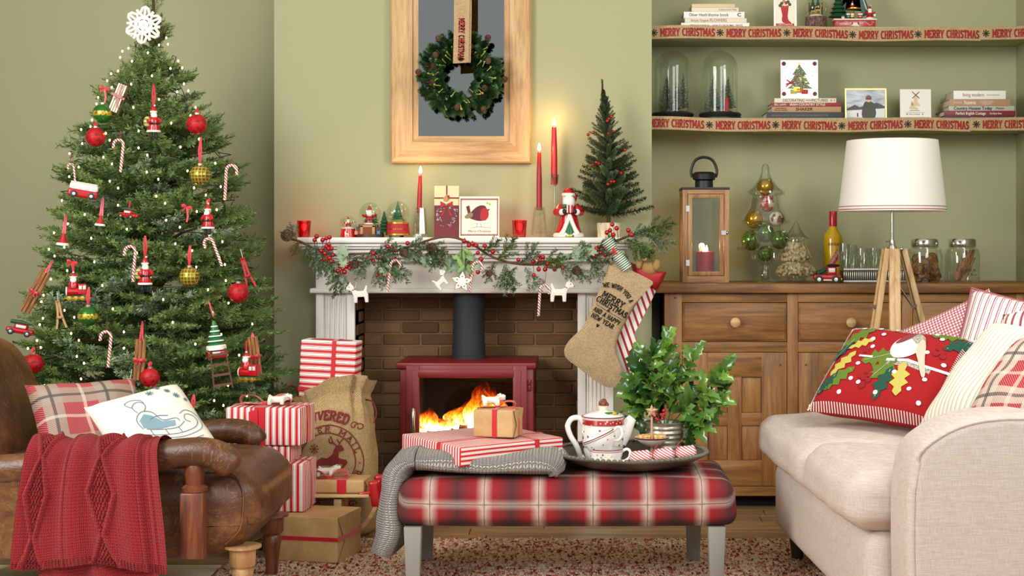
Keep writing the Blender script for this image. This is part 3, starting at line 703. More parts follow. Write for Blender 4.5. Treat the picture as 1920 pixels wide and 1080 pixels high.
# ------------------------------------------------------------------ tartan bench
BY0, BY1, BZ0, BZ1 = 4.25, 4.70, .192, .318
bwx = XX(1062, 4.25); bw = 634 / S(4.25)
def bench_fn(t):
    x, y, z = t.sep(t.co()); pit = 102 / S(4.25); u = t.f('DIVIDE', t.f('SUBTRACT', x, XX(806, 4.25) - bwx), pit); w = t.f('DIVIDE', t.f('SUBTRACT', z, t.f('MULTIPLY', y, 1.0)), pit)
    def peak(v, ph, width):
        d = t.f('ABSOLUTE', t.f('SUBTRACT', t.f('FRACT', t.f('ADD', v, ph)), .5)); return t.f('SUBTRACT', 1.0, t.f('DIVIDE', d, width), clamp=True)
    c = '#8c0d19'
    gr = t.noise(t.co(), 500, 2, .7)
    dk = t.f('ADD', peak(u, 0.0, .30), peak(w, .32, .22), clamp=True)
    c = t.mix(t.f('MULTIPLY', dk, .8), c, '#242324')
    both = t.f('MULTIPLY', peak(u, 0.0, .25), peak(w, .32, .25)); c = t.mix(t.f('MULTIPLY', both, .9), c, '#1f2022')
    wh = t.f('ADD', t.f('POWER', peak(u, .5, .17), 1.3), t.f('MULTIPLY', t.f('POWER', peak(w, .82, .12), 1.3), .7), clamp=True)
    c = t.mix(t.f('MULTIPLY', wh, t.f('ADD', .25, t.f('MULTIPLY', gr, .7))), c, '#d6cfbf')
    ln = t.f('MAXIMUM', t.f('LESS_THAN', t.f('ABSOLUTE', t.f('SUBTRACT', t.f('FRACT', t.f('ADD', u, .5)), .5)), .0085), t.f('LESS_THAN', t.f('ABSOLUTE', t.f('SUBTRACT', t.f('FRACT', t.f('ADD', w, .82)), .5)), .0085))
    c = t.mix(t.f('MULTIPLY', ln, .75), c, '#3a2a26'); t.col(c); t.bump(gr, .35, .001)
bn = thing('tartan_bench', 'low upholstered bench in red and grey tartan wool with grey legs', 'bench', (bwx, BY0, 0))
b = MB().rbox((0, (BY1 - BY0) / 2, (BZ0 + BZ1) / 2), (bw, BY1 - BY0, BZ1 - BZ0), .034, 14, (0, .006, .012))
b.v = [(x * (1 + .02 * (1 - (z - BZ0) / (BZ1 - BZ0))), y, z) for x, y, z in b.v]; b.build('padded_top', mat('bench_tartan', '#9c1422', .85, fn=bench_fn), bn)
M_gleg = mat('grey_leg_paint', '#8a8880', .5)
MB().bx(-bw / 2 + .03, bw / 2 - .03, .03, .42, BZ0 - .002, BZ0 + .03).build('seat_rail', M_gleg, bn, bevel=.002)
for px, yy in ((775, 4.28), (1343, 4.28), (799, 4.67), (1300, 4.67)):
    lx = XX(px, yy) - bwx; MB().frus((lx, yy - BY0, .011), (.037, .037), (.05, .05), BZ0 - .014).build('leg', M_gleg, bn, bevel=.002)

# ------------------------------------------------------------------ grey knitted throw
def knit_fn(c1, c2, fu, fv, st=1.0):
    def fn(t):
        x, y = uvxy(t); fx = t.f('FRACT', t.f('MULTIPLY', x, fu)); tri = t.f('ABSOLUTE', t.f('SUBTRACT', fx, .5))
        yy = t.f('FRACT', t.f('ADD', t.f('MULTIPLY', y, fv), t.f('MULTIPLY', tri, 1.0))); hgt = t.f('MULTIPLY', t.f('SINE', t.f('MULTIPLY', yy, PI)), t.f('SINE', t.f('MULTIPLY', t.f('FRACT', t.f('MULTIPLY', x, fu * 2)), PI)))
        n = t.noise(t.co('UV'), 900, 2); t.col(t.mix(t.f('ADD', t.f('MULTIPLY', hgt, .8), t.f('MULTIPLY', n, .3), clamp=True), c1, c2)); t.bump(hgt, st, .006)
    return fn
gt = thing('grey_throw', 'chunky grey knitted throw folded over the left end of the tartan bench', 'throw', (XX(760, 4.45), 4.45, .31))
go = gt.location
path = [W(1048, 874, 4.45), W(1035, 858, 4.45), W(985, 856, 4.45), W(920, 855, 4.45), W(860, 855, 4.45), W(806, 851, 4.45), W(776, 853, 4.45), W(753, 872, 4.45), W(747, 905, 4.45), W(743, 950, 4.45), W(738, 990, 4.45), W(730, 1018, 4.45)]
path = [Vector((p.x - go.x, 0, p.z - go.z)) for p in path]; path = smoothpath(path, 8); NP = len(path)
def thr(u, v):
    i = v * (NP - 1); k = min(NP - 2, int(i)); p = path[k].lerp(path[k + 1], i - k); t_ = (path[k + 1] - path[k]).normalized(); nrm = Vector((-t_.z, 0, t_.x))
    if nrm.z < 0 and v < .5: nrm = -nrm
    a = 2 * PI * u; cs, sn = math.cos(a), math.sin(a)
    hw = .19 + .012 * math.sin(9 * v); ht = (.030 if v < .5 else .030 + .006 * min(1, (v - .5) / .2)) * (1 if .015 < v < .995 else .5)
    ex = math.copysign(abs(cs) ** .35, cs) * hw; ey = math.copysign(abs(sn) ** .5, sn) * ht
    wr = .007 * mnoise.noise(Vector((u * 6, v * 9, 1))) + .006 * math.sin(v * 26 + ex * 12) * (sn > 0)
    return p + Vector((0, ex, 0)) + nrm * (ey + wr)
b = MB().grid(thr, 72, 150, cu=True, caps=True, uvfn=lambda u, v: (v * .78, u * 1.0)); b.build('knit', mat('grey_knit', '#8d8a88', .95, fn=knit_fn('#75716f', '#cfcac5', 70, 60, 1.0)), gt)

# ------------------------------------------------------------------ sofa
def linen_fn(c1, c2):
    def fn(t):
        v = t.co(); n1 = t.noise(t.map(v, (8, 8, 160)), 4, 3, .6); n2 = t.noise(t.map(v, (160, 160, 10)), 4, 3, .6); k = t.f('MULTIPLY', t.f('ADD', n1, n2), .5)
        t.col(t.ramp(k, [(.38, c1), (.62, c2)])); t.bump(k, .25, .001)
    return fn
M_linen = mat('oatmeal_linen', '#cdc3b8', .9, spec=.15, fn=linen_fn('#bdada3', '#d5c9c1'))
sofa = thing('linen_sofa', 'oatmeal linen sofa with loose seat cushions at the right edge', 'sofa', (.615, 3.5, 0), (0, 0, .05))
SY1 = 1.27     # length along local y
def fpart(name, b, **k): return b.build(name, k.pop('m', M_linen), sofa, angle=70, **k)
fpart('base', MB().rbox((.49, SY1 / 2 - .01, .205), (.86, SY1 - .02, .235), .05, 6, (.012, 0, .0)))
cush = []
for k, (y0, y1) in enumerate(((-.01, .53), (.54, 1.27))):
    cb = MB().rbox((.41, (y0 + y1) / 2, .388), (.80, y1 - y0, .135), .05, 12, (.014, .012, .018))
    cb.v = [(x + .008 * mnoise.noise(Vector((x * 7, y * 7, z * 9 + k))), y, z + .010 * mnoise.noise(Vector((x * 6, y * 6, 5 + k)))) for x, y, z in cb.v]
    o = fpart('seat_cushion', cb)
def arm(y0, y1, x0, x1, zt, name='arm'):
    # side profile in XZ: upright front that curves back over a rolled top
    prof = [(x0 + .005, .09), (x0, .3), (x0, .40), (x0 + .004, .47), (x0 + .02, .535), (x0 + .06, zt - .045), (x0 + .12, zt - .015), (x0 + .2, zt), (x0 + .32, zt), (x0 + .5, zt - .012), (x1, zt - .02), (x1, .09)]
    b = MB().ext(smooth2(prof[:11], 4, False) + [(x1, .09)], y0, y1); o = fpart(name, b, bevel=.028, seg=4); edge = smooth2(prof[:11], 4, False)
    MB().tube([(x, y0 + .004, z) for x, z in [(a + .012 if i < 16 else a, c - (.012 if i >= 12 else 0)) for i, (a, c) in enumerate(edge)]], .0025, 5).build('seam', M_linen, o)
    return o
arm(-.20, -.02, .10, .92, .618); arm(SY1 - .12, SY1 + .02, .36, .92, .57)
fpart('back', MB().rbox((.86, SY1 / 2 - .05, .42), (.17, SY1 + .12, .66), .06, 6))
M_dleg = mat('dark_leg', '#3a2a20', .5)
for x, y in ((.12, SY1 - .1), (.86, SY1 - .1), (.14, .0), (.86, .0)): MB().at((x, y, RZ)).lathe([(.018, 0), (.03, .10)], 12).build('leg', M_dleg, sofa)

# ------------------------------------------------------------------ cushions on the sofa
M_holly = mat('red_felt', '#9e0c14', .95 , fn=lambda t: t.bump(t.noise(t.co(), 400, 2), .3, .0008))
def pv(px, py, Y, o): w = W(px, py, Y); return w
TL = W(1600, 618, 4.50)
th, cov, put = pillow('holly_cushion', 'red felt cushion with embroidered bird, holly leaves and white snow dots', .405, .335, .12, M_holly, TL, (.30, -.25, -.02), (-.19, -.2, -.25), pinch=.04, lump=.15, seed=2)
# blanket stitch border: white ticks all round
b = MB(); pt = pillow_surf(.405, .335, .12, .04, .15, 2)
for k in range(46):
    for u, v, du, dv in ((-1 + 2 * (k + .5) / 46, -1, 0, .1), (-1 + 2 * (k + .5) / 46, 1, 0, -.1), (-1, -1 + 2 * (k + .5) / 46, .085, 0), (1, -1 + 2 * (k + .5) / 46, -.085, 0)):
        p, q = pt(u, v, -1), pt(u + du, v + dv, -1); b.tube([p + Vector((0, -.002, 0)), q + Vector((0, -.003, 0))], .0018, 4, caps=False)
b.build('blanket_stitch', M_wht, cov)
M_l1 = mat('felt_olive', '#5d7720', .9); M_l2 = mat('felt_teal', '#174a3c', .9); M_l3 = mat('felt_lemon', '#bfb350', .9); M_felw = mat('felt_white', '#efece4', .9); M_felg = mat('felt_tweed', '#8f877b', .9, fn=lambda t: t.col(t.ramp(t.noise(t.co(), 300, 2), [(.35, '#6a645a'), (.6, '#c4bcae')]))); M_felp = mat('felt_pale', '#c9bba4', .9)
def holly_leaf2(cx, cz, L, wd, ang, spikes=4):
    pts = []
    for sgn in (1, -1):
        rng = range(spikes * 2 + 1) if sgn == 1 else range(spikes * 2, -1, -1)
        for k in rng:
            f_ = k / (spikes * 2); base = math.sin(PI * min(1, f_ * .92 + .04)) * wd / 2; r = base * (1.35 if k % 2 == 1 else .62); pts.append(((f_ - .5) * L, sgn * r))
    c, s_ = math.cos(ang), math.sin(ang); return [(cx + x * c - z * s_, cz + x * s_ + z * c) for x, z in pts]
def P2(u, v): return ((u - .5) * .405, (.5 - v) * .335)
for u, v, L, wd, an, m in [(.17, .2, .13, .06, .75, M_l1), (.10, .36, .12, .045, 1.1, M_l2), (.23, .30, .10, .035, .5, M_l3), (.17, .55, .13, .045, 1.2, M_l3), (.20, .72, .13, .05, .9, M_l1), (.12, .78, .10, .04, 1.0, M_l2), (.42, .45, .12, .07, .35, M_l1), (.50, .56, .12, .08, 1.1, M_l1), (.55, .72, .14, .05, 1.45, M_l2), (.66, .66, .14, .055, 1.75, M_l3), (.82, .07, .11, .055, .3, M_l1), (.92, .16, .10, .05, .9, M_l2)]:
    b = MB(); L *= .84; wd *= .8; an = an + (PI if v > .4 else 0); dz_ = .002 + .0003 * (L * 100 % 3); c_ = P2(u, v); patch(b, holly_leaf2(*c_, L, wd, an), lambda x, z: put(x, z, dz_)); lp = b.build('leaf_patch', m, cov)
    b = MB(); stroke(b, [(c_[0] - L * .4 * math.cos(an), c_[1] - L * .4 * math.sin(an)), (c_[0] + L * .42 * math.cos(an), c_[1] + L * .42 * math.sin(an))], .0016, lambda x, z: put(x, z, dz_ + .0008)); b.build('leaf_vein', M_felp, lp, smooth=False)
b = MB(); stroke(b, [P2(.52, .50), P2(.66, .49), P2(.80, .52), P2(.97, .51)], .018, lambda x, z: put(x, z, .0026)); b.build('branch_patch', M_felg, cov)
b = MB(); stroke(b, [P2(.50, .475), P2(.66, .465), P2(.80, .49), P2(.95, .48)], .009, lambda x, z: put(x, z, .0033)); b.build('snow_patch', M_felw, cov); b = MB(); stroke(b, [P2(.27, .45), P2(.37, .45)], .007, lambda x, z: put(x, z, .0033)); b.build('snow_patch', M_felw, cov)
bird = [P2(*q) for q in ((.50, .40), (.485, .30), (.52, .20), (.58, .15), (.64, .17), (.69, .22), (.71, .30), (.69, .38), (.63, .44), (.55, .45))]
b = MB(); patch(b, smooth2(bird, 4), lambda x, z: put(x, z, .0036)); b.build('bird_body', M_felw, cov)
b = MB(); patch(b, smooth2([P2(*q) for q in ((.57, .16), (.64, .13), (.70, .19), (.72, .28), (.66, .27), (.61, .22))], 4), lambda x, z: put(x, z, .0042)); b.build('bird_head', M_felg, cov)
b = MB(); patch(b, smooth2([P2(*q) for q in ((.68, .2), (.73, .27), (.77, .42), (.82, .58), (.80, .6), (.73, .45), (.68, .34))], 4), lambda x, z: put(x, z, .0046)); b.build('bird_tail', M_felp, cov)
b = MB(); patch(b, smooth2([P2(*q) for q in ((.50, .28), (.54, .17), (.61, .12), (.60, .2), (.545, .27))], 4), lambda x, z: put(x, z, .005)); b.build('bird_breast', mat('felt_plaid', '#9c2a30', .9, fn=stripes_fn('#a02832', '#3a4a60', 90, .3, 0, 'Object')), cov)
b = MB()
for u, v in ((.30, .08), (.42, .06), (.36, .17), (.30, .24), (.74, .08), (.80, .14), (.33, .33), (.29, .54), (.37, .75), (.30, .72), (.53, .83), (.76, .34), (.83, .62), (.76, .75), (.86, .86), (.25, .86), (.60, .60), (.90, .42), (.24, .04), (.16, .08)):
    patch(b, circ(*P2(u, v), .0072, 8), lambda x, z: put(x, z, .003), 1)
stuff(b.build('snow_dots', M_felw, cov))
b = MB()
for u, v in ((.40, .62), (.43, .66), (.40, .70), (.44, .72), (.37, .68), (.41, .78), (.82, .26), (.85, .30), (.82, .33), (.87, .34), (.30, .38), (.33, .42)): patch(b, circ(*P2(u, v), .0095, 8), lambda x, z: put(x, z, .0033), 1)
stuff(b.build('berry_patches', mat('felt_berry', '#8e1017', .9), cov))
M_olv = mat('olive_ticking', '#e8e4d8', .9, fn=stripes_fn('#ebe7dc', '#a9a283', 62, .14, 0, thin=(.32, .03)))
pillow('olive_striped_cushion', 'white cushion with thin olive stripes leaning behind the plaid cushion', .33, .36, .12, M_olv, W(1868, 604, 4.02), (.13, -.28, -.02), (-.19, -.12, -.25), lump=.25, seed=5)
M_rst = mat('red_ticking', '#ece8e0', .9, fn=stripes_fn('#efebe4', '#a85560', 48, .16, 0, thin=(.36, .05)))
pillow('red_striped_cushion', 'large white cushion with red ticking stripes at the back of the sofa', .44, .42, .14, M_rst, W(1822, 540, 4.55), (.34, -.18, -.075), (-.13, -.08, -.28), piping=M_rst, lump=.2, seed=6)
def ging(t):
    x, y = uvxy(t); a = t.band(x, 105, .5); c = t.band(y, 105, .5); t.col(t.ramp(t.f('MULTIPLY', t.f('ADD', a, c), .5), [(.2, '#ece6e2'), (.5, '#c3848a'), (.9, '#a34a55')], 'CONSTANT'))
pillow('gingham_cushion', 'small red gingham cushion between the holly cushion and the ticking cushion', .36, .33, .11, mat('gingham', '#d0a0a0', .9, fn=ging), W(1655, 632, 4.68), (.24, -.10, .125), (.10, -.12, -.26), seed=8)
M_pl1 = mat('plaid_red_grey', '#a52631', .9, fn=plaid_fn('#a8202c', [(0, 7, .0, .17, '#c9bfae', .75), (1, 7, .0, .17, '#c9bfae', .7), (0, 7, .0, .035, '#3a2426', .8), (1, 7, .0, .035, '#3a2426', .8), (0, 7, .5, .04, '#d8ccb8', .5), (1, 7, .5, .04, '#d8ccb8', .5)]))
pillow('plaid_cushion', 'red and cream plaid cushion lying nearest the sofa arm', .31, .33, .12, M_pl1, W(1922, 634, 3.74), (.20, -.30, .02), (-.19, -.14, -.20), seed=9)
pillow('wide_striped_cushion', 'cushion with broad red and white stripes at the far right edge', .34, .33, .11, mat('broad_ticking', '#ece8e0', .9, fn=stripes_fn('#efebe4', '#a8434f', 34, .3, 0)), W(1880, 590, 4.25), (.22, -.24, .09), (-.10, -.07, -.28), seed=12)

# ------------------------------------------------------------------ leather armchair
def leather_fn(t):
    v = t.co(); n = t.noise(v, 5, 5, .6, .5); f_ = t.noise(v, 40, 4, .65); cr = t.voro(v, 55, 'DISTANCE_TO_EDGE')
    k = t.f('ADD', t.f('MULTIPLY', n, .75), t.f('MULTIPLY', f_, .25))
    c = t.ramp(k, [(.32, '#33180e'), (.5, '#54301c'), (.63, '#7a4f2c'), (.75, '#8f6338')])
    scr = t.f('LESS_THAN', t.f('ABSOLUTE', t.f('SUBTRACT', t.noise(v, 11, 5, .65, 1.2), .5)), .006); c = t.mix(t.f('MULTIPLY', scr, .25), c, '#b98d5a')
    t.col(c); t.rough(t.f('ADD', .3, t.f('MULTIPLY', f_, .2))); t.bump(t.f('ADD', t.f('MULTIPLY', t.f('MINIMUM', cr, .08), 6.0), f_), .22, .002)
M_lea = mat('worn_leather', '#54301c', .38, fn=leather_fn)
M_mah = wood('mahogany', '#4a2415', '#6e3a22', '#86502f', 'z', 1.5, .35); M_pale = wood('pale_turned', '#7d5838', '#a67c52', '#bb9468', 'z', 1.2, .5)
ch = thing('leather_armchair', 'worn brown leather armchair with rolled arms and turned wooden posts', 'armchair', (-1.2, 4.2, 0)); chl = ch.location
def cpart(name, b, m=M_lea, parent=None, **k):
    b.v = [(x - chl.x, y - chl.y, z) for x, y, z in b.v]; k.setdefault('angle', 75); return b.build(name, m, parent or ch, **k)
b = MB().rbox((-1.30, 4.225, .277), (.87, .56, .225), .075, 12, (.012, .01, .022))
b.v = [(x, y, z + (.045 * max(0, (x + 1.05) / .19) ** 2 if z < .25 else 0)) for x, y, z in b.v]; cpart('seat', b)
prof = [(-1.375, .20), (-1.385, .40), (-1.405, .5), (-1.435, .6), (-1.468, .68), (-1.51, .735), (-1.565, .762), (-1.63, .765), (-1.70, .735), (-1.73, .68), (-1.71, .6), (-1.67, .45), (-1.65, .2)]
prof = [(x - .215, .2 + (z - .2) * .92) for x, z in prof]
cpart('backrest', MB().ext(smooth2(prof[:12], 4, False) + [(-1.865, .2)], 3.925, 4.56), bevel=.035, seg=4)
for ya, yb in ((3.905, 3.975), (4.505, 4.575)):
    cpart('side_panel', MB().rbox((-1.60, (ya + yb) / 2, .30), (.60, yb - ya, .26), .02, 4))
for k, (Ya, pts) in enumerate(((3.93, [(-30, 884), (60, 876), (160, 866), (283, 856), (330, 851), (380, 848), (412, 856), (432, 872), (440, 880)]), (4.53, [(60, 836), (200, 830), (320, 822), (380, 812), (430, 808), (462, 812), (480, 824), (486, 832)]))):
    P_ = smoothpath([W(px, py, Ya) for px, py in pts], 5); n = len(P_); rs = [(.040 if k == 0 else .038) * (1 if i < n - 9 else max(.25, math.sqrt(max(0, 1 - ((i - n + 9) / 9.0) ** 2)))) for i in range(n)]
    a_ = cpart('arm_roll', MB().tube(P_, rs, 16)); e = P_[-3]
    bb = MB().at((e.x, e.y - .008, e.z)); bb.ball((0, 0, 0), (.009, .006, .009)); cpart('button', bb, parent=a_)
    xp = XX(367, 3.94); yp = Ya + (.0 if k == 0 else 0)
    bb = MB().at((xp, yp, .345 - .04 * k)); bb.lathe([(.020, 0), (.034, .002), (.034, .012), (.024, .02), (.026, .05), (.023, .075), (.017, .09), (.026, .098), (.026, .108), (.018, .115), (.02, .13)], 20); post = cpart('arm_post', bb, M_mah, angle=50)
    cpart('post_block', MB().bx(xp - .031, xp + .031, yp - .036, yp + .02, .172, .346), M_mah, post, bevel=.004)
LEGP = [(.018, .0), (.02, .04), (.026, .09), (.03, .11), (.024, .118), (.034, .126), (.036, .17), (.05, .172), (.05, .178)]
for px, Y, m in ((455, 4.0, M_pale), (510, 4.46, M_mah)): bb = MB().at((XX(px, Y), Y, RZ)); bb.lathe(LEGP, 18); cpart('leg', bb, m, angle=50)
for Y in (4.0, 4.46): bb = MB().at((-1.78, Y, .0)); bb.lathe(LEGP, 18); cpart('leg', bb, M_mah, angle=50)
cpart('seam_piping', MB().tube(smoothpath([(-.945, 3.962, .2), (-.905, 3.955, .24), (-.895, 3.955, .30), (-.90, 3.962, .35), (-.93, 3.975, .384), (-1.0, 3.97, .388)], 6), .003, 5))

# cushions on the armchair
M_pl2 = mat('plaid_armchair', '#a02a32', .9, fn=plaid_fn('#a3222c', [(0, 6.2, .2, .18, '#96897a', .8), (1, 6.2, .05, .18, '#96897a', .75), (0, 6.2, .2, .03, '#2c2424', .85), (1, 6.2, .05, .03, '#2c2424', .85), (0, 6.2, .62, .03, '#d8ccb8', .5), (1, 6.2, .5, .03, '#d8ccb8', .5)]))
pillow('tartan_chair_cushion', 'red and grey tartan cushion propped against the armchair back', .33, .30, .11, M_pl2, W(46, 722, 4.34), (.25, .20, .0), (.13, -.13, -.26), seed=3)
M_cal = mat('calico', '#e6e2d4', .9, fn=linen_fn('#ded9c8', '#ece8dc'))
th, cov, put = pillow('sleigh_cushion', 'cream cushion printed with a blue child on a sleigh, on the leather armchair', .29, .29, .11, M_cal, W(157, 764, 4.12), (.189, .189, .042), (.596, -.448, -.668), seed=4, lump=.15)
b = MB(); pp = lambda x, z: put(x, z, .0018)
C = lambda u, v: ((u - .5) * .29, (.5 - v) * .29)
for ln in ([(.25, .60), (.40, .66), (.60, .70), (.78, .68), (.86, .60), (.84, .52), (.77, .5), (.74, .56), (.78, .6)], [(.25, .65), (.42, .71), (.62, .75), (.82, .72), (.9, .62), (.88, .5), (.8, .45), (.72, .48)], [(.33, .56), (.45, .60), (.62, .63), (.72, .58)], [(.36, .58), (.36, .66)], [(.5, .61), (.5, .69)], [(.63, .63), (.64, .70)],
           [(.30, .55), (.28, .45), (.33, .38), (.40, .36), (.48, .40), (.53, .50), (.66, .52), (.68, .56)], [(.33, .36), (.31, .29), (.36, .24), (.42, .25), (.44, .31), (.40, .36)], [(.31, .29), (.27, .22), (.33, .19), (.42, .22), (.44, .27)], [(.42, .46), (.5, .44), (.6, .47)], [(.72, .80), (.82, .79)]):
    stroke(b, smooth2([C(*q) for q in ln], 4, False), .0022, pp)
for cx, cz, r in ((.56, .16, .04), (.68, .10, .03), (.74, .18, .032), (.80, .26, .036), (.88, .32, .02)):
    for k in range(4):
        a = k * PI / 4; x0, z0 = C(cx, cz); stroke(b, [(x0 + r * .29 * math.cos(a), z0 + r * .29 * math.sin(a)), (x0 - r * .29 * math.cos(a), z0 - r * .29 * math.sin(a))], .0026, pp)
stuff(b.build('sleigh_print', M_inkb, cov, smooth=False))
b = MB(); patch(b, [C(*q) for q in ((.31, .54), (.31, .45), (.38, .39), (.45, .42), (.52, .51), (.64, .54), (.62, .60), (.45, .59))], lambda x, z: put(x, z, .0012)); b.build('coat_print', mat('print_teal', '#7c9aa6', .9), cov, smooth=False)

# red cable-knit throw over the near arm
rt = thing('red_throw', 'red cable knit throw draped over the near arm of the leather armchair', 'throw', (XX(180, 3.88), 3.88, .43)); ro = rt.location
x0t, x1t = XX(48, 3.88), XX(306, 3.88); wt_ = x1t - x0t
vpath = [(.12, .02), (.085, .045), (.05, .056), (.015, .052), (-.012, .03), (-.022, -.005), (-.026, -.06), (-.028, -.12), (-.03, -.18), (-.032, -.23), (-.034, -.262)]
vp = smoothpath([(0, a, c) for a, c in vpath], 8); NV = len(vp) - 1
def cable(u, s):      # relief of the cables: diamonds and ropes
    hgt = 0
    for c0, amp in ((.13, .085), (.60, .10)):
        ph = s * 9.6; zig = abs(((ph / 2 + .25) % 1) * 2 - 1)          # 0..1
        d = amp * (.12 + .88 * zig); q = abs(abs(u - c0) - d * .95)
        if q < .022: hgt = max(hgt, .0115 * math.cos(q / .022 * PI / 2))
        elif abs(u - c0) < d: hgt = max(hgt, .005 * (math.sin(u * 260) * math.sin(s * 300) > 0))
    for c0 in (.33, .86, .93):
        q = abs(u - c0)
        if q < .016: hgt = max(hgt, .0075 * math.cos(q / .016 * PI / 2))
    return hgt
def red(u, v):
    i = v * NV; k = min(NV - 1, int(i)); p = vp[k].lerp(vp[k + 1], i - k); t_ = (vp[k + 1] - vp[k]).normalized(); nrm = Vector((0, t_.z, -t_.y))
    if nrm.y > 0 and v > .6: nrm = -nrm
    if v <= .6 and nrm.z < 0: nrm = -nrm
    dn = max(0, v - .35) / .65
    fold = .016 * math.sin(u * 17 + 1.2 + .6 * dn) * (.35 + .65 * dn) + .01 * math.sin(u * 31 + 2)
    rib = .003 * math.sin(u * 300) * (v > .93)
    x = -wt_ / 2 + wt_ * u + .012 * math.sin(v * 5 + u * 3) + (.02 * dn * (u - .5)) - ro.x + (x0t + x1t) / 2
    return Vector((x, p.y, p.z - .01 * math.sin(u * 7 + 1) * dn - .012 * u * dn)) + nrm * (fold * .55 + .004 + cable(u, v * .58) + rib)
b = MB().grid(red, 230, 200, uvfn=lambda u, v: (u * wt_, v * .58)); b.build('upper_layer', mat('red_wool', '#b4101d', .92, sheen=.08, fn=knit_fn('#74040e', '#cc0f1f', 130, 120, .9)), rt)
def red2(u, v):
    z = -.20 - .235 * v; x = -wt_ / 2 * .88 + wt_ * .90 * u + .01 * math.sin(v * 4 + u * 5); return Vector((x, -.012 + .010 * math.sin(u * 15 + 2.5) + .003 * math.sin(u * 280) * (v > .8), z - .014 * math.sin(u * 6)))
MB().grid(red2, 120, 50, uvfn=lambda u, v: (u * wt_, v * .24)).build('lower_layer', MATS['red_wool'], rt)
# ------------------------------------------------------------------ ribbons, bows, toppers, gifts
def strip(b, pts, wd, w, th=.0007):
    pts = [Vector(p) for p in pts]; n = len(pts); wd = Vector(wd).normalized() * w / 2; vs = []
    for i, p in enumerate(pts):
        t_ = (pts[min(i + 1, n - 1)] - pts[max(0, i - 1)]).normalized(); nn = t_.cross(wd).normalized() * th
        vs += [p - wd - nn, p + wd - nn, p + wd + nn, p - wd + nn]
    fs = [(4 * i + k, 4 * i + (k + 1) % 4, 4 * i + 4 + (k + 1) % 4, 4 * i + 4 + k) for i in range(n - 1) for k in range(4)] + [(3, 2, 1, 0), (4 * n - 4, 4 * n - 3, 4 * n - 2, 4 * n - 1)]
    b.add(vs, fs); return b
def bow(parent, loc, s, rot=(0, 0, 0), m=None, w=None, tails=True):
    """loops and tails in local XZ, ribbon width along Y"""
    m = m or M_ribbon; w = w or s * .35; b = MB()
    for sg in (-1, 1):
        b.at(); strip(b, smoothpath([(0, 0, 0), (sg * .45 * s, 0, .38 * s), (sg * s, 0, .36 * s), (sg * 1.02 * s, 0, .08 * s), (sg * .55 * s, 0, .03 * s), (0, 0, 0)], 5), (0, 1, .15 * sg), w)
        if tails: strip(b, smoothpath([(0, 0, 0), (sg * .35 * s, -.1 * s, -.02 * s), (sg * .85 * s, -.2 * s, -.04 * s)], 4), (.25 * sg, 1, 0), w * .8)
    b.at(); b.rbox((0, 0, .04 * s), (.26 * s, w * .9, .2 * s), .05 * s, 2)
    return b.build('bow', m, parent, loc, rot)
def bowf(parent, loc, s, rot=(0, 0, 0), m=None, w=None):
    m = m or M_ribbon; bo = MB().rbox((0, 0, 0), (.3 * s, .3 * s, .3 * s), .08 * s, 2).build('bow', m, parent, loc, rot)
    for sg in (-1, 1):
        MB().ext([(sg * x * s, z * s) for x, z in ((0, .1), (.45, .4), (.9, .46), (1.08, .2), (1.05, -.15), (.9, -.36), (.45, -.3), (0, -.1))], -.12 * s, .1 * s).build('bow_loop', m, bo, bevel=.05 * s)
        MB().ext([(sg * x * s, z * s) for x, z in ((.02, .0), (.2, -.05), (.75, -.95), (.58, -1.05), (.36, -1.0))], -.05 * s, .0).build('bow_tail', m, bo)
    return bo
def wrap_fn(freq, mode, red='#c01522', white='#f0ebe4'):
    def fn(t):
        x, y, z = t.sep(t.co()); nx, ny, nz = t.sep(t.co('Normal'))
        sx = t.f('GREATER_THAN', t.f('ABSOLUTE', nx), .5)
        if mode == 'v': c = t.f('ADD', t.f('MULTIPLY', sx, y), t.f('MULTIPLY', t.f('SUBTRACT', 1.0, sx), x))
        else: c = t.f('ADD', t.f('MULTIPLY', sx, y), t.f('MULTIPLY', t.f('SUBTRACT', 1.0, sx), t.f('ADD', y, z)))
        if mode == 'z': c = z
        fr = t.f('FRACT', t.f('MULTIPLY', c, freq)); k = t.f('MAXIMUM', t.f('LESS_THAN', fr, .42), t.f('LESS_THAN', t.f('ABSOLUTE', t.f('SUBTRACT', fr, .54)), .035))
        k = t.f('MAXIMUM', k, t.f('LESS_THAN', t.f('ABSOLUTE', t.f('SUBTRACT', fr, .88)), .035))
        t.col(t.mix(k, white, red)); t.bump(t.noise(t.co(), 9, 3, .5, .5), .15, .006)
    return fn
M_wrv = mat('striped_paper_upright', '#d9a0a0', .45, fn=wrap_fn(48, 'v')); M_wrh = mat('striped_paper_level', '#d9a0a0', .45, fn=wrap_fn(75, 'h')); M_wrz = mat('striped_paper_banded', '#d9a0a0', .45, fn=wrap_fn(44, 'z'))
M_kraft = mat('kraft_paper', '#bf9a66', .5, fn=lambda t: (t.col(t.ramp(t.noise(t.co(), 12, 4, .6), [(.3, '#b48d58'), (.7, '#cda978')])), t.bump(t.noise(t.co(), 14, 4, .6, 1.0), .35, .008)))
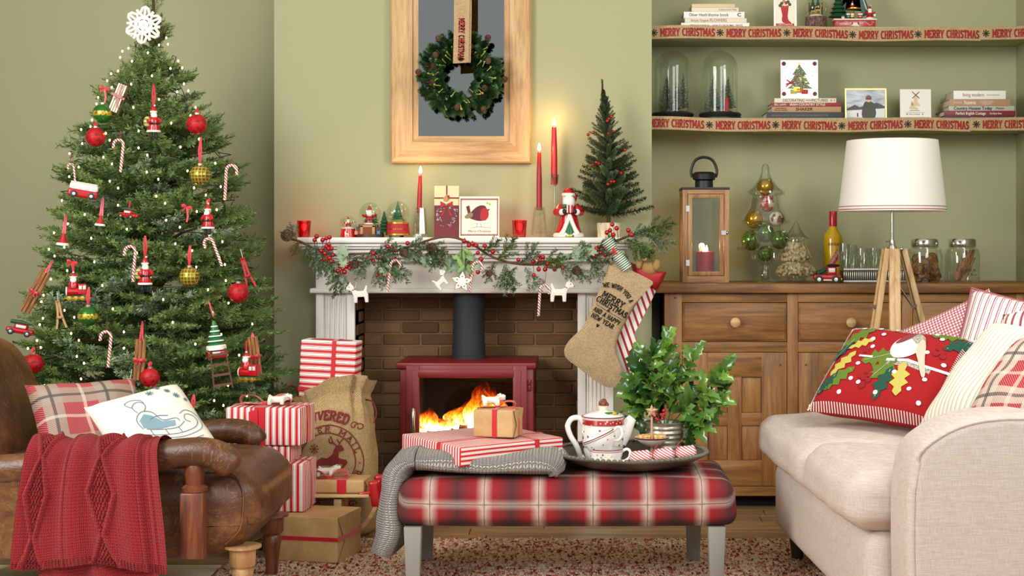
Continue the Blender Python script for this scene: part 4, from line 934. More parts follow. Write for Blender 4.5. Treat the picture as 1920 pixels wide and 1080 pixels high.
def gift(name, label, size, m, loc, rz=0, rx=0, ry=0, bands=('y',), rw=.016, offs=(0, 0), group=None, fold=False):
    w, d, h = size; g = thing(name, label, 'gift', loc, (rx, ry, rz), group)
    bx = MB().rbox((0, 0, h / 2), (w, d, h), .004, 4, (.002, .002, .002)); pb = bx.build('wrapped_box', m, g, angle=50)
    e = .0012
    if 'y' in bands:   # runs over the top, front to back
        b = MB(); strip(b, [(offs[0], -d / 2 - e - .002, 0), (offs[0], -d / 2 - e - .003, h / 2), (offs[0], -d / 2 - e - .001, h + e), (offs[0], 0, h + e + .0025), (offs[0], d / 2 + e, h + e), (offs[0], d / 2 + e + .002, 0)], (1, 0, 0), rw); b.build('ribbon', M_ribbon, g)
    if 'x' in bands:
        b = MB(); strip(b, [(-w / 2 - e - .002, offs[1], 0), (-w / 2 - e - .003, offs[1], h / 2), (-w / 2 - e, offs[1], h + e), (0, offs[1], h + e + .003), (w / 2 + e, offs[1], h + e), (w / 2 + e + .003, offs[1], h / 2), (w / 2 + e + .002, offs[1], 0)], (0, 1, 0), rw); b.build('ribbon', M_ribbon, g)
    if 'z' in bands:
        b = MB(); z = h * .52; strip(b, [(-w / 2 - .003, -d / 2 - .003, z), (0, -d / 2 - .004, z), (w / 2 + .003, -d / 2 - .003, z), (w / 2 + .0065, 0, z), (w / 2 + .003, d / 2 + .003, z), (-w / 2 - .003, d / 2 + .003, z), (-w / 2 - .003, -d / 2 - .003, z)], (0, 0, 1), rw); b.build('ribbon', M_ribbon, g)
    if fold:     # triangular flaps of the folded paper on the right-hand end
        b = MB(); x = w / 2 + .003
        b.add([(x, -d / 2, 0), (x, d / 2, 0), (x + .001, d * .2, h * .5), (x + .001, -d * .2, h * .5)], [(0, 1, 2, 3)]); b.add([(x, d / 2, h), (x, -d / 2, h), (x + .0016, -d * .25, h * .42), (x + .0016, d * .25, h * .42)], [(0, 1, 2, 3)]); b.build('paper_fold', m, g, smooth=False)
    return g
SCOT = [(0, 0), (.15, 0), (.18, .27), (.5, .27), (.52, 0), (.67, 0), (.69, .35), (.74, .5), (.80, .58), (.98, .61), (1.02, .68), (.98, .76), (.88, .86), (.81, 1.0), (.75, .87), (.67, .82), (.61, .62), (.5, .55), (.2, .55), (.15, .66), (.07, .82), (.0, .74), (.05, .56), (.0, .4)]
M_plush = mat('white_felt', '#ebe6da', .9, fn=lambda t: t.bump(t.noise(t.co(), 300, 2), .3, .001))
M_collar = mat('tartan_collar', '#9c2030', .8, fn=stripes_fn('#a01c2a', '#f0e8e0', 500, .25, 0, 'Object'))
_scot = None
def scottie(name, label, loc, size, rot=(0, 0, 0), flip=False, string=0, group=None):
    global _scot
    t = thing(name, label, 'ornament', loc, rot, group)
    if _scot is None:
        _scot = [MB().ext([(x - .5, z) for x, z in SCOT], -.11, .11).build('body', M_plush, bevel=.06, seg=3, mesh_only=True),
                 MB().at((.16, 0, .62), (0, .5, 0)).rbox((0, 0, 0), (.16, .25, .055), .02, 2).build('collar', M_collar, mesh_only=True), MB().ball((.36, -.115, .76), .022, 8, 6).build('eye', M_blk, mesh_only=True), MB().ball((.51, 0, .67), (.03, .05, .03), 8, 6).build('nose', M_blk, mesh_only=True)]
    for k, me in enumerate(_scot):
        o = link(('body', 'collar', 'eye', 'nose')[k], me, t); o.scale = ((-1 if flip else 1) * size, size, size)
    if string: MB().tube([(.1 * size * (-1 if flip else 1), 0, .6 * size), (.08 * size, .004, string)], .0007, 5).build('string', M_cream, t)
    return t

# stack of presents beside the armchair
GP = 'presents piled beside the armchair'
gift('brown_paper_present', 'large brown paper present with one red ribbon band on the rug', (.225, .20, .140), M_kraft, (XX(590, 4.70), 4.72, RZ), -.22, bands=('z',), rw=.012, group=GP, fold=True)
gift('striped_present', 'deep upright-striped present resting on the large brown paper present', (.26, .17, .150), M_wrv, (XX(503, 4.74), 4.77, .156), -.04, bands=('x',), rw=.012, group=GP)
gift('flat_striped_present', 'flat red striped present, second from the top of the pile behind the chair arm', (.25, .16, .050), M_wrv, (XX(480, 4.76), 4.78, .309), -.03, bands=('y',), group=GP, offs=(-.02, 0))
g1 = gift('bowed_striped_present', 'red and white striped present with satin bow on top of the pile', (.24, .17, .118), M_wrv, (XX(506, 4.76), 4.78, .3625), -.10, bands=('y', 'x'), rw=.034, group=GP, offs=(-.01, 0))
bow(g1, (-.01, -.02, .121), .075, (0, 0, .1), w=.035)
b = MB(); strip(b, [(-.03, -.091, .11), (-.028, -.094, .06), (-.03, -.093, .045)], (1, 0, .3), .03); b.build('ribbon_tail', M_ribbon, g1)
wp = W(530, 752, 4.70); scottie('felt_dog_tag', 'white felt dog lying on the bow of the striped present', (wp.x - .01, 4.70, .497), .075, (-1.35, 0, .15))

# burlap sack
SKX, SKY = XX(627, 5.14), 5.14
sk = thing('burlap_sack', 'burlap gift sack printed with a leaping reindeer and red lettering', 'sack', (SKX, SKY, 0))
SKH = .535
KP = [(0, .120, .075), (.03, .140, .098), (.12, .148, .112), (.3, .146, .115), (.5, .143, .112), (.66, .138, .105), (.78, .128, .096), (.86, .115, .085), (.90, .108, .08), (.95, .118, .088), (1, .128, .094)]
def skr(v):
    for (a, x0, y0), (c, x1, y1) in zip(KP, KP[1:]):
        if v <= c: k = (v - a) / (c - a); k = k * k * (3 - 2 * k) if a > .5 else k; return x0 + (x1 - x0) * k, y0 + (y1 - y0) * k
    return KP[-1][1:]
def skp(u, v, ins=0):
    rx, ry = skr(v); a = 2 * PI * u; cs, sn = math.cos(a), math.sin(a); e = .62
    x = math.copysign(abs(cs) ** e, cs) * (rx - ins); y = math.copysign(abs(sn) ** e, sn) * (ry - ins)
    pl_ = max(0, v - .66) / .34; wv = (.012 * math.sin(a * 9 + 1) + .008 * math.sin(a * 15)) * pl_ + .008 * mnoise.noise(Vector((x * 14, z_ := v * 6, y * 9)))
    L = math.hypot(x, y) or 1; drop = .05 * max(0, -x / rx) * pl_
    return (x + x / L * wv, y + y / L * wv, SKH * v - drop - .018 * pl_ * math.sin(a * 2 + .5))
b = MB().grid(lambda u, v: skp(u, v), 96, 56, cu=True, caps=False); b.grid(lambda u, v: skp(1 - u, .72 + .28 * v, .008), 96, 14, cu=True); b.build('bag', M_burlap, sk, angle=80)
def skfront(x, z, off=.002):
    v = max(0, min(1, z / SKH)); rx, ry = skr(v); k = min(.98, abs(x / rx)) ** (1 / .62); a = math.acos(k if x >= 0 else -k); u = 1 - a / (2 * PI)
    p = skp(u, v); return (p[0], p[1] - off, p[2])
s_ = S(5.03); KX = lambda px: (px - 627) / s_ * 1.0; KZ = lambda py: ZZ(py, 5.03)
b = MB(); cz0, rO, rI = KZ(865), 67 / s_, 53 / s_; cx0 = KX(624)
for r in (rO, rI): stroke(b, [(cx0 + r * math.cos(2 * PI * k / 48), cz0 + r * math.sin(2 * PI * k / 48)) for k in range(49)], .0032, lambda x, z: skfront(x, z, .003))
def arcput(r, a0, sgn=-1):
    def put(x, z):
        a = math.radians(a0) + sgn * x / r; rr_ = r + z; return skfront(cx0 + rr_ * math.cos(a), cz0 + rr_ * math.sin(a), .003)
    return put
h_ = .0165; slab(b, 'REINDEER MAIL .', arcput(rI + .0045, 196), h_, .2, .4, math.radians(202) * (rI + .0045) / slab_len('REINDEER MAIL .', h_, .4))
slab(b, 'R', arcput(rI + .005, -17), h_, .2, .1)
b.build('mail_stamp', M_inkm, sk, smooth=False)
b = MB(); R2 = .30; n_ = slab_len('DELIVERED', .031, .1, .95)
def arc2(x, z): a = math.radians(90) + .22 - x / R2; return skfront(KX(597) + (R2 + z) * math.cos(a), KZ(786) - R2 + (R2 + z) * math.sin(a), .003)
slab(b, 'DELIVERED', arc2, .028, .24, .1, .92); b.build('heading', M_inkm, sk, smooth=False)
deer = [(597, 876), (606, 862), (613, 858), (624, 859), (634, 852), (637, 842), (641, 835), (650, 834), (655, 841), (654, 844), (645, 847), (645, 858), (652, 860), (660, 862), (662, 868), (654, 877), (650, 875), (655, 869), (645, 868), (634, 872), (622, 872), (612, 872), (604, 878), (598, 880)]
b = MB()
def fanput(px, py): return skfront(KX(px), KZ(py), .0035)
for tri in ([0, 1, 2, 21, 22, 23], [2, 3, 19, 20, 21], [3, 4, 10, 11, 18, 19], [4, 5, 6, 10], [6, 7, 8, 9, 10], [11, 12, 13, 17, 18], [13, 14, 15, 16, 17]):
    b.add([fanput(*deer[i]) for i in tri], [tuple(range(len(tri)))])
for ln in ([(642, 836), (634, 828), (630, 818)], [(637, 831), (628, 829), (627, 822)], [(645, 835), (648, 828), (653, 823)], [(646, 830), (642, 824)]): stroke(b, [(KX(x), KZ(y)) for x, y in ln], .004, lambda x, z: skfront(x, z, .0035))
b.build('reindeer_print', M_inkm, sk, smooth=False)
b = MB(); slab(b, '*', lambda x, z: skfront(KX(591) + x, KZ(851) + z, .0035), .032, .13); b.build('snowflake_print', M_inkm, sk, smooth=False)
b = MB()
for cx, cy, sg in ((673, 800, 1), (684, 803, -1), (600, 945, 1), (655, 945, -1), (670, 944, 1)): stroke(b, [(KX(cx) + sg * (.016 - .0022 * k * .5) * math.cos(k * .6), KZ(cy) + (.013 - .0022 * k * .5 * .8) * math.sin(k * .6)) for k in range(12)], .0028, lambda x, z: skfront(x, z, .003))
stroke(b, [(KX(592), KZ(932)), (KX(610), KZ(938)), (KX(640), KZ(936)), (KX(668), KZ(932))], .003, lambda x, z: skfront(x, z, .003))
b.build('scroll_print', M_inkm, sk, smooth=False)
b = MB().tube(smoothpath([skp(.985, .87), (.135, -.03, .455), (.15, -.04, .42), (.142, -.05, .385)], 6), .0028, 6); b.build('drawstring', mat('dark_red_cord', '#6e1a18', .8), sk)
b = MB().tube(smoothpath([skp(.52, .87), (-.13, -.02, .50), (-.15, -.03, .51), (-.16, -.03, .49)], 6), .0028, 6); b.build('drawstring', MATS['dark_red_cord'], sk)
g6 = gift('banded_present', 'red and white banded present sticking out of the burlap sack', (.19, .11, .20), M_wrz, (XX(616, 5.12), 5.14, .465), -.05, ry=.045, bands=('y',), rw=.014, offs=(.02, 0))
b = MB(); strip(b, [(-.097, -.058, .035), (0, -.0605, .03), (.097, -.058, .028)], (0, 0, 1), .014); b.build('ribbon', M_ribbon, g6)
bowf(g6, (.025, -.066, .03), .035)

# sledge with a parcel
SLY = 4.93
sl = thing('wooden_sledge', 'small wooden sledge with red metal tips beside the sack', 'sledge', (XX(600, SLY), SLY, 0)); so = sl.location
M_run = wood('sledge_wood', '#a8814f', '#c7a06c', '#d9b988', 'x', 1.2)
for dy in (-.085, .045):
    pts = smoothpath([W(x, y, SLY) for x, y in ((709, 908), (714, 930), (706, 952), (690, 975), (668, 995), (640, 1008), (600, 1014), (540, 1016))], 5)
    b = MB(); strip(b, [(p.x - so.x, dy, p.z - so.z) for p in pts], (0, 1, 0), .024, .006); b.build('runner', M_run, sl)
    b = MB(); c = W(711, 917, SLY); b.at((c.x - so.x, dy, c.z), (0, -.15, 0)); b.rbox((0, 0, 0), (.036, .034, .085), .010, 3); b.rbox((-.03, 0, .004), (.05, .02, .016), .006, 2); b.build('red_tip', M_red, sl)
for dy in (-.085, -.02, .045):
    a, c = W(590, 921, SLY), W(700, 919, SLY); b = MB(); b.bx(-.17, c.x - so.x, dy - .018, dy + .018, c.z - .008, c.z + .002); b.build('slat', M_run, sl, bevel=.002)
MB().bx(-.12, -.09, -.09, .055, .02, .168).build('strut', M_run, sl, bevel=.002); MB().bx(.06, .085, -.09, .055, .07, .168).build('strut', M_run, sl, bevel=.002)
g5 = gift('sledge_parcel', 'flat brown paper parcel with red ribbon lying on the sledge', (.185, .12, .042), M_kraft, (XX(642, SLY) - .005, SLY - .025, .187), -.06, bands=('y',), rw=.03, offs=(.02, 0), fold=True)
bow(g5, (-.03, -.03, .045), .06, (0, 0, .1), w=.03)
wp = W(622, 893, 4.88); scottie('felt_dog_tag', 'white felt dog lying on the parcel on the sledge', (wp.x - .01, 4.872, .244), .075, (-1.35, 0, .1))

# ------------------------------------------------------------------ on the bench
g7 = gift('large_striped_present', 'large flat striped present lying on the grey throw', (.365, .32, .056), M_wrh, (-.297, 4.475, .366), .66, ry=.0, rx=.02, bands=('y', 'x'), rw=.016, offs=(.085, -.05), fold=False)
b = MB()
for sg in (-1, 1):
    pass
g8 = gift('brown_paper_parcel', 'small brown paper parcel with red ribbon on the large striped present', (.122, .10, .080), M_kraft, (XX(934, 4.45), 4.45, .4265), -.25, bands=('y', 'x'), rw=.014, offs=(.005, 0), fold=True)
bow(g8, (0, -.005, .0815), .05, (0, 0, .2), w=.018)
scottie('felt_dog_tag', 'white felt dog lying on the small brown paper parcel', (XX(930, 4.44), 4.42, .523), .072, (-1.3, 0, .2))

TZ = BZ1 + .0125
M_pew = mat('pewter_grey', '#5c5750', .45, .3, fn=lambda t: (t.col(t.ramp(t.noise(t.co(), 14, 4), [(.3, '#4c4740'), (.7, '#6f6a61')]))))
TCX, TCY = XX(1181, 4.49), 4.485
tr = thing('round_tray', 'large round grey tray with a beaded rim on the bench', 'tray', (TCX, TCY, TZ))
MB().lathe([(.0, .0), (.12, .0), (.155, .006), (.195, .02), (.222, .034), (.236, .040), (.238, .044), (.234, .046), (.22, .040), (.19, .024), (.15, .011), (.115, .007), (0, .007)], 72).build('dish', M_pew, tr)
b = MB()
for k in range(84):
    a = 2 * PI * k / 84; b.at((.229 * math.cos(a), .229 * math.sin(a), .046), (0, 0, a + .5)); b.ball((0, 0, 0), (.009, .0065, .005), 8, 5)
stuff(b.build('beaded_rim', mat('pewter_light', '#7d7a70', .4, .3), tr))
TS = TZ + .0075
# teapot
tp = thing('teapot', 'white Christmas coffee pot with lid, red band and cupcake knob', 'teapot', (XX(1131, 4.55), 4.545, TS))
prof = [(.0, 0), (.048, 0), (.052, .004), (.060, .03), (.064, .06), (.064, .09), (.060, .115), (.061, .128), (.059, .128), (.05, .12)]
MB().lathe(prof, 40).build('body', M_cer, tp)
MB().lathe([(.0645, .112), (.0622, .126)], 40, caps=False).lathe([(.0632, .111), (.0650, .1115), (.0632, .1125)], 40, caps=False).build('red_band', mat('band_red', '#a81822', .2, coat=.3, fn=lambda t: t.col(t.ramp(t.voro(t.co(), 90), [(.16, '#d9b24a'), (.2, '#e8e0d0'), (.24, '#a81822')]))), tp)
MB().lathe([(.0, .128), (.063, .128), (.065, .133), (.060, .139), (.04, .147), (.015, .152), (0, .152)], 40).build('lid', M_cer, tp)
MB().lathe([(.0655, .1325), (.0660, .1345), (.0650, .136)], 40, caps=False).build('lid_line', mat('band_brown', '#8a3a34', .3), tp)
MB().lathe([(.012, .150), (.0155, .166), (0, .166)], 14).build('cupcake_case', mat('case_cream', '#e9dcc8', .5), tp)
b = MB()
for k in range(9): a = k * 2.4; b.ball((.009 * math.cos(a) * (1 - k / 14), .009 * math.sin(a) * (1 - k / 14), .169 + k * .0016), .0085 - k * .0003, 8, 6)
b.ball((0, 0, .184), .004, 8, 6); b.build('cupcake_icing', mat('choc', '#7c4430', .35), tp)
for k, (dx, dy, an, m) in enumerate([(.02, -.035, .3, M_green), (.038, -.03, -.6, M_green), (.012, -.04, 2.6, M_green), (.034, -.04, .9, M_yellow), (.03, -.028, 2.2, M_yellow)]):
    MB().at((dx, dy, .1465), (0, 0, an)).ball((0, 0, 0), (.011, .0045, .004), 8, 5).build('lid_flower_leaf', m, tp)
hp = smoothpath([(-.058, 0, .108), (-.072, 0, .128), (-.096, 0, .126), (-.108, 0, .104), (-.100, 0, .075), (-.082, 0, .045), (-.073, 0, .022), (-.068, 0, .004), (-.056, 0, .012)], 5)
MB().tube(hp, .0085, 10).build('handle', M_cer, tp)
MB().tube([(.045, 0, .06), (.062, 0, .085), (.076, 0, .112), (.09, 0, .13)], [.03, .026, .02, .013], 16, flat=.7).build('spout', M_cer, tp)
rr = random.Random(3)
def decor(par, r_of_z, z0, z1, n, mats, sz):
    for k in range(n):
        z = rr.uniform(z0, z1); a = rr.uniform(-PI * .95, -PI * .05); r = r_of_z(z)
        o = MB().ball((0, 0, 0), (sz * rr.uniform(.6, 1.3), .0008, sz * rr.uniform(.6, 1.3)), 8, 5).build('painted_motif', mats[k % len(mats)], par, (r * math.cos(a), r * math.sin(a), z), (0, 0, a + PI / 2))
decor(tp, lambda z: .0645 if z > .05 else .058 + z * .12, .02, .1, 22, [M_redm, M_dgreen, M_brown, M_gold, M_brown], .0032)
# cups and saucer
sau = tag(MB().lathe([(.0, 0), (.03, 0), (.06, .006), (.076, .012), (.077, .0135), (.06, .009), (.03, .004), (0, .004)], 40).build('saucer', M_cer, None, (XX(1134, 4.41), 4.415, TS)), 'white saucer with a painted rim under the stacked cups', 'saucer')
MB().lathe([(.0745, .0130), (.0768, .0142), (.074, .0135)], 40, caps=False).build('saucer_rim', mat('band_brown', '#8a3a34', .3), sau)
CUP = [(.0, 0), (.026, 0), (.028, .004), (.042, .016), (.0485, .034), (.050, .05), (.0485, .05), (.046, .034), (.038, .018), (.02, .008), (0, .007)]
def cup(label, loc, rot, grp):
    c = thing('tea_cup', label, 'cup', loc, rot, grp); MB().lathe(CUP, 36).build('bowl', M_cer, c)
    MB().lathe([(.0502, .0475), (.0512, .049), (.0502, .0505)], 36, caps=False).lathe([(.0494, .0425), (.0506, .0435), (.0494, .0445)], 36, caps=False).build('rim_line', mat('band_brown', '#8a3a34', .3), c)
    MB().tube(smoothpath([(.047, 0, .042), (.062, 0, .05), (.072, 0, .042), (.068, 0, .024), (.052, 0, .014), (.04, 0, .016)], 5), .0042, 8).build('handle', M_cer, c)
    decor(c, lambda z: .0485 if z > .03 else .030 + z * .62, .014, .038, 9, [M_redm, M_dgreen, M_gold], .0028)
    return c
cx_, cy_ = XX(1137, 4.40), 4.412
c1 = cup('lower white teacup with a painted poinsettia on the saucer', (cx_, cy_, TS + .0045), (0, 0, -.25), 'stacked tea cups')
for k in range(6): MB().at((.0475 * math.cos(-1.2), .0475 * math.sin(-1.2), .024), (0, 0, -1.2 + PI / 2)).at((.0475 * math.cos(-1.2), .0475 * math.sin(-1.2) - .001, .024), (0, k * PI / 3, -1.2 + PI / 2)).ball((.008, 0, 0), (.008, .001, .004), 8, 5).build('poinsettia_petal', M_papc, c1)
cup('upper white teacup tipped over inside the lower cup', (cx_ - .004, cy_, TS + .047), (.05, -.42, -.2), 'stacked tea cups')
# cake stand
cs = thing('cake_stand', 'small pedestal dish of mince pies with a gold star finial', 'cake stand', (XX(1222, 4.52), 4.52, TS)); M_rose = mat('rose_gold', '#e8bfa0', .3, .6)
MB().lathe([(.0, .0), (.03, 0), (.03, .003), (.006, .008), (.0045, .02), (.0055, .03), (.004, .04), (.0055, .046), (0, .046)], 20).build('stem', M_rose, cs)
MB().lathe([(.0, .046), (.018, .046), (.04, .060), (.053, .072), (.0535, .074), (.05, .072), (.038, .062), (0, .05)], 36).build('dish', M_cer, cs)
MB().lathe([(.0505, .0695), (.0545, .0735), (.0525, .0745)], 36, caps=False).build('rim_line', mat('band_brown', '#8a3a34', .3), cs)
MB().lathe([(.004, .05), (.0035, .135), (0, .135)], 10).build('rod', M_rose, cs)
def star(b, r, t_, n=5, inner=.45):
    pts = [(r * (1 if k % 2 == 0 else inner) * math.cos(PI / 2 + k * PI / n), r * (1 if k % 2 == 0 else inner) * math.sin(PI / 2 + k * PI / n)) for k in range(2 * n)]
    vs = [(x, 0, z) for x, z in pts] + [(0, -t_, 0), (0, t_, 0)]; m = 2 * n
    return b.add(vs, [(i, (i + 1) % m, m) for i in range(m)] + [((i + 1) % m, i, m + 1) for i in range(m)])
b = MB().at((0, 0, .152)); star(b, .021, .007); b.build('star', M_rose, cs, smooth=False)
M_pie = mat('pastry', '#d9a95e', .6, fn=lambda t: (t.col(t.ramp(t.noise(t.co(), 120, 3), [(.35, '#b5762e'), (.65, '#e8c98c')])), t.bump(t.noise(t.co(), 150, 3), .5, .002)))
for k, (dx, dy) in enumerate(((-.022, 0), (.024, .004), (0, .022))): tag(MB().lathe([(.0, 0), (.016, 0), (.021, .013), (.019, .016), (.01, .018), (0, .018)], 16).build('mince_pie', M_pie, None, (cs.location.x + dx, cs.location.y + dy, TS + .064)), ['golden mince pie at the left of the pedestal dish', 'golden mince pie at the right of the pedestal dish', 'golden mince pie at the back of the pedestal dish'][k], 'pie', 'mince pies')
# cracker
M_crk = mat('cracker_paper', '#e8b0b0', .45, fn=lambda t: (lambda X: t.col(t.mix(t.band(t.f('ADD', t.f('MULTIPLY', X[0], .6), X[2]), 130, .42), '#f1e9e2', '#d02c40')))(t.sep(t.co())))
p0, p1 = W(1182, 868, 4.36), W(1304, 858, 4.40)
ck = thing('striped_cracker', 'red and white striped paper cracker lying on the tray', 'cracker', (p0.x, p0.y - .0, TS + .032)); d = Vector((p1.x - p0.x, .03, .016)); L = d.length; dn = d.normalized()
for a, c in ((0, .31), (.36, .66), (.70, 1.0)):
    pts = [dn * (L * (a + (c - a) * k / 8)) for k in range(9)]; r0 = .020
    MB().tube(pts, [r0 * (1 if 0 < k < 8 else .55) * (1 if a != .36 else 1.0) for k in range(9)], 16).build('barrel', M_crk, ck)
for a in (.335, .68):
    c = dn * (L * a); MB().tube([dn * (L * (a - .03)), c, dn * (L * (a + .03))], [.011, .008, .011], 12).build('neck', M_crk, ck)
    MB().tube(smoothpath([c + Vector((0, -.008, -.004)), c + Vector((.002, -.008, .014)), c + Vector((.012, -.006, .032)), c + Vector((.022, -.006, .04))], 5), .0022, 6, flat=.5).build('tie', M_ribbon, ck)
for k, (px, py) in enumerate(((1225, 850), (1238, 852))):
    q = W(px, py, 4.47); t_ = tag(MB().rbox((0, 0, 0), (.036, .014, .012), .005, 3).build('wrapped_sweet', mat('sweet', '#e8e4dc', .35, fn=stripes_fn('#ece8e0', '#4f8a58' if k else '#b05060', 160, .3, 0, 'Object')), None, (q.x, 4.455 + k * .0, TS + .0075 + k * .013), (0, .2 * k, .4 * k)), ['striped wrapped sweet lying flat behind the cracker', 'striped wrapped sweet on top of another by the cake stand'][k], 'sweet', 'wrapped sweets')

# potted holly
HPX, HPY = XX(1246, 4.60), 4.60
pt_ = thing('holly_pot', 'ribbed metal pot filled with holly branches and red berries', 'plant', (HPX, HPY, TS + .0)); M_zinc = mat('zinc', '#a8a594', .35, .7, fn=lambda t: t.col(t.ramp(t.noise(t.co(), 25, 4), [(.3, '#7f7c6c'), (.7, '#c4c1b0')])))
prof = [(.0, .0), (.046, .0)] + [(.046 + .014 * k / 30 + .0016 * math.sin(k * 1.5), .002 + .106 * k / 30) for k in range(31)] + [(.062, .11), (.059, .112), (.057, .108), (.055, .09), (0, .09)]
MB().lathe(prof, 40).build('pot', M_zinc, pt_)
MB().at((.059, -.02, .075)).box((0, 0, 0), (.008, .014, .022)).build('pot_tag', mat('pot_tag', '#5a5648', .6), pt_)
def hleaf():
    L, wd = 1.0, .5; out = []; sp = 4
    top = []
    for k in range(sp * 2 + 1):
        f_ = k / (sp * 2); base = math.sin(PI * (f_ * .9 + .05)) * wd / 2; top.append((f_, base * (1.2 if k % 2 == 1 else .68), .09 if k % 2 == 1 else -.02))
    vs = [(f_, 0, .10 * math.sin(f_ * PI) - .12 * f_ * f_) for f_, _, _ in top]; n = len(vs)
    for sg in (1, -1): vs += [(f_ + (.05 if i % 2 else 0), sg * w, .16 * w / .3 + z_ * .6 + .10 * math.sin(f_ * PI) - .12 * f_ * f_) for i, (f_, w, z_) in enumerate(top)]
    fs = [(i, i + 1, n + i + 1, n + i) for i in range(n - 1)] + [(i + 1, i, 2 * n + i, 2 * n + i + 1) for i in range(n - 1)]
    return MB().add(vs, fs)
M_hol = mat('holly_leaf', '#2f6426', .22, coat=.25, fn=lambda t: t.col(t.mix(t.f('MULTIPLY', t.rnd(), .9), '#1d4818', '#76a03c')))
hl = hleaf().build('leaf', M_hol, mesh_only=True, angle=80)
M_stem = mat('holly_stem', '#3f5230', .7); M_berry = mat('berry', '#a50d14', .2, coat=.4)
bm_ = MB().ball((0, 0, 0), 1, 10, 7).build('berry', M_berry, mesh_only=True)
rr = random.Random(21); po = pt_.location
STEMS = [[(1240, 800), (1225, 750), (1215, 700), (1222, 668)], [(1245, 800), (1245, 740), (1240, 690), (1246, 655)], [(1250, 800), (1262, 750), (1272, 715), (1300, 676)], [(1255, 800), (1285, 765), (1315, 735), (1350, 702)], [(1255, 802), (1285, 790), (1320, 768), (1345, 748)], [(1238, 800), (1210, 770), (1195, 730), (1190, 700)], [(1242, 800), (1228, 770), (1205, 765), (1190, 780)], [(1248, 800), (1256, 770), (1250, 735), (1262, 705)], [(1252, 802), (1276, 800), (1300, 805), (1312, 795)]]
for i, stpx in enumerate(STEMS):
    dep = rr.uniform(-.05, .04); P_ = []
    for k, (x, y) in enumerate(stpx): w = W(x, y, HPY + dep * k / 3); P_.append(w - po)
    P_[0] = Vector((P_[0].x * .5, 0, .085)); P_ = smoothpath(P_, 6)
    MB().tube(P_, [.0022 - .0012 * k / len(P_) for k in range(len(P_))], 5).build('stem', M_stem, pt_)
    for k in range(5, len(P_)):
        for sg in ((-1, 1) if k % 3 == 0 else (1,)):
            t_ = (P_[k] - P_[k - 1]).normalized(); a = rr.uniform(-PI, PI); side = t_.orthogonal().normalized(); side.rotate(Matrix.Rotation(a, 3, t_)); dr = (t_ * (.55 if k < len(P_) - 1 else 1.2) + side * (.9 if k < len(P_) - 1 else .3)); dr.y -= .15; dr.normalize()
            up = Vector((rr.uniform(-.4, .4), -.8, .5)); up = (up - dr * up.dot(dr)).normalized(); y_ = up.cross(dr)
            l = rr.uniform(.05, .082); o = link('leaf', hl, pt_); o.matrix_basis = Matrix.LocRotScale(P_[k], Matrix((dr, y_, up)).transposed().to_quaternion(), Vector((l, l, l)))
for k in range(16):
    w = W(rr.uniform(1226, 1246), rr.uniform(768, 792), HPY - .058) - po; o = link('berry', bm_, pt_, w); q = rr.uniform(.0045, .006); o.scale = (q,) * 3
# ------------------------------------------------------------------ fir foliage
def needles(b, base, tip, n, nl, nw, rr, flat=.35, fwd=.75, taper=True):
    base, tip = Vector(base), Vector(tip); ax = (tip - base); L = ax.length; ax.normalize()
    s1 = ax.cross(Vector((0, 0, 1))); s1 = s1.normalized() if s1.length > .1 else Vector((1, 0, 0)); s2 = s1.cross(ax)
    for k in range(n):
        f_ = (k + rr.random()) / n; a = rr.uniform(0, 2 * PI)
        d = s1 * math.cos(a) + s2 * math.sin(a) * (flat if math.sin(a) < 0 else .8); d = (d.normalized() + ax * fwd).normalized()
        l = nl * rr.uniform(.75, 1.1) * (1 - .35 * f_ if taper else 1); p = base + ax * (L * f_); w = d.cross(ax); w = (w.normalized() if w.length > .05 else s1) * nw
        q = p + d * l; m_ = p + d * (l * .55)
        b.add([p, m_ + w, q, m_ - w], [(0, 1, 2, 3)])
def sprig_mesh(seed, L=1.0, nl=.14, nw=.0105, dens=105, side=6, mat_=None, stem=None):
    rr = random.Random(seed); b = MB(); tw = [((0, 0, 0), (L, 0, .05 * L))]
    for k in range(side):
        f_ = .18 + .6 * (k + rr.random() * .5) / side; sg = 1 if k % 2 else -1; l = L * (1 - f_) * rr.uniform(.6, .85); p = Vector((L * f_, 0, .04 * L)); an = rr.uniform(.55, .8)
        tw.append((p, p + Vector((math.cos(an) * l, sg * math.sin(an) * l, rr.uniform(-.05, .14) * l))))
    for a, c in tw:
        l = (Vector(c) - Vector(a)).length; b.tube([a, c], [.012, .006], 4, caps=False); needles(b, a, c, max(10, int(dens * l)), nl, nw, rr)
    return b.build('sprig', mat_, mesh_only=True, smooth=False)
def fir_fn(dark, light, frost=0):
    def fn(t):
        n = t.noise(t.co('Object'), 3, 2); k = t.f('ADD', t.f('MULTIPLY', t.rnd(), .6), t.f('MULTIPLY', n, .45))
        c = t.mix(k, dark, light)
        if frost: c = t.mix(t.f('MULTIPLY', t.f('GREATER_THAN', t.noise(t.co('Object'), 14, 3), .56), frost), c, '#c9d2c8')
        t.col(c)
    return fn
M_fir = mat('fir_needles', '#3c5638', .6, spec=.3, fn=fir_fn('#2f4c24', '#869f5c'))
M_firf = mat('frosted_fir', '#566b58', .6, spec=.3, fn=fir_fn('#4d6a48', '#9cb08c', .35))
M_bark = mat('bark', '#4a3524', .9)
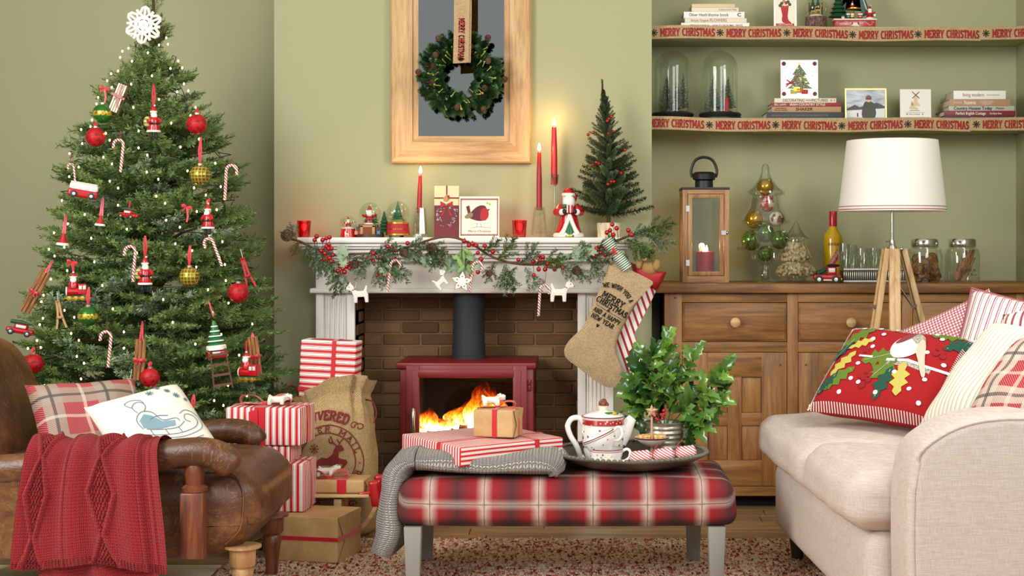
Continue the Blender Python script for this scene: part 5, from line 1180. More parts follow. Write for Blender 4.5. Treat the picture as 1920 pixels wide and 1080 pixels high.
# ------------------------------------------------------------------ the Christmas tree
TX, TY = XX(287, 5.22), 5.22; TSC = S(TY)
xt = thing('christmas_tree', 'tall green fir Christmas tree standing in the left alcove', 'tree', (TX, TY, 0))
MB().tube([(0, 0, .0), (0, 0, .9), (.01, 0, 1.5), (.0, 0, 1.86)], [.035, .026, .014, .004], 10).build('trunk', M_bark, xt)
MB().lathe([(.0, 0), (.16, 0), (.16, .02), (.05, .03), (.045, .12), (0, .12)], 20).build('stand', M_dgreen, xt)
RP = [(.15, .50), (.45, .505), (.56, .50), (.68, .455), (.8, .42), (.92, .385), (1.04, .36), (1.16, .34), (1.28, .31), (1.38, .27), (1.5, .20), (1.6, .15), (1.70, .085), (1.78, .045), (1.87, .012)]
def trad(z):
    for (a, r0), (c, r1) in zip(RP, RP[1:]):
        if z <= c: return r0 + (r1 - r0) * max(0, (z - a)) / (c - a)
    return RP[-1][1]
SPR = [sprig_mesh(k, mat_=M_fir) for k in range(5)] + [sprig_mesh(9, mat_=M_firf)]
rr = random.Random(77); spr = []
def put_sprig(z, a, tipr, l, el):
    d = Vector((math.cos(a) * math.cos(el), math.sin(a) * math.cos(el), math.sin(el))); tip = Vector((math.cos(a) * tipr, math.sin(a) * tipr, z)); base = tip - d * l
    up = Vector((rr.uniform(-.25, .25), rr.uniform(-.25, .25), 1)); up = (up - d * up.dot(d)).normalized(); y_ = up.cross(d)
    roll = rr.uniform(-.5, .5); up, y_ = up * math.cos(roll) + y_ * math.sin(roll), y_ * math.cos(roll) - up * math.sin(roll)
    spr.append((Matrix.LocRotScale(base, Matrix((d, y_, up)).transposed().to_quaternion(), Vector((l, l, l))), SPR[rr.randrange(5) if rr.random() > .13 else 5], tip))
z = .28
while z < 1.76:
    R0 = trad(z); circ_ = 2 * PI * R0
    for shell, (fr, sp) in enumerate(((1.0, .085), (.72, .13), (.45, .16))):
        n = max(3, int(circ_ * fr / sp)); ph = rr.uniform(0, 6)
        for k in range(n):
            a = ph + 2 * PI * (k + rr.uniform(-.3, .3)) / n
            if math.sin(a) > .55 and rr.random() < .55: continue
            tipr = R0 * fr * rr.uniform(.84, 1.1); l = min(rr.uniform(.15, .22), tipr + .06) * (.75 + .25 * min(1, R0 / .3))
            put_sprig(z + rr.uniform(-.04, .04), a, tipr, l, rr.uniform(.0, .45) + (.25 if z > 1.4 else 0))
    z += .072
for a in (0.3, 2.0, 3.6, 5.2): put_sprig(1.80, a, .035, .1, .9)
put_sprig(1.80, .8, .035, .13, 1.25); put_sprig(1.885, 4, .004, .12, 1.5); put_sprig(1.75, -.6, .06, .13, 1.0)
# the sprigs that show largest are parts, the ones behind are joined
spr.sort(key=lambda q: q[2].y)
NB = 300
for mtx, me, tip in spr[:NB]: o = link('sprig', me, xt); o.matrix_basis = mtx
b = MB()
import itertools
rest = {}
for mtx, me, tip in spr[NB:]: rest.setdefault(me, []).append(mtx)
allv, allf = [], []
for me, ms in rest.items():
    base_v = [v.co.copy() for v in me.vertices]; base_f = [tuple(p.vertices) for p in me.polygons]
    for m_ in ms:
        o_ = len(allv); allv += [tuple(m_ @ v) for v in base_v]; allf += [tuple(i + o_ for i in f_) for f_ in base_f]
me = bpy.data.meshes.new('inner_sprigs'); me.from_pydata(allv, [], allf); me.materials.append(M_fir); stuff(link('inner_sprigs', me, xt))
# branches carrying the sprigs
for k in range(70):
    z = .3 + 1.35 * k / 70; a = k * 2.399; R0 = trad(z) * .75; b = MB().tube([(0, 0, z - .08), (math.cos(a) * R0 * .6, math.sin(a) * R0 * .6, z - .02), (math.cos(a) * R0, math.sin(a) * R0, z)], [.008, .005, .003], 5); b.build('branch', M_bark, xt)

# fairy lights
fl = thing('fairy_lights', 'string of warm white fairy lights wound round the Christmas tree', 'string lights', (TX, TY, 0))
M_bulb = mat('warm_bulb', '#ffe2a8', emit='#ffcf7a', es=16); bm2 = MB().ball((0, 0, 0), (.0029, .0029, .004), 8, 6).build('bulb', M_bulb, mesh_only=True)
wire = []; nb = 190
for k in range(nb * 3):
    f_ = k / (nb * 3); z = .33 + 1.38 * f_ ** .9; a = f_ * 2 * PI * 15 + .3 * math.sin(k * 1.3); R0 = trad(z) * (.93 + .10 * math.sin(k * 2.1)); p = (math.cos(a) * R0, math.sin(a) * R0, z + .03 * math.sin(k * .9)); wire.append((p[0] * (.88 if z < 1.35 else .6), p[1] * (.88 if z < 1.35 else .6), p[2]))
for k in range(150):
    z = .40 + 1.34 * ((k * .618034) % 1) ** 1.12; R0 = trad(z); x = R0 * (.08 + .82 * math.sin(PI * (((k * .7548777) % 1) - .5)) * rr.uniform(.85, 1)); rb = R0 * .98 + .045 * (1 - abs(x) / R0)
    link('bulb', bm2, fl, (x, -math.sqrt(max(0, rb * rb - x * x)), z))
MB().tube(wire, .0016, 4).build('wire', M_blk, fl)

# ------------------------------------------------------------------ ornaments
def tree_pt(px, py, out=.03):
    """point on the visible front of the tree at this picture position"""
    Y = TY
    for _ in range(12):
        w = W(px, py, Y); dx = w.x - TX; R0 = trad(w.z) + out; Y = TY - math.sqrt(max(0.0, R0 * R0 - dx * dx)) if abs(dx) < R0 else TY
    return W(px, py, Y), S(Y)
M_rglit = mat('red_glitter', '#b80f1b', .5, spec=.4, fn=lambda t: (t.col(t.mix(t.f('LESS_THAN', t.f('ABSOLUTE', t.f('SUBTRACT', t.noise(t.co(), 28, 2, .5, 1.5), .5)), .03), '#b80f1b', '#7c0710')), t.bump(t.noise(t.co(), 400, 2), .4, .001)))
M_gtart = mat('gold_tartan', '#8f7414', .3, .5, fn=lambda t: (lambda X: t.col(t.mix(t.f('MAXIMUM', t.band(X[0], 90, .18), t.band(X[2], 90, .18)), '#7e6c12', '#d6c264')))(t.sep(t.co())))
M_gband = mat('green_bauble', '#3f7a2c', .3, .35, fn=lambda t: (lambda X: t.col(t.mix(t.f('MULTIPLY', t.f('LESS_THAN', t.f('ABSOLUTE', X[2]), .008), t.f('GREATER_THAN', t.noise(t.co(), 130, 2), .45)), '#2f6b2a', '#c9a436')))(t.sep(t.co())))
M_gsil = mat('cap_silver', '#d9d6cc', .3, .9)
def bauble(name, label, px, py, rpx, m, rib=26, out=.035, group=None, ribm=None):
    p, s = tree_pt(px, py, out); r = rpx / s; t = thing(name, label, 'bauble', p, group=group)
    MB().ball((0, 0, 0), r, 28, 18).build('ball', m, t); MB().lathe([(r * .26, r * .93), (r * .27, r * 1.12), (0, r * 1.14)], 12).build('cap', M_gsil, t)
    if rib:
        b = MB(); h = rib / s; strip(b, [(0, 0, r * 1.1), (-.004, 0, r * 1.1 + h * .5), (.001, .005, r * 1.1 + h)], (1, .3, 0), .006); strip(b, [(0, 0, r * 1.1), (.004, 0, r * 1.1 + h * .5), (.001, .005, r * 1.1 + h)], (1, .3, 0), .006); b.build('hanging_ribbon', ribm or M_ribbon, t)
    return t
G = 'baubles on the Christmas tree'
bauble('red_bauble', 'round red bauble high on the left side of the tree', 179, 257, 18, M_rglit, 8, group=G)
bauble('red_bauble', 'round red bauble high on the right side of the tree', 369, 233, 19, M_rglit, 8, group=G)
bauble('red_bauble', 'round red bauble at the right edge of the tree below the ski ornament', 447, 549, 19, M_rglit, 0, group=G)
bauble('red_bauble', 'round red bauble just above the armchair back', 62, 682, 19, M_rglit, 10, group=G)
bauble('red_bauble', 'round red bauble low on the tree behind the cinnamon bundle', 281, 708, 18, M_rglit, 10, group=G)
bauble('gold_tartan_bauble', 'olive gold checked bauble on a long red ribbon high on the tree', 375, 328, 19, M_gtart, 50, .045, group=G)
bauble('gold_tartan_bauble', 'olive gold checked bauble in the middle of the tree', 355, 519, 19, M_gtart, 38, .045, group=G)
bauble('gold_tartan_bauble', 'olive gold checked bauble low on the tree beside the sleigh cushion', 290, 748, 17, M_gtart, 20, group=G)
bauble('green_bauble', 'shiny green bauble high on the tree beneath the little sledge', 192, 213, 18, M_gband, 0, group=G)
bauble('green_bauble', 'green bauble with a gold patterned band on the lower left of the tree', 165, 593, 19, M_gband, 34, .05, group=G)
M_cane = mat('candy_cane', '#e8dcd4', .3, coat=.3, fn=lambda t: (lambda X: t.col(t.mix(t.band(t.f('ADD', X[0], t.f('ADD', X[2], t.f('MULTIPLY', X[1], .5))), 95, .42), '#f0eae2', '#b01a26')))(t.sep(t.co())))
def cane(label, px, py, hpx, tilt=0, flip=1, at_=None, group='candy canes', string=18):
    if at_ is None: p, s = tree_pt(px, py, .045)
    else: p, s = W(px, py, at_), S(at_)
    h = hpx / s; r = h * .15; t = thing('candy_cane', label, 'candy cane', p, (0, tilt, 0), group)
    pts = [(flip * r, 0, -h * .5), (flip * r, 0, -h * .2), (flip * r, 0, h * .5 - r)] + [(flip * r * math.cos(k * PI / 8), 0, h * .5 - r + r * math.sin(k * PI / 8)) for k in range(1, 9)] + [(-flip * r, 0, h * .5 - r * 1.8)]
    MB().tube(pts, max(.0032, h * .045), 8).build('cane', M_cane, t)
    if string: MB().tube([(0, 0, h * .5), (.002, .006, h * .5 + string / s)], .0008, 4).build('string', M_redm, t)
    return t
for a in [('candy cane high on the left of the tree below the red bauble', 220, 292, 60, .1), ('candy cane at the left edge of the tree above the camper van', 134, 325, 36, -.1), ('candy cane hanging at the right edge of the tree by the wall', 433, 343, 66, .05, -1), ('candy cane hanging below the pale Santa on the right', 398, 475, 58, -.35), ('candy cane in the middle of the tree left of the Santa with sack', 242, 495, 66, .08), ('candy cane on the lower left of the tree by the green bauble', 196, 655, 66, .1)]: cane(*a)
SR = {}
def santa(label, px, py, hpx, sack=True, boots=True, at_=None, out=.05, rz=0, tilt=0, rib=24, name='santa_ornament', cat='ornament', group=None):
    if at_ is None: p, s = tree_pt(px, py, out)
    else: p, s = W(px, py, at_), S(at_)
    h = hpx / s; t = thing(name, label, cat, p, (0, tilt, rz), group)
    def pp(nm, b, m): o = b.build(nm, m, t); o.scale = (h, h, h); return o
    pp('coat', MB().lathe([(.0, .2), (.19, .2), (.2, .24), (.155, .42), (.15, .55), (.13, .64), (.07, .69), (0, .7)], 18), M_red)
    pp('fur_hem', MB().lathe([(.17, .19), (.205, .19), (.215, .22), (.2, .25), (.17, .25)], 18), M_wht)
    pp('belt', MB().lathe([(.158, .42), (.165, .43), (.163, .46), (.155, .47)], 18), M_blk)
    pp('head', MB().ball((0, -.02, .76), (.088, .088, .095), 14, 10), M_skin)
    pp('beard', MB().ball((0, -.065, .69), (.095, .075, .11), 14, 10).ball((0, .04, .76), (.085, .06, .08), 10, 8), M_wht)
    pp('hat', MB().lathe([(.1, .8), (.085, .88), (.055, .95), (.02, 1.0), (0, 1.0)], 16, (0, 0, 0)), M_red)
    pp('hat_trim', MB().lathe([(.085, .79), (.105, .79), (.112, .81), (.105, .835), (.085, .835)], 16).ball((.03, -.02, 1.0), .03, 8, 6), M_wht)
    for sg in (-1, 1):
        pp('sleeve', MB().tube([(sg * .12, 0, .62), (sg * .19, -.05, .52), (sg * .13, -.14, .46)], [.055, .06, .05], 10), M_red)
        pp('mitten', MB().ball((sg * .11, -.16, .46), .04, 10, 8), M_blk)
    pp('nose', MB().ball((0, -.112, .755), .018, 8, 6), M_skin)
    if boots:
        for sg in (-1, 1): pp('boot', MB().tube([(sg * .07, 0, .2), (sg * .075, 0, .04), (sg * .075, -.06, .02)], [.055, .05, .045], 10), M_blk)
    if sack: pp('sack', MB().ball((-.17, .02, .5), (.13, .12, .17), 12, 10), mat('sack_stripe', '#b9a24a', .4, fn=stripes_fn('#c9b878', '#4f7a3a', 9, .35, 2, 'Object')))
    if rib:
        b = MB(); hh = rib / s; strip(b, [(0, 0, h), (-.004, 0, h + hh * .5), (.001, .006, h + hh)], (1, .3, 0), .006); strip(b, [(0, 0, h), (.005, 0, h + hh * .5), (.001, .006, h + hh)], (1, .3, 0), .006); b.build('hanging_ribbon', M_ribbon, t)
    return t
GS = 'Santa ornaments on the tree'
santa('glass Santa with a sack high in the centre of the tree', 288, 260, 62, rz=.5, rib=40, group=GS)
santa('pale faced glass Santa on the right of the tree without a sack', 390, 440, 58, sack=False, rz=-.4, rib=10, group=GS)
santa('glass Santa with a green striped sack in the middle of the tree', 272, 546, 64, rz=.45, rib=40, group=GS)
santa('Santa ornament at the bottom of the tree above the chair arm', 362, 806, 40, sack=False, rib=26, group=GS)
# vehicles
M_win = mat('toy_window', '#dfe6e2', .15, .2); M_tyre = mat('toy_tyre', '#1a1a1a', .5)
def vehicle(name, label, px, py, wpx, kind, tilt=0, rz=0, at_=None, z_base=False, rib=0):
    if at_ is None: p, s = tree_pt(px, py, .05)
    else: p, s = W(px, py, at_), S(at_)
    w = wpx / s; t = thing(name, label, 'toy ornament', p, (0, tilt, rz))
    def pp(nm, b, m, **k): o = b.build(nm, m, t, **k); o.scale = (w,) * 3; return o
    if kind == 'van':
        pp('body', MB().rbox((0, 0, .14), (1, .42, .28), .08, 5), M_red); pp('cab', MB().rbox((.0, 0, .37), (.94, .38, .26), .09, 5), M_wht); pp('roof', MB().rbox((0, 0, .50), (.9, .36, .07), .03, 3), mat('toy_roof', '#d8c8b4', .3))
        for x in (-.33, -.11, .11, .33): pp('window', MB().rbox((x, -.185, .38), (.16, .03, .14), .012, 2), M_win)
        wx = (-.28, .3); wr = .12
    elif kind == 'car':
        pp('body', MB().rbox((0, 0, .16), (1, .42, .2), .09, 5), M_red); pp('cab', MB().rbox((.02, 0, .32), (.5, .36, .2), .09, 5), M_red)
        pp('window', MB().rbox((.02, -.17, .33), (.36, .03, .11), .012, 2), M_win); pp('roof_tree', MB().tube([(-.4, 0, .46), (.0, 0, .47), (.42, 0, .45)], [.07, .09, .02], 8), M_dgreen); wx = (-.3, .3); wr = .12
    else:    # pick-up truck
        pp('body', MB().rbox((0, 0, .2), (1, .42, .2), .07, 5), M_red); pp('cab', MB().rbox((.16, 0, .42), (.36, .38, .32), .08, 5), M_red); pp('window', MB().rbox((.16, -.185, .45), (.22, .03, .15), .012, 2), M_win)
        pp('bumper', MB().rbox((.5, 0, .13), (.05, .4, .07), .02, 2), M_gsil); pp('running_board', MB().rbox((0, -.2, .1), (.8, .04, .05), .015, 2), M_wht)
        for k in range(7): pp('roof_tree', MB().tube([(-.42 + k * .03, .1 - .05 * (k % 3), .33 + .04 * (k % 2)), (-.1 + k * .05, .05, .48 + .05 * (k % 3))], [.06, .02], 6), M_dgreen)
        pp('roof_bag', MB().ball((.22, 0, .62), (.24, .14, .06), 10, 6), M_blk); wx = (-.3, .3); wr = .15
    for x in wx:
        b = MB(); b.T = Matrix.Translation((x, -.21, wr * .8)) @ Matrix.Rotation(PI / 2, 4, 'X'); b.lathe([(.0, -.05), (wr, -.05), (wr, .03), (wr * .6, .04), (0, .04)], 14); o = pp('wheel', b, M_tyre)
        b = MB(); b.T = Matrix.Translation((x, -.245, wr * .8)) @ Matrix.Rotation(PI / 2, 4, 'X'); b.lathe([(wr * .5, 0), (wr * .45, .012), (0, .016)], 12); b.build('hub_cap', M_gsil, o)
    if rib: b = MB(); strip(b, [(0, 0, .45 * w), (.002, 0, .45 * w + rib / s)], (1, 0, 0), .005); b.build('hanging_ribbon', M_ribbon, t)
    return t
vehicle('camper_van_ornament', 'red and white camper van ornament on the left edge of the tree', 154, 371, 54, 'van', .17, .25)
vehicle('car_ornament', 'small red car ornament in the upper middle of the tree', 240, 409, 36, 'car', .12, -.3, rib=16)
vehicle('car_ornament', 'red car ornament at the far left edge above the armchair', 36, 628, 50, 'car', .2, .2)
# Santa on engine x2
def engine(label, px, py, wpx, col, rz, rib=20):
    p, s = tree_pt(px, py, .05); w = wpx / s; t = thing('santa_engine_ornament', label, 'ornament', p, (0, 0, rz), 'Santa engines on the tree')
    def pp(nm, b, m): o = b.build(nm, m, t); o.scale = (w,) * 3; return o
    b = MB(); b.T = Matrix.Translation((-.2, 0, .3)) @ Matrix.Rotation(PI / 2, 4, 'X') @ Matrix.Translation((0, 0, -.0)); b.T = Matrix.Translation((-.1, 0, .32)) @ Matrix.Rotation(-PI / 2, 4, 'Y'); b.lathe([(0, -.3), (.2, -.3), (.2, .28), (.0, .28)], 16); pp('boiler', b, M_red)
    b = MB(); b.T = Matrix.Translation((-.39, 0, .32)) @ Matrix.Rotation(-PI / 2, 4, 'Y'); b.lathe([(.21, -.02), (.21, .03), (0, .04)], 16); pp('boiler_front', b, M_wht)
    pp('cab', MB().rbox((.28, 0, .42), (.36, .42, .48), .04, 4), M_red)
    for x in (.2, .37): pp('window', MB().rbox((x, -.21, .5), (.13, .03, .17), .01, 2), M_win)
    pp('footplate', MB().rbox((0, 0, .1), (.98, .46, .07), .02, 3), M_green); pp('frame', MB().rbox((0, 0, .03), (.9, .4, .09), .02, 3), M_gold)
    for x in (-.28, 0, .28): b = MB(); b.T = Matrix.Translation((x, -.22, .02)) @ Matrix.Rotation(PI / 2, 4, 'X'); b.lathe([(0, -.03), (.1, -.03), (.1, .03), (0, .04)], 12); pp('wheel', b, M_gold)
    pp('santa_body', MB().lathe([(.0, .4), (.2, .42), (.2, .6), (.13, .75), (0, .76)], 14, (-.1, 0, .05)), M_red); pp('santa_head', MB().ball((-.1, -.04, .9), .13, 12, 8), M_skin); pp('santa_beard', MB().ball((-.1, -.1, .84), (.14, .1, .14), 12, 8), M_wht); pp('santa_hat', MB().lathe([(.15, .95), (.16, .99), (.12, 1.08), (.05, 1.15), (0, 1.16)], 12, (-.1, 0, 0)), M_red); pp('hat_trim', MB().lathe([(.13, .94), (.165, .95), (.165, 1.0), (.13, 1.01)], 12, (-.1, 0, 0)).ball((-.1, 0, 1.17), .05, 8, 6), M_wht)
    b = MB(); strip(b, [(-.1 * w, 0, 1.2 * w), (-.1 * w, 0, 1.2 * w + rib / s)], (1, 0, 0), .006); b.build('hanging_ribbon', M_ribbon, t); return t
engine('Santa riding a red and green steam engine on the left of the tree', 142, 560, 42, 0, .3)
engine('Santa on a red engine on the lower right of the tree by the sack', 466, 712, 44, 1, -.3)
# cinnamon bundles
M_cin = mat('cinnamon', '#8a5630', .75, fn=lambda t: (t.col(t.ramp(t.noise(t.map(t.co(), (60, 60, 8)), 3, 3), [(.3, '#6a3c1e'), (.7, '#b07a48')])), t.bump(t.noise(t.map(t.co(), (60, 60, 8)), 4, 3), .4, .002)))
def cinnamon(label, px, py, hpx, tilt, rib=24):
    p, s = tree_pt(px, py, .05); h = hpx / s; t = thing('cinnamon_bundle', label, 'ornament', p, (0, tilt, 0), 'cinnamon bundles')
    for k, (x, y) in enumerate(((-.011, 0), (0, -.005), (.011, 0), (.004, .008))): MB().tube([(x, y, -h / 2 + .003 * k), (x, y, h / 2 - .004 * (k % 2))], .0062, 9).build('cinnamon_stick', M_cin, t)
    MB().tube(smoothpath([(-.018, -.004, 0), (0, -.0125, .0), (.018, -.004, 0), (.012, .012, 0), (-.01, .012, 0)], 4, True), .004, 6, closed=True).build('binding', M_ribbon, t); bowf(t, (0, -.014, 0), .014)
    b = MB(); strip(b, [(-.004, 0, h / 2 - .01), (0, .004, h / 2 + rib / s)], (1, 0, 0), .005); strip(b, [(.006, 0, h / 2 - .01), (0, .004, h / 2 + rib / s)], (1, 0, 0), .005); b.build('hanging_ribbon', M_ribbon, t)
cinnamon('tilted bundle of cinnamon sticks at the left edge of the tree', 66, 547, 88, .5); cinnamon('upright bundle of cinnamon sticks low in the middle of the tree', 262, 675, 78, .06, 34); cinnamon('cinnamon bundle at the right edge of the tree behind the Santa engine', 478, 668, 74, -.12, 8)
# little sledge, skis, bell hats, mini trees, lantern
def sledge_o(px, py, hpx, tilt):
    p, s = tree_pt(px, py, .05); h = hpx / s; t = thing('sledge_ornament', 'small slatted wooden sledge tied with tartan ribbon high on the tree', 'ornament', p, (0, tilt, 0))
    for sg in (-1, 1): MB().tube([(sg * .019, 0, -h / 2), (sg * .019, 0, h / 2 - .01), (sg * .016, -.008, h / 2)], .0028, 6).build('runner', M_brown, t)
    for x in (-.012, -.004, .004, .012): MB().bx(x - .0028, x + .0028, -.008, -.005, -h * .45, h * .42).build('slat', M_cream, t)
    for z_ in (-.35, .0, .35): MB().bx(-.021, .021, -.0045, -.001, h * z_ - .003, h * z_ + .003).build('cross_bar', M_brown, t)
    b = MB(); strip(b, [(-.024, -.0095, h * .05), (.024, -.0095, h * .02)], (0, 0, 1), .008); strip(b, [(.0, -.010, h * .4), (.002, -.0105, 0), (.01, -.012, -h * .3)], (1, 0, 0), .007); b.build('tartan_ribbon', M_collar, t); bowf(t, (0, -.012, h * .04), .015, m=M_collar)
sledge_o(222, 183, 62, .38)
def skis(label, px, py, hpx, m, tilt, rib=18):
    p, s = tree_pt(px, py, .045); h = hpx / s; t = thing('ski_ornament', label, 'ornament', p, (0, tilt, 0), 'ski ornaments')
    for sg in (-1, 1): b = MB(); strip(b, smoothpath([(sg * .004, -.004, h * .5), (sg * .004, 0, h * .42), (sg * .006, 0, 0), (sg * .016, 0, -h * .5)], 4), (1, 0, 0), .007, .0016); b.build('ski', m, t)
    MB().tube([(0, 0, h * .3), (.002, .004, h * .5 + rib / s)], .0009, 4).build('string', M_cream, t); MB().ball((0, -.003, -h * .1), (.012, .005, .005), 8, 6).build('tie', m, t)
skis('red wooden skis beside the red bauble at the right edge of the tree', 463, 512, 58, M_redm, -.3); skis('tiny pale wooden skis on the left of the tree below the engine', 112, 590, 52, M_tan, -.15); skis('wooden skis low on the tree left of the cinnamon bundle', 241, 735, 50, M_tan, .1)
def bellhat(label, px, py, hpx, rib):
    p, s = tree_pt(px, py, .05); h = hpx / s; t = thing('bell_ornament', label, 'ornament', p, (0, .1, 0), 'bell ornaments')
    MB().lathe([(.0, h * .5), (h * .1, h * .45), (h * .25, 0), (h * .42, -h * .35), (h * .36, -h * .35), (0, h * .2)], 16).build('bell', M_red, t); MB().lathe([(h * .36, -h * .36), (h * .45, -h * .38), (h * .44, -h * .25), (h * .37, -h * .2)], 16).build('bell_trim', M_wht, t)
    b = MB(); strip(b, [(-.003, 0, h * .48), (0, .004, h * .5 + rib / s)], (1, 0, 0), .006); strip(b, [(.005, 0, h * .48), (0, .004, h * .5 + rib / s)], (1, 0, 0), .006); b.build('hanging_ribbon', M_ribbon, t)
bellhat('red bell with white trim on the left edge of the tree', 118, 450, 26, 36); bellhat('small red bell hanging left of the red car ornament', 188, 415, 22, 34)
def minitree(label, px, py, hpx):
    p, s = tree_pt(px, py, .05); h = hpx / s; t = thing('glass_tree_ornament', label, 'ornament', p, (0, -.1, 0))
    for k in range(5): r0 = h * (.26 - .042 * k); z0 = -h * .2 + k * h * .13; o = MB().lathe([(0, z0), (r0, z0), (r0 * .55, z0 + h * .15), (0, z0 + h * .16)], 14).build('tier', M_green, t); MB().lathe([(r0 * .9, z0 - .001), (r0 * 1.06, z0), (r0 * .86, z0 + h * .04)], 14).build('snow_edge', M_wht, o)
    MB().lathe([(0, -h * .3), (h * .27, -h * .3), (h * .27, -h * .2), (0, -h * .18)], 14).build('snow_base', M_wht, t); MB().rbox((.004, -.004, -h * .42), (h * .5, h * .28, h * .2), h * .04, 3).build('truck', M_red, t); MB().rbox((.004, -.004 - h * .14, -h * .38), (h * .2, .002, h * .08), .0008, 2).build('truck_window', M_win, t)
    b = MB(); strip(b, [(0, 0, h * .6), (-.01, .004, h * 1.0)], (1, 0, 0), .005); b.build('hanging_ribbon', M_ribbon, t)
minitree('green glass tree on a red truck on the lower right of the tree', 404, 635, 70)
p, s = tree_pt(414, 695, .045); lo = thing('lantern_ornament', 'small dark wooden ladder-back sledge hanging under the glass tree ornament', 'ornament', p, (0, -.15, 0))
for sg in (-1, 1): MB().tube([(sg * .03, 0, -.06), (sg * .024, 0, .07)], .003, 6).build('rail', M_brown, lo)
for k in range(4): MB().bx(-.03, .03, -.003, .003, -.05 + k * .033, -.042 + k * .033).build('rung', M_brown, lo)
# crocheted snowflake
p, s = W(269, 47, 5.14), S(5.14); R0 = 34 / s; sf = thing('crochet_snowflake', 'white crocheted snowflake topping the Christmas tree', 'ornament', p, (0, .12, 0)); M_cot = mat('cotton', '#f0eee8', .9)
b = MB()
for k in range(6):
    a = k * PI / 3 + PI / 2; c, s2 = math.cos(a), math.sin(a); rot = lambda x, z: (x * c - z * s2, 0, x * s2 + z * c)
    b.tube([rot(0, 0), rot(R0, 0)], R0 * .07, 6); b.tube([rot(R0 * .38, 0), rot(R0 * .62, R0 * .26), rot(R0 * .92, R0 * .16), rot(R0, 0), rot(R0 * .92, -R0 * .16), rot(R0 * .62, -R0 * .26)], R0 * .085, 6, closed=True)
    b.tube([rot(R0 * .55, R0 * .3), rot(R0 * .80, R0 * .46)], R0 * .08, 6)
b.tube([(R0 * .42 * math.cos(k * PI / 6), 0, R0 * .42 * math.sin(k * PI / 6)) for k in range(12)], R0 * .1, 6, closed=True); b.tube([(R0 * .2 * math.cos(k * PI / 6), 0, R0 * .2 * math.sin(k * PI / 6)) for k in range(12)], R0 * .09, 6, closed=True)
b.build('lace', M_cot, sf)
# loose red bows
for lab, px, py in (('small red ribbon bow near the top left of the tree', 196, 166), ('red ribbon bow above the engine at the left of the tree', 135, 492), ('red ribbon bow on the right of the tree above the candy cane', 350, 388)):
    p, s = tree_pt(px, py, .04); t = thing('ribbon_bow', lab, 'ribbon', p); bowf(t, (0, 0, 0), .016, (0, .3, .3))
    b = MB(); strip(b, [(0, 0, 0), (.004, 0, -.03), (.0, 0, -.05)], (1, 0, 0), .006); b.build('ribbon_tail', M_ribbon, t)
# ------------------------------------------------------------------ mantel: candles, votives, globes, cards, figures
MZ = SHT; MY = 5.60
def flame(parent, loc, h=.03):
    b = MB().lathe([(.0, 0), (h * .16, h * .12), (h * .2, h * .3), (h * .15, h * .6), (h * .06, h * .88), (0, h)], 10); o = b.build('flame', M_flame, parent, loc); return o
def taper(label, px, ytop, ybot, wpx, Y, tilt, red, group='lit taper candles'):
    s = S(Y); p = W(px, ybot, Y); h = (ybot - ytop) / s; r = wpx / s / 2; t = thing('taper_candle', label, 'candle', p, (0, tilt, 0), group)
    MB().lathe([(0, 0), (r * 1.05, 0), (r, h * .5), (r * .72, h - .004), (r * .4, h), (0, h)], 16).build('wax', red, t); MB().tube([(0, 0, h - .002), (.0005, 0, h + .008)], .0008, 5).build('wick', M_blk, t); flame(t, (0, 0, h + .004), .030); candle_light('candle_flame_light', p + Vector((0, -.005, h + .02)), .55); return t
M_wax = mat('red_wax', '#b3121b', .35, sub=.1); M_wax2 = mat('dark_red_wax', '#96141b', .35, sub=.1)
def holder(label, px, ytop, w0, w1, Y, kind, group='clear glass candle holders'):
    s = S(Y); p = Vector((XX(px, Y), Y, MZ)); H = (ZZ(ytop, Y) - MZ); a, c = w0 / s / 2, w1 / s / 2
    if kind == 'taper': prof = [(0, 0), (c, 0), (c * 1.05, H * .12), (a, H), (a * .82, H), (a * .78, H * .72), (0, H * .7)]; n = 8
    else: prof = [(0, 0), (c * 2.0, 0), (c * 2.0, .004), (c * .5, .012), (c * .42, H * .5), (c * .45, H - .045), (a * .7, H - .035), (a, H), (a * .8, H), (a * .6, H - .03), (0, H - .03)]; n = 20
    return tag(MB().lathe(prof, n).build('candle_holder', glass('holder_glass', '#f3f6f2', blend=.45, lo=.06, hi=.7), None, p, smooth=kind != 'taper'), label, 'candle holder', group)
holder('faceted glass candle holder at the left of the mantel', 788, 390, 20, 27, 5.60, 'taper'); taper('red taper candle at the left of the mantel under the mirror', 786, 328, 399, 9, 5.60, .03, M_wax)
holder('faceted glass candle holder right of the red votive', 1011, 388, 20, 29, 5.60, 'taper'); taper('dark red taper candle in the faceted holder right of the mirror', 1011, 285, 394, 10, 5.60, 0, M_wax2)
holder('tall slender glass candle holder behind the mantel Santa', 1040, 327, 20, 9, 5.655, 'tall'); taper('tallest red taper candle in the slender glass holder', 1039, 237, 346, 12, 5.655, 0, M_wax)
def votive(label, px, w, h, Y):
    s = S(Y); t = thing('votive_holder', label, 'candle holder', (XX(px, Y), Y, MZ), group='red glass votives'); r = w / s / 2; H = h / s
    MB().lathe([(0, 0), (r * .84, 0), (r, H), (r * .95, H), (r * .8, .003), (0, .003)], 24).build('glass', G_red, t); MB().lathe([(0, .003), (r * .72, .003), (r * .72, H * .4), (0, H * .4)], 16).build('tealight', M_wht, t)
    MB().lathe([(r * .97, H), (r * 1.06, H + .001), (r * .97, H + .003)], 24, caps=False).build('rim', M_red, t); flame(t, (0, 0, H * .42), .028); candle_light('candle_flame_light', Vector((XX(px, Y), Y, MZ + H * .75)), .4, (1, .34, .14)); return t
votive('red glass votive at the left end of the mantel shelf', 570, 26, 30, 5.58); votive('red glass votive between the robin card and the candles', 974, 28, 31, 5.58)
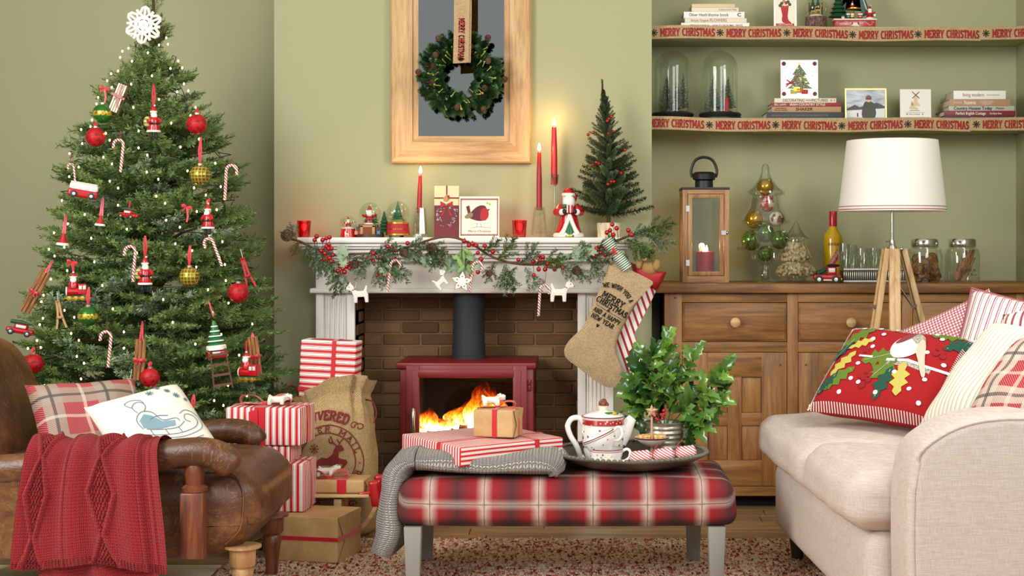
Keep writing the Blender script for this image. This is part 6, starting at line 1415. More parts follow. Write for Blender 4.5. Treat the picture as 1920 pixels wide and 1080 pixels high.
def globe(name, label, px, gy, gr, Y, group='snow globes'):
    s = S(Y); t = thing(name, label, 'snow globe', (XX(px, Y), Y, MZ), group=group); gz = ZZ(gy, Y) - MZ; r = gr / s
    MB().ball((0, 0, gz), r, 28, 18).build('glass_globe', G_dome, t); return t, s, gz, r
def mini_santa(par, c, h):
    b = lambda nm, m, q: q.build(nm, m, par, c)
    b('santa_coat', M_red, MB().lathe([(0, 0), (h * .26, 0), (h * .27, h * .12), (h * .2, h * .4), (h * .1, h * .55), (0, h * .56)], 12)); b('santa_belt', M_blk, MB().lathe([(h * .24, h * .22), (h * .25, h * .23), (h * .235, h * .28)], 12, caps=False)); b('santa_hem', M_wht, MB().lathe([(h * .24, 0), (h * .29, .0), (h * .28, h * .08), (h * .25, h * .09)], 12))
    b('santa_head', M_skin, MB().ball((0, -h * .03, h * .64), h * .12, 10, 8)); b('santa_beard', M_wht, MB().ball((0, -h * .1, h * .56), (h * .15, h * .1, h * .17), 10, 8)); b('santa_hat', M_red, MB().lathe([(h * .14, h * .7), (h * .11, h * .84), (h * .04, h * .98), (0, h)], 10)); b('santa_trim', M_wht, MB().lathe([(h * .12, h * .68), (h * .16, h * .69), (h * .15, h * .75), (h * .12, h * .76)], 10).ball((h * .06, 0, h), h * .045, 8, 6))
    for sg in (-1, 1): b('santa_arm', M_red, MB().tube([(sg * h * .12, 0, h * .48), (sg * h * .3, -h * .05, h * .42), (sg * h * .36, -h * .1, h * .52)], [h * .07, h * .07, h * .06], 8))
def mini_fir(par, c, h, m=None, tiers=6, trunk=True):
    b = MB()
    for k in range(tiers): z0 = h * (.1 + .15 * k * 6 / tiers); r = h * .36 * (1 - k / (tiers + .3)); b.lathe([(0, z0), (r, z0), (r * .55, z0 + h * .13), (r * .2, z0 + h * .2), (0, z0 + h * .2)], 12)
    b.build('little_tree', m or M_dgreen, par, c)
g, s, gz, r = globe('snow_globe', 'small snow globe with Santa on a red reindeer base', 653, 420, 16, 5.58)
MB().lathe([(0, 0), (30 / s / 2, 0), (26 / s / 2, 16 / s), (0, 17 / s)], 24).build('base', M_red, g); MB().lathe([(0, 16.2 / s), (12.6 / s, 16.2 / s), (12 / s, 18 / s), (0, 19 / s)], 20).build('snow', M_wht, g); mini_santa(g, (0, 0, 18 / s), 21 / s)
for nm, px, m in (('painted_reindeer', 0, M_cream),): o = MB().ext([(x * 11 / s - 5.5 / s, z * 11 / s + 1.5 / s) for x, z in ((.1, 0), (.2, 0), (.25, .35), (.6, .35), (.62, 0), (.72, 0), (.78, .45), (.7, .55), (.35, .55), (.3, .75), (.42, .95), (.36, .98), (.26, .82), (.14, .98), (.08, .94), (.18, .76), (.05, .68), (.12, .58), (.12, .3))], -15.2 / s, -13 / s).build(nm, m, g)
g, s, gz, r = globe('snow_globe', 'snow globe with Santa above a little fireplace base', 694, 400, 21, 5.59)
MB().rbox((0, 0, 10 / s), (48 / s, 28 / s, 20 / s), .004, 3).build('base', mat('dark_walnut', '#3f2415', .5), g); MB().lathe([(0, 0), (27 / s, 0), (26 / s, 6 / s), (0, 6 / s)], 24).build('plinth', mat('dark_walnut', '#3f2415', .5), g); MB().bx(-20 / s, 16 / s, -15 / s, 0, 19 / s, 24.5 / s).build('mantel_top', M_brown, g, bevel=.001)
for a, c, z0, z1 in ((-16, -11, 6, 22), (6, 11, 6, 22), (-16, 11, 19, 23)): MB().bx(a / s, c / s, -17.5 / s, -10 / s, z0 / s, z1 / s).build('fire_surround', M_tan, g, bevel=.0006)
MB().bx(-11 / s, 6 / s, -16 / s, -13 / s, 6 / s, 19 / s).build('fire_opening', mat('little_fire', '#7a3a14', .6), g); mini_santa(g, (-1 / s, 0, 24 / s), 36 / s); mini_fir(g, (10 / s, 0, 24 / s), 22 / s, M_green, 4); mini_fir(g, (27 / s, -4 / s, 5 / s), 42 / s, M_dgreen, 6)
for px, m in ((-24, M_tan), (-19, M_redm), (18, M_blue)): MB().rbox((px / s, -14 / s, 8.5 / s), (6 / s, 5 / s, 7 / s), .001, 2).build('little_parcel', m, g)
g, s, gz, r = globe('snow_globe', 'snow globe with a green tree on a red Merry Christmas base', 746, 399, 22, 5.58)
MB().lathe([(0, 4 / s), (22.5 / s, 4 / s), (20 / s, 27 / s), (0, 27 / s)], 32).build('base', M_redm, g)
for z0, rr_ in ((5.5, 23), (27, 20.5)): MB().lathe([(rr_ / s * .9, (z0 - 2) / s), (rr_ / s, (z0 - 1.5) / s), (rr_ / s, (z0 + 1.5) / s), (rr_ / s * .9, (z0 + 2) / s)], 32).build('gold_rim', M_gold, g)
for k in range(3): a = 2 * PI * k / 3 - PI / 2 + .5; MB().ball((14 / s * math.cos(a), 14 / s * math.sin(a), 2.2 / s), 2.2 / s, 8, 6).build('foot', M_blk, g)
mini_fir(g, (0, 0, 29 / s), 36 / s, mat('globe_tree', '#2f6b4a', .5), 8); MB().tube([(12 / s, 0, 30 / s), (13 / s, 0, 44 / s), (10 / s, 0, 58 / s)], [.006, .005, .002], 6).build('little_figure', M_tan, g); MB().ball((-10 / s, 0, 46 / s), 3 / s, 8, 6).build('little_snowman', M_wht, g)
b = text_mesh('Merry Christmas', .0105, .00008, shear=.35); R_ = 21.6 / s
for v in b.vertices: a = v.co.x / R_ - PI / 2; k = (R_ - .0002 - (v.co.z / (23 / s)) * 2.5 / s); v.co = Vector((k * math.cos(a) * 1.0, (k + .0008) * math.sin(a), v.co.z + 15.5 / s))
b.materials.append(M_gold); link('lettering', b, g)
# cards on the mantel
def board(name, label, cat, px0, px1, py0, zb, Y, m, th=.003, lean=.06, group=None):
    s = S(Y); w = (px1 - px0) / s; h = ZZ(py0, Y) - zb; t = thing(name, label, cat, (XX((px0 + px1) / 2, Y), Y, zb), (-lean, 0, 0), group)
    MB().bx(-w / 2, w / 2, 0, th, 0, h).build('card', m, t); return t, w, h, s
def printed(par, poly, lay, m, nm='print'): o = MB().ext(poly, -.0003 * lay - .0002, -.0001 * lay).build(nm, m, par, smooth=False); return o
t, w, h, s = board('wreath_card', 'tall Christmas card with a robin on a frosted wreath', 'card', 814, 860, 348, MZ, 5.60, mat('card_cream', '#e8d4a8', .6))
Q = lambda u, v: ((u - .5) * w, (1 - v) * h)
printed(t, [Q(0, .38), Q(1, .38), Q(1, 1), Q(0, 1)], 1, mat('card_maroon', '#6e1a26', .6), 'maroon_ground'); printed(t, [Q(0, .225), Q(1, .225), Q(1, .25), Q(0, .25)], 2, M_inkm, 'ribbon_print'); printed(t, [Q(.48, 0), Q(.53, 0), Q(.53, .25), Q(.48, .25)], 2, M_inkm, 'ribbon_print')
rr = random.Random(4)
M_frost = [mat('frost_a', '#4c4448', .7), mat('frost_b', '#8e8a90', .7), mat('frost_c', '#c9c8cc', .7), mat('frost_d', '#6d3038', .7)]
for k in range(110):
    a = rr.uniform(0, 2 * PI); q = rr.gauss(1, .16); x, z = .0 + .032 * q * math.cos(a), h * .42 + .036 * q * math.sin(a)
    if abs(x) > w / 2 - .005: continue
    an = rr.uniform(0, PI); l = .0045; printed(t, [(x + l * math.cos(an), z + l * math.sin(an)), (x + .0016 * math.sin(an), z - .0016 * math.cos(an)), (x - l * math.cos(an), z - l * math.sin(an)), (x - .0016 * math.sin(an), z + .0016 * math.cos(an))], 3 + k % 3, M_frost[k % 4], 'frosted_leaf')
for pl_, m in (([(.5, .36), (.25, .30), (.25, .43)], M_redm), ([(.5, .36), (.75, .30), (.75, .43)], M_redm), ([(.5, .38), (.25, .58), (.36, .58)], M_redm), ([(.5, .38), (.75, .58), (.64, .58)], M_redm), ([(.40, .30), (.36, .24), (.5, .17), (.62, .20), (.6, .28), (.52, .31)], M_tan), ([(.52, .2), (.6, .18), (.64, .23), (.58, .27)], mat('robin_red', '#c24a24', .7))): printed(t, [Q(*q) for q in pl_], 7, m, 'robin_and_bow')
t, w, h, s = board('robin_card', 'square cream card with an appliqué robin and checked red border', 'card', 861, 936, 368, MZ, 5.59, mat('card_ivory', '#efe3d2', .6))
Q = lambda u, v: ((u - .5) * w, (1 - v) * h)
M_chk = mat('check_border', '#8e2a36', .7, fn=lambda t_: (lambda X: t_.col(t_.mix(t_.f('MULTIPLY', t_.band(X[0], 330, .5), t_.band(X[2], 330, .5)), '#7a1f2c', '#e0c8c0')))(t_.sep(t_.co())))
for a in (((.03, .05), (.97, .05), (.97, .09), (.03, .09)), ((.03, .92), (.97, .92), (.97, .96), (.03, .96)), ((.03, .05), (.06, .05), (.06, .96), (.03, .96)), ((.94, .05), (.97, .05), (.97, .96), (.94, .96))): printed(t, [Q(*q) for q in a], 1, M_chk, 'checked_border')
printed(t, smooth2([Q(*q) for q in ((.25, .5), (.3, .38), (.45, .25), (.6, .22), (.68, .3), (.64, .55), (.5, .6), (.3, .55))], 4), 2, mat('robin_tweed', '#6e2a32', .8, fn=lambda t_: (lambda X: t_.col(t_.mix(t_.f('MULTIPLY', t_.band(X[0], 260, .5), t_.band(X[2], 260, .5)), '#4a1c26', '#a04850')))(t_.sep(t_.co()))), 'robin_back')
printed(t, [Q(*q) for q in ((.17, .25), (.25, .22), (.28, .38), (.36, .42), (.3, .5), (.22, .44))], 2, MATS['robin_tweed'], 'robin_tail'); printed(t, smooth2([Q(*q) for q in ((.52, .5), (.55, .32), (.66, .28), (.72, .35), (.73, .48), (.66, .58), (.56, .58))], 4), 4, M_redm, 'robin_breast'); printed(t, smooth2([Q(*q) for q in ((.13, .5), (.25, .4), (.34, .42), (.32, .5), (.2, .54))], 4), 4, mat('wing_olive', '#8d7f5e', .8), 'robin_wing'); printed(t, smooth2([Q(*q) for q in ((.3, .53), (.5, .58), (.66, .57), (.55, .65), (.4, .64))], 4), 1, M_paper, 'robin_belly')
printed(t, [Q(*q) for q in ((.71, .32), (.77, .3), (.72, .36))], 5, M_ink, 'beak'); printed(t, circ(*Q(.7, .16), .0035, 8), 5, mat('leaf_lime', '#9fb93c', .7), 'sprig_print'); printed(t, circ(*Q(.76, .19), .0035, 8), 5, mat('leaf_lime', '#9fb93c', .7), 'sprig_print'); printed(t, circ(*Q(.73, .23), .004, 8), 5, M_wht, 'sprig_print')
b = MB()
for ln in ([(.45, .64), (.43, .75)], [(.53, .64), (.55, .75)], [(.3, .77), (.5, .74), (.8, .77)]): stroke(b, [Q(*q) for q in ln], .0008, lambda x, z: (x, -.0008, z))
b.build('robin_legs', M_ink, t, smooth=False); text('Merry Christmas', .0125, M_inkm, t, Vector((0, -.0004, h * .15)), shear=.35)
# mantel Santa
sn = thing('santa_figurine', 'glossy Santa figurine in a long red robe on the mantel', 'figurine', (XX(1066, 5.57), 5.57, MZ), (0, 0, .1)); s = S(5.57); H = 94 / s
def pp(nm, b, m): o = b.build(nm, m, sn); o.scale = (H,) * 3; return o
pp('robe', MB().lathe([(0, 0), (.27, 0), (.28, .03), (.21, .25), (.17, .45), (.18, .56), (.14, .66), (0, .7)], 24), M_red); pp('robe_hem', MB().lathe([(.25, .0), (.30, .01), (.31, .05), (.28, .09), (.25, .08)], 24), M_wht)
pp('robe_trim', MB().tube([(0, -.21, .45), (-.05, -.235, .3), (-.11, -.25, .15), (-.16, -.25, .06)], [.035, .04, .045, .055], 8).tube([(0, -.21, .45), (.05, -.235, .3), (.11, -.25, .15), (.16, -.25, .06)], [.035, .04, .045, .055], 8), M_wht); pp('green_skirt', MB().lathe([(0, 0), (.12, 0), (.09, .15), (.02, .32), (0, .33)], 14, (0, -.2, 0)), M_green); pp('gold_trim', MB().lathe([(.11, .02), (.128, .02), (.125, .05), (.11, .05)], 14, (0, -.2, 0)), M_gold)
pp('head', MB().ball((0, -.04, .78), (.1, .1, .11), 14, 10), M_skin); pp('beard', MB().ball((0, -.1, .70), (.13, .1, .14), 14, 10).ball((0, .02, .78), (.12, .1, .1), 12, 8), M_wht); pp('hat', MB().lathe([(.125, .84), (.11, .92), (.06, .98), (0, 1.0)], 16).ball((.12, .0, .80), (.05, .05, .1), 10, 8), M_red); pp('hat_trim', MB().lathe([(.1, .82), (.135, .83), (.135, .88), (.1, .89)], 16), M_wht); pp('nose', MB().ball((0, -.145, .775), .02, 8, 6), M_skin)
for sg in (-1, 1): pp('sleeve', MB().tube([(sg * .14, 0, .62), (sg * .23, -.07, .5), (sg * .16, -.19, .5)], [.08, .09, .07], 10), M_red); pp('cuff', MB().ball((sg * .15, -.2, .5), .065, 10, 8), M_wht); pp('glove', MB().ball((sg * .105, -.235, .51), .05, 10, 8), M_blk)
pp('held_parcel', MB().rbox((0, -.24, .56), (.13, .1, .16), .02, 3), mat('parcel_stripe', '#b02030', .4, fn=stripes_fn('#b01622', '#f0ebe4', 16, .35, 0, 'Object'))); pp('held_leaf', MB().ball((-.1, -.24, .62), (.06, .03, .04), 8, 6), M_green)
# mini tree in a birch pot
mt = thing('mini_tree', 'small artificial tree with red berries in a birch pot on the mantel', 'tree', (XX(1141, 5.58), 5.58, MZ)); s = S(5.58)
MB().lathe([(0, 0), (21 / s, 0), (22 / s, 27 / s), (19 / s, 27.5 / s), (18 / s, 22 / s), (0, 22 / s)], 24).build('pot', mat('birch', '#d9c3a0', .7, fn=lambda t_: t_.col(t_.ramp(t_.noise(t_.map(t_.co(), (4, 4, 1)), 14, 4), [(.4, '#cbb28a'), (.55, '#e8dac0'), (.68, '#8f7552')]))), mt)
MB().tube([(0, 0, 20 / s), (0, 0, 180 / s), (-12 / s, 0, 270 / s), (-11 / s, 0, 296 / s)], [4 / s, 3 / s, 2 / s, 1 / s], 8).build('trunk', M_bark, mt)
M_mfir = mat('tinsel_fir', '#3c4a30', .7, fn=fir_fn('#2a3a22', '#56673f'))
def brush(seed):
    rr_ = random.Random(seed); b = MB(); b.tube([(0, 0, 0), (.5, 0, .02), (1, 0, .1)], [.02, .014, .008], 4); needles(b, (.06, 0, 0), (.5, 0, .02), 120, .15, .016, rr_, 1, .35, False); needles(b, (.5, 0, .02), (1.0, 0, .1), 120, .14, .016, rr_, 1, .4); return b.build('branch', M_mfir, mesh_only=True, smooth=False)
BR = [brush(k) for k in range(3)]; rr = random.Random(8)
def mtr(z):      # half-width in px at height z px above the mantel
    return 74 * max(.06, 1 - (z - 62) / 236) ** .9
for k in range(150):
    f_ = k / 150; zp = 52 + 230 * f_; a = k * 2.399 + rr.uniform(-.2, .2); L = mtr(zp) / s * rr.uniform(.8, 1.12); cx = -11 / s * max(0, (zp - 170) / 120)
    el = rr.uniform(.05, .35) + .9 * f_ ** 3; o = link('branch', BR[k % 3], mt); o.location = (cx, 0, zp / s - .02); o.rotation_euler = (0, -el, a); o.scale = (L, max(L, .06) * 1.0, max(L, .06) * 1.0)
o = link('branch', BR[0], mt); o.location = (-11 / s, 0, 272 / s); o.rotation_euler = (0, -PI / 2, 0); o.scale = (.05, .05, .05)
for px, py in ((1142, 222), (1147, 218), (1103, 252), (1112, 248), (1141, 250), (1149, 246), (1172, 281), (1111, 309), (1118, 305), (1123, 307), (1155, 321), (1164, 325), (1140, 346), (1146, 341), (1151, 341), (1139, 226)):
    w_ = W(px, py, 5.53); rr0 = mtr((MZ and (w_.z - MZ) * s)) / s * .55; o = link('berry', bm_, mt, (w_.x - mt.location.x, -rr0, w_.z - MZ)); o.scale = (.0062,) * 3
# ------------------------------------------------------------------ wreath on the mirror
wc = W(864, 142, 5.645); s = S(5.645); wr = thing('pine_wreath', 'green pine wreath with cones hanging on the mirror', 'wreath', wc)
MB().tube([(.107 * math.cos(a * PI / 16), 0, .107 * math.sin(a * PI / 16)) for a in range(32)], .02, 8, closed=True).build('ring', M_bark, wr)
M_wfir = mat('wreath_fir', '#2f5a34', .6, fn=fir_fn('#1f4526', '#4f7c48')); M_ytip = mat('lime_tip', '#b9b04a', .7, fn=lambda t_: t_.col(t_.mix(t_.rnd(), '#6f7a2c', '#b9b356')))
def clump(seed, m=None): b = MB(); rr_ = random.Random(seed); needles(b, (0, 0, 0), (1, 0, 0), 210, .45, .03, rr_, 1, .7); return b.build('pine_tuft', m or M_wfir, mesh_only=True, smooth=False)
CL = [clump(k) for k in range(3)]; rr = random.Random(31)
for k in range(230):
    a = rr.uniform(0, 2 * PI); q = rr.uniform(.05, .137); dr = Vector((math.cos(a + rr.uniform(-1.0, 1.0)), rr.uniform(-.9, .1), math.sin(a + rr.uniform(-1.0, 1.0)))); dr.normalize()
    l = .048 if q < .125 else .036
    o = link('pine_tuft', CL[k % 3], wr); o.location = (q * math.cos(a), rr.uniform(-.035, .0), q * math.sin(a)); o.rotation_mode = 'QUATERNION'; o.rotation_quaternion = dr.to_track_quat('X', 'Z'); o.scale = (l,) * 3
def tipm(seed): b = MB(); b.tube([(0, 0, 0), (.3, 0, .05), (.7, 0, .02), (1, 0, .1)], [.06, .07, .08, .12], 6); b.ball((1, 0, .1), .16, 8, 6); return b.build('yellow_bud', M_ytip, mesh_only=True)
TP = tipm(0); TB = MB().tube([(0, 0, 0), (.5, 0, .06), (1, 0, .0)], [.06, .06, .05], 6).build('twig', mat('twig_olive', '#6a5c30', .8), mesh_only=True)
for k in range(44):
    a = k * 2 * PI / 44 + rr.uniform(-.05, .05); q = rr.uniform(.06, .135); dr = Vector((math.cos(a + rr.uniform(-.9, .9)), rr.uniform(-.8, -.2), math.sin(a + rr.uniform(-.9, .9)))); o = link('yellow_bud' if k % 4 else 'twig', TP if k % 4 else TB, wr); o.location = (q * math.cos(a), -.045, q * math.sin(a)); o.rotation_mode = 'QUATERNION'; o.rotation_quaternion = dr.to_track_quat('X', 'Z'); l = rr.uniform(.016, .028); o.scale = (l,) * 3
def conemesh():
    b = MB(); b.ball((0, 0, .5), (.2, .2, .5), 8, 6)
    for k in range(64):
        f_ = (k + .5) / 64; a = k * 2.399; r = .46 * math.sin(PI * min(1, f_ * .82 + .14)) ** .8; z_ = f_; d = Vector((math.cos(a), math.sin(a), .3)); sd = Vector((-math.sin(a), math.cos(a), 0)); c = Vector((0, 0, z_)); tip = c + d * r
        b.add([c + d * .1 - sd * .05, c + d * .1 + sd * .05, tip + sd * .11, tip + Vector((0, 0, .07)), tip - sd * .11, tip - Vector((0, 0, .05))], [(0, 1, 2, 5), (0, 5, 4), (0, 4, 3, 2, 1), (5, 2, 3, 4)])
    return b.build('pine_cone', mat('pine_cone', '#5f4632', .8, fn=lambda t_: t_.col(t_.ramp(t_.noise(t_.co(), 6, 3), [(.35, '#3f2c1c'), (.65, '#86664a')]))), mesh_only=True, smooth=False)
PCN = conemesh()
for px, py in ((822, 72), (882, 88), (915, 114), (816, 103), (808, 159), (910, 168), (907, 205), (857, 202), (944, 152), (913, 73), (784, 136)):
    w_ = W(px, py, 5.58) - wc; o = link('pine_cone', PCN, wr); o.location = (w_.x, -.04, w_.z); o.rotation_euler = (1.2 + rr.uniform(-.4, .4), rr.uniform(-.5, .5), 0); o.scale = (.026,) * 3
rb = thing('hanging_ribbon', 'burlap ribbon lettered in red holding the wreath on the mirror', 'ribbon', W(864, 60, 5.535)); ro_ = rb.location; s = S(5.535)
b = MB(); rx_ = lambda z_: .012 * (z_ * 1.2) ** 2
L1, L0 = .62, -(118 - 60) / s
for dx, dy, tw in ((.0, 0, 0), (.007, .006, .03)): b.grid(lambda u, v: ((u - .5) * .058 + dx + .004 * math.sin(v * 5), dy - .002 * math.sin(v * 6), L0 + (L1 - L0) * v + .004 * (1 - v) * (u - .5)), 4, 24)
b.build('ribbon', M_burl2, rb)
b = MB(); hh = .0185
def rput(x, z_): return ((z_ - hh / 2) + .004 * math.sin(((ZT - x) - L0) / (L1 - L0) * 5), -.004, ZT - x)
ZT = L0 + .165
slab(b, 'MERRY CHRISTMAS', rput, hh * 1.05, .2, .1, .155 / slab_len('MERRY CHRISTMAS', hh * 1.05)); ZT = L0 + .44
slab(b, 'MERRY CHRISTMAS', rput, hh * 1.05, .2, .1, .155 / slab_len('MERRY CHRISTMAS', hh * 1.05)); 
b.build('lettering', M_inkr, rb, smooth=False); b = MB(); ZT = L0 + .022; hh = .018; slab(b, '*', rput, hh, .17); b.build('asterisk', M_ink, rb, smooth=False)
# ------------------------------------------------------------------ mantel garland
GY = 5.46; s = S(GY)
ga = thing('mantel_garland', 'fir garland with red berries and cones draped along the mantel edge', 'garland', (XX(870, GY), GY, MZ)); g0 = ga.location
gpx = [(534, 446), (560, 452), (590, 466), (625, 478), (665, 476), (720, 474), (770, 462), (815, 447), (850, 445), (885, 458), (920, 480), (955, 492), (1000, 496), (1045, 490), (1090, 478), (1130, 462), (1165, 448), (1205, 434), (1240, 425)]
gp = smoothpath([W(x, y, GY - (.02 if 620 < x < 1150 else 0)) - g0 for x, y in gpx], 6); MB().tube(gp, .0045, 6).build('vine', mat('vine', '#6a4528', .8), ga)
GSP = [sprig_mesh(40 + k, nl=.17, nw=.02, dens=150, side=4, mat_=M_firf) for k in range(2)] + [sprig_mesh(50 + k, nl=.17, nw=.02, dens=150, side=4, mat_=M_fir) for k in range(2)]
rr = random.Random(12)
def gsprig(px, py, ang, l, k=None):
    p = W(px, py, GY - .03) - g0; d = Vector((math.cos(ang), -.25, math.sin(ang))).normalized(); up = Vector((rr.uniform(-.2, .2), -1, .35)); up = (up - d * up.dot(d)).normalized(); y_ = up.cross(d)
    o = link('fir_sprig', GSP[rr.randrange(4) if k is None else k], ga); o.matrix_basis = Matrix.LocRotScale(p, Matrix((d, y_, up)).transposed().to_quaternion(), Vector((l, l, l)))
for px, py, an, l in ((548, 448, 2.6, .05), (556, 450, 1.9, .07), (560, 452, -1.9, .06), (575, 458, -1.2, .08), (585, 462, -.4, .09), (590, 465, -1.3, .10), (600, 470, -1.0, .11), (612, 480, -1.9, .09), (622, 484, -1.4, .10), (640, 505, -1.8, .11), (645, 515, -1.2, .07), (650, 478, -.3, .12), (690, 474, .15, .13), (700, 478, -.4, .12), (690, 480, -2.0, .10), (720, 478, -1.5, .11), (705, 500, -1.3, .09), (730, 484, -.9, .12), (745, 470, .2, .12), (760, 466, -.5, .10), (790, 460, -.3, .11), (800, 456, -1.0, .11), (810, 460, -1.6, .10), (830, 470, -1.3, .08), (935, 490, .9, .12), (930, 490, -2.0, .09), (950, 494, -1.6, .12), (945, 500, -1.2, .11), (975, 498, .85, .11), (970, 500, -2.2, .09), (985, 500, -1.0, .11), (1005, 496, .2, .12), (1040, 490, -.5, .12), (1060, 486, .5, .11), (1075, 492, -.9, .10), (1090, 478, -.3, .12), (1105, 470, .3, .12), (1140, 462, -.8, .10), (1170, 450, -.5, .13), (1185, 447, -.9, .11), (1195, 438, .25, .13), (1205, 440, -.35, .13), (1220, 430, .2, .10), (1175, 446, .4, .09), (870, 468, -1.4, .07), (905, 474, .6, .09), (1115, 480, -1.4, .1)): gsprig(px, py, an, l)
leafm = hleaf(); leafm.v = [(x, y * 1.5, z_) for x, y, z_ in leafm.v]; GL_ = leafm.build('leaf', mat('garland_leaf', '#4f7040', .4, fn=lambda t_: t_.col(t_.mix(t_.rnd(), '#3f5f35', '#93a888'))), mesh_only=True, angle=80)
for px, py in ((640, 470), (648, 482), (632, 462), (775, 468), (788, 470), (735, 492), (745, 500), (752, 494), (800, 475), (1080, 470), (1068, 478), (1105, 470), (1120, 462), (1092, 458), (845, 478), (858, 486), (868, 478), (880, 474), (852, 498), (874, 498), (890, 486), (1075, 462), (720, 492)):
    o = link('leaf', GL_, ga); a = rr.uniform(-2.6, -.5); d = Vector((math.cos(a), -.3, math.sin(a))).normalized(); up = Vector((rr.uniform(-.3, .3), -1, .3)); up = (up - d * up.dot(d)).normalized(); o.matrix_basis = Matrix.LocRotScale(W(px, py, GY - .045) - g0, Matrix((d, up.cross(d), up)).transposed().to_quaternion(), Vector((.05,) * 3) * rr.uniform(.8, 1.2))
BER = [(594, 443), (605, 450), (612, 447), (618, 445), (617, 458), (590, 450), (602, 470), (609, 475), (616, 466), (622, 466), (611, 482), (618, 484), (624, 478), (608, 486), (621, 490), (612, 462), (634, 508), (643, 504), (650, 500), (656, 503), (646, 510), (638, 500), (653, 496), (694, 484), (700, 490), (700, 475), (714, 482), (727, 462), (735, 464), (742, 470), (739, 484), (708, 516), (719, 515), (727, 515), (725, 503), (749, 509), (764, 456), (788, 478), (748, 494), (870, 452), (879, 460), (886, 457), (893, 460), (909, 461), (924, 472), (896, 474), (884, 490), (896, 510), (884, 516), (902, 486), (972, 487), (1000, 490), (1010, 480), (1018, 482), (1001, 516), (1010, 505), (1022, 505), (1033, 500), (1040, 505), (1046, 498), (1055, 502), (1012, 488), (1026, 495), (1088, 470), (1100, 478), (1108, 472), (1118, 466), (1113, 480), (1132, 462), (1126, 474), (1135, 478), (1138, 436), (1144, 432), (1150, 440), (1156, 428), (1148, 421), (1178, 432), (1146, 446), (1184, 440)]
for px, py in BER:
    p = W(px, py, GY - .05) - g0; o = link('berry', bm_, ga, p); q = rr.uniform(.0078, .0095); o.scale = (q,) * 3
b = MB()
for i, (px, py) in enumerate(BER):
    p = W(px, py, GY - .045) - g0; q = min(gp, key=lambda v: (v - p).length); b.tube(smoothpath([q, (q + p) / 2 + Vector((0, -.01, .012)), p], 3), .001, 4, caps=False)
stuff(b.build('berry_stalks', mat('stalk', '#4a2c20', .8), ga))
for px, py, q, an in ((536, 444, .048, 1.4), (664, 492, .036, 1.9), (755, 476, .036, 1.4), (806, 470, .038, 1.0), (1078, 505, .036, 1.8), (915, 513, .028, 1.5)): o = link('pine_cone', PCN, ga); o.location = W(px, py, GY - .06) - g0; o.rotation_euler = (an, .2, .3); o.scale = (q,) * 3
# hanging from the garland
GA = 'felt dogs hung on the garland'
p = W(671, 568, GY - .05); scottie('felt_dog', 'white felt dog at the left, hanging over the fireplace corner', p, .078, (0, -.05, 0), True, .12, GA)
p = W(838, 535, GY - .055); scottie('felt_dog', 'white felt dog in the middle, seated below the garland beside the mistletoe', p, .062, (0, -.75, 0), False, .07, GA)
p = W(1054, 566, GY - .05); scottie('felt_dog', 'white felt dog at the right, hanging by the stocking', p, .085, (0, 0, 0), False, .13, GA)
cane('candy cane hanging from the garland above the left brickwork', 739, 518, 60, .12, -1, at_=GY - .06, string=10); cane('candy cane hanging from the garland above the stove flue', 893, 520, 58, .12, -1, at_=GY - .06, string=10); cane('longest candy cane, hanging from the garland in front of the brickwork', 1020, 564, 58, .06, -1, at_=GY - .06, string=40)
p = W(866, 528, GY - .07); t = thing('star_ornament', 'white ceramic star with painted holly hanging in the garland centre', 'ornament', p, (0, .1, 0)); r = 20 / s
pts = [(r * (1 if k % 2 == 0 else .55) * math.cos(PI / 2 + k * PI / 5), r * (1 if k % 2 == 0 else .55) * math.sin(PI / 2 + k * PI / 5)) for k in range(10)]
MB().ext(pts, -.004, .004).build('star', M_cer, t, bevel=.002); MB().tube([(x * 1.0, -.0035, z_ * 1.0) for x, z_ in pts], .0014, 5, closed=True).build('gold_edge', M_gold, t)
for k in range(10): a = k * PI / 5 + .3; MB().ball((r * .48 * math.cos(a), -.0045, r * .48 * math.sin(a)), (.003, .0006, .002), 6, 5).build('painted_motif', M_dgreen if k % 2 else M_redm, t)
MB().tube([(0, 0, r), (.001, .01, r + .06)], .0008, 4).build('string', M_cream, t)
p = W(866, 478, GY - .065); t = thing('mistletoe_sprig', 'green mistletoe bunch hanging in the middle of the garland', 'plant', p); ml_ = MB().ball((.5, 0, 0), (.5, .2, .035), 10, 6).build('leaf', mat('mistletoe', '#5f8a3a', .5, fn=lambda t_: t_.col(t_.mix(t_.rnd(), '#4a7a32', '#9ab866'))), mesh_only=True)
for k in range(15): o = link('leaf', ml_, t); o.location = (rr.uniform(-.02, .02), rr.uniform(-.015, .01), rr.uniform(-.045, .03)); o.rotation_euler = (rr.uniform(-.4, .4) + PI / 2, rr.uniform(.2, 2.9), 0); o.scale = (rr.uniform(.03, .045),) * 3
MB().tube([(0, 0, .04), (0, -.003, -.04)], .0016, 5).build('stem', M_stem, t)
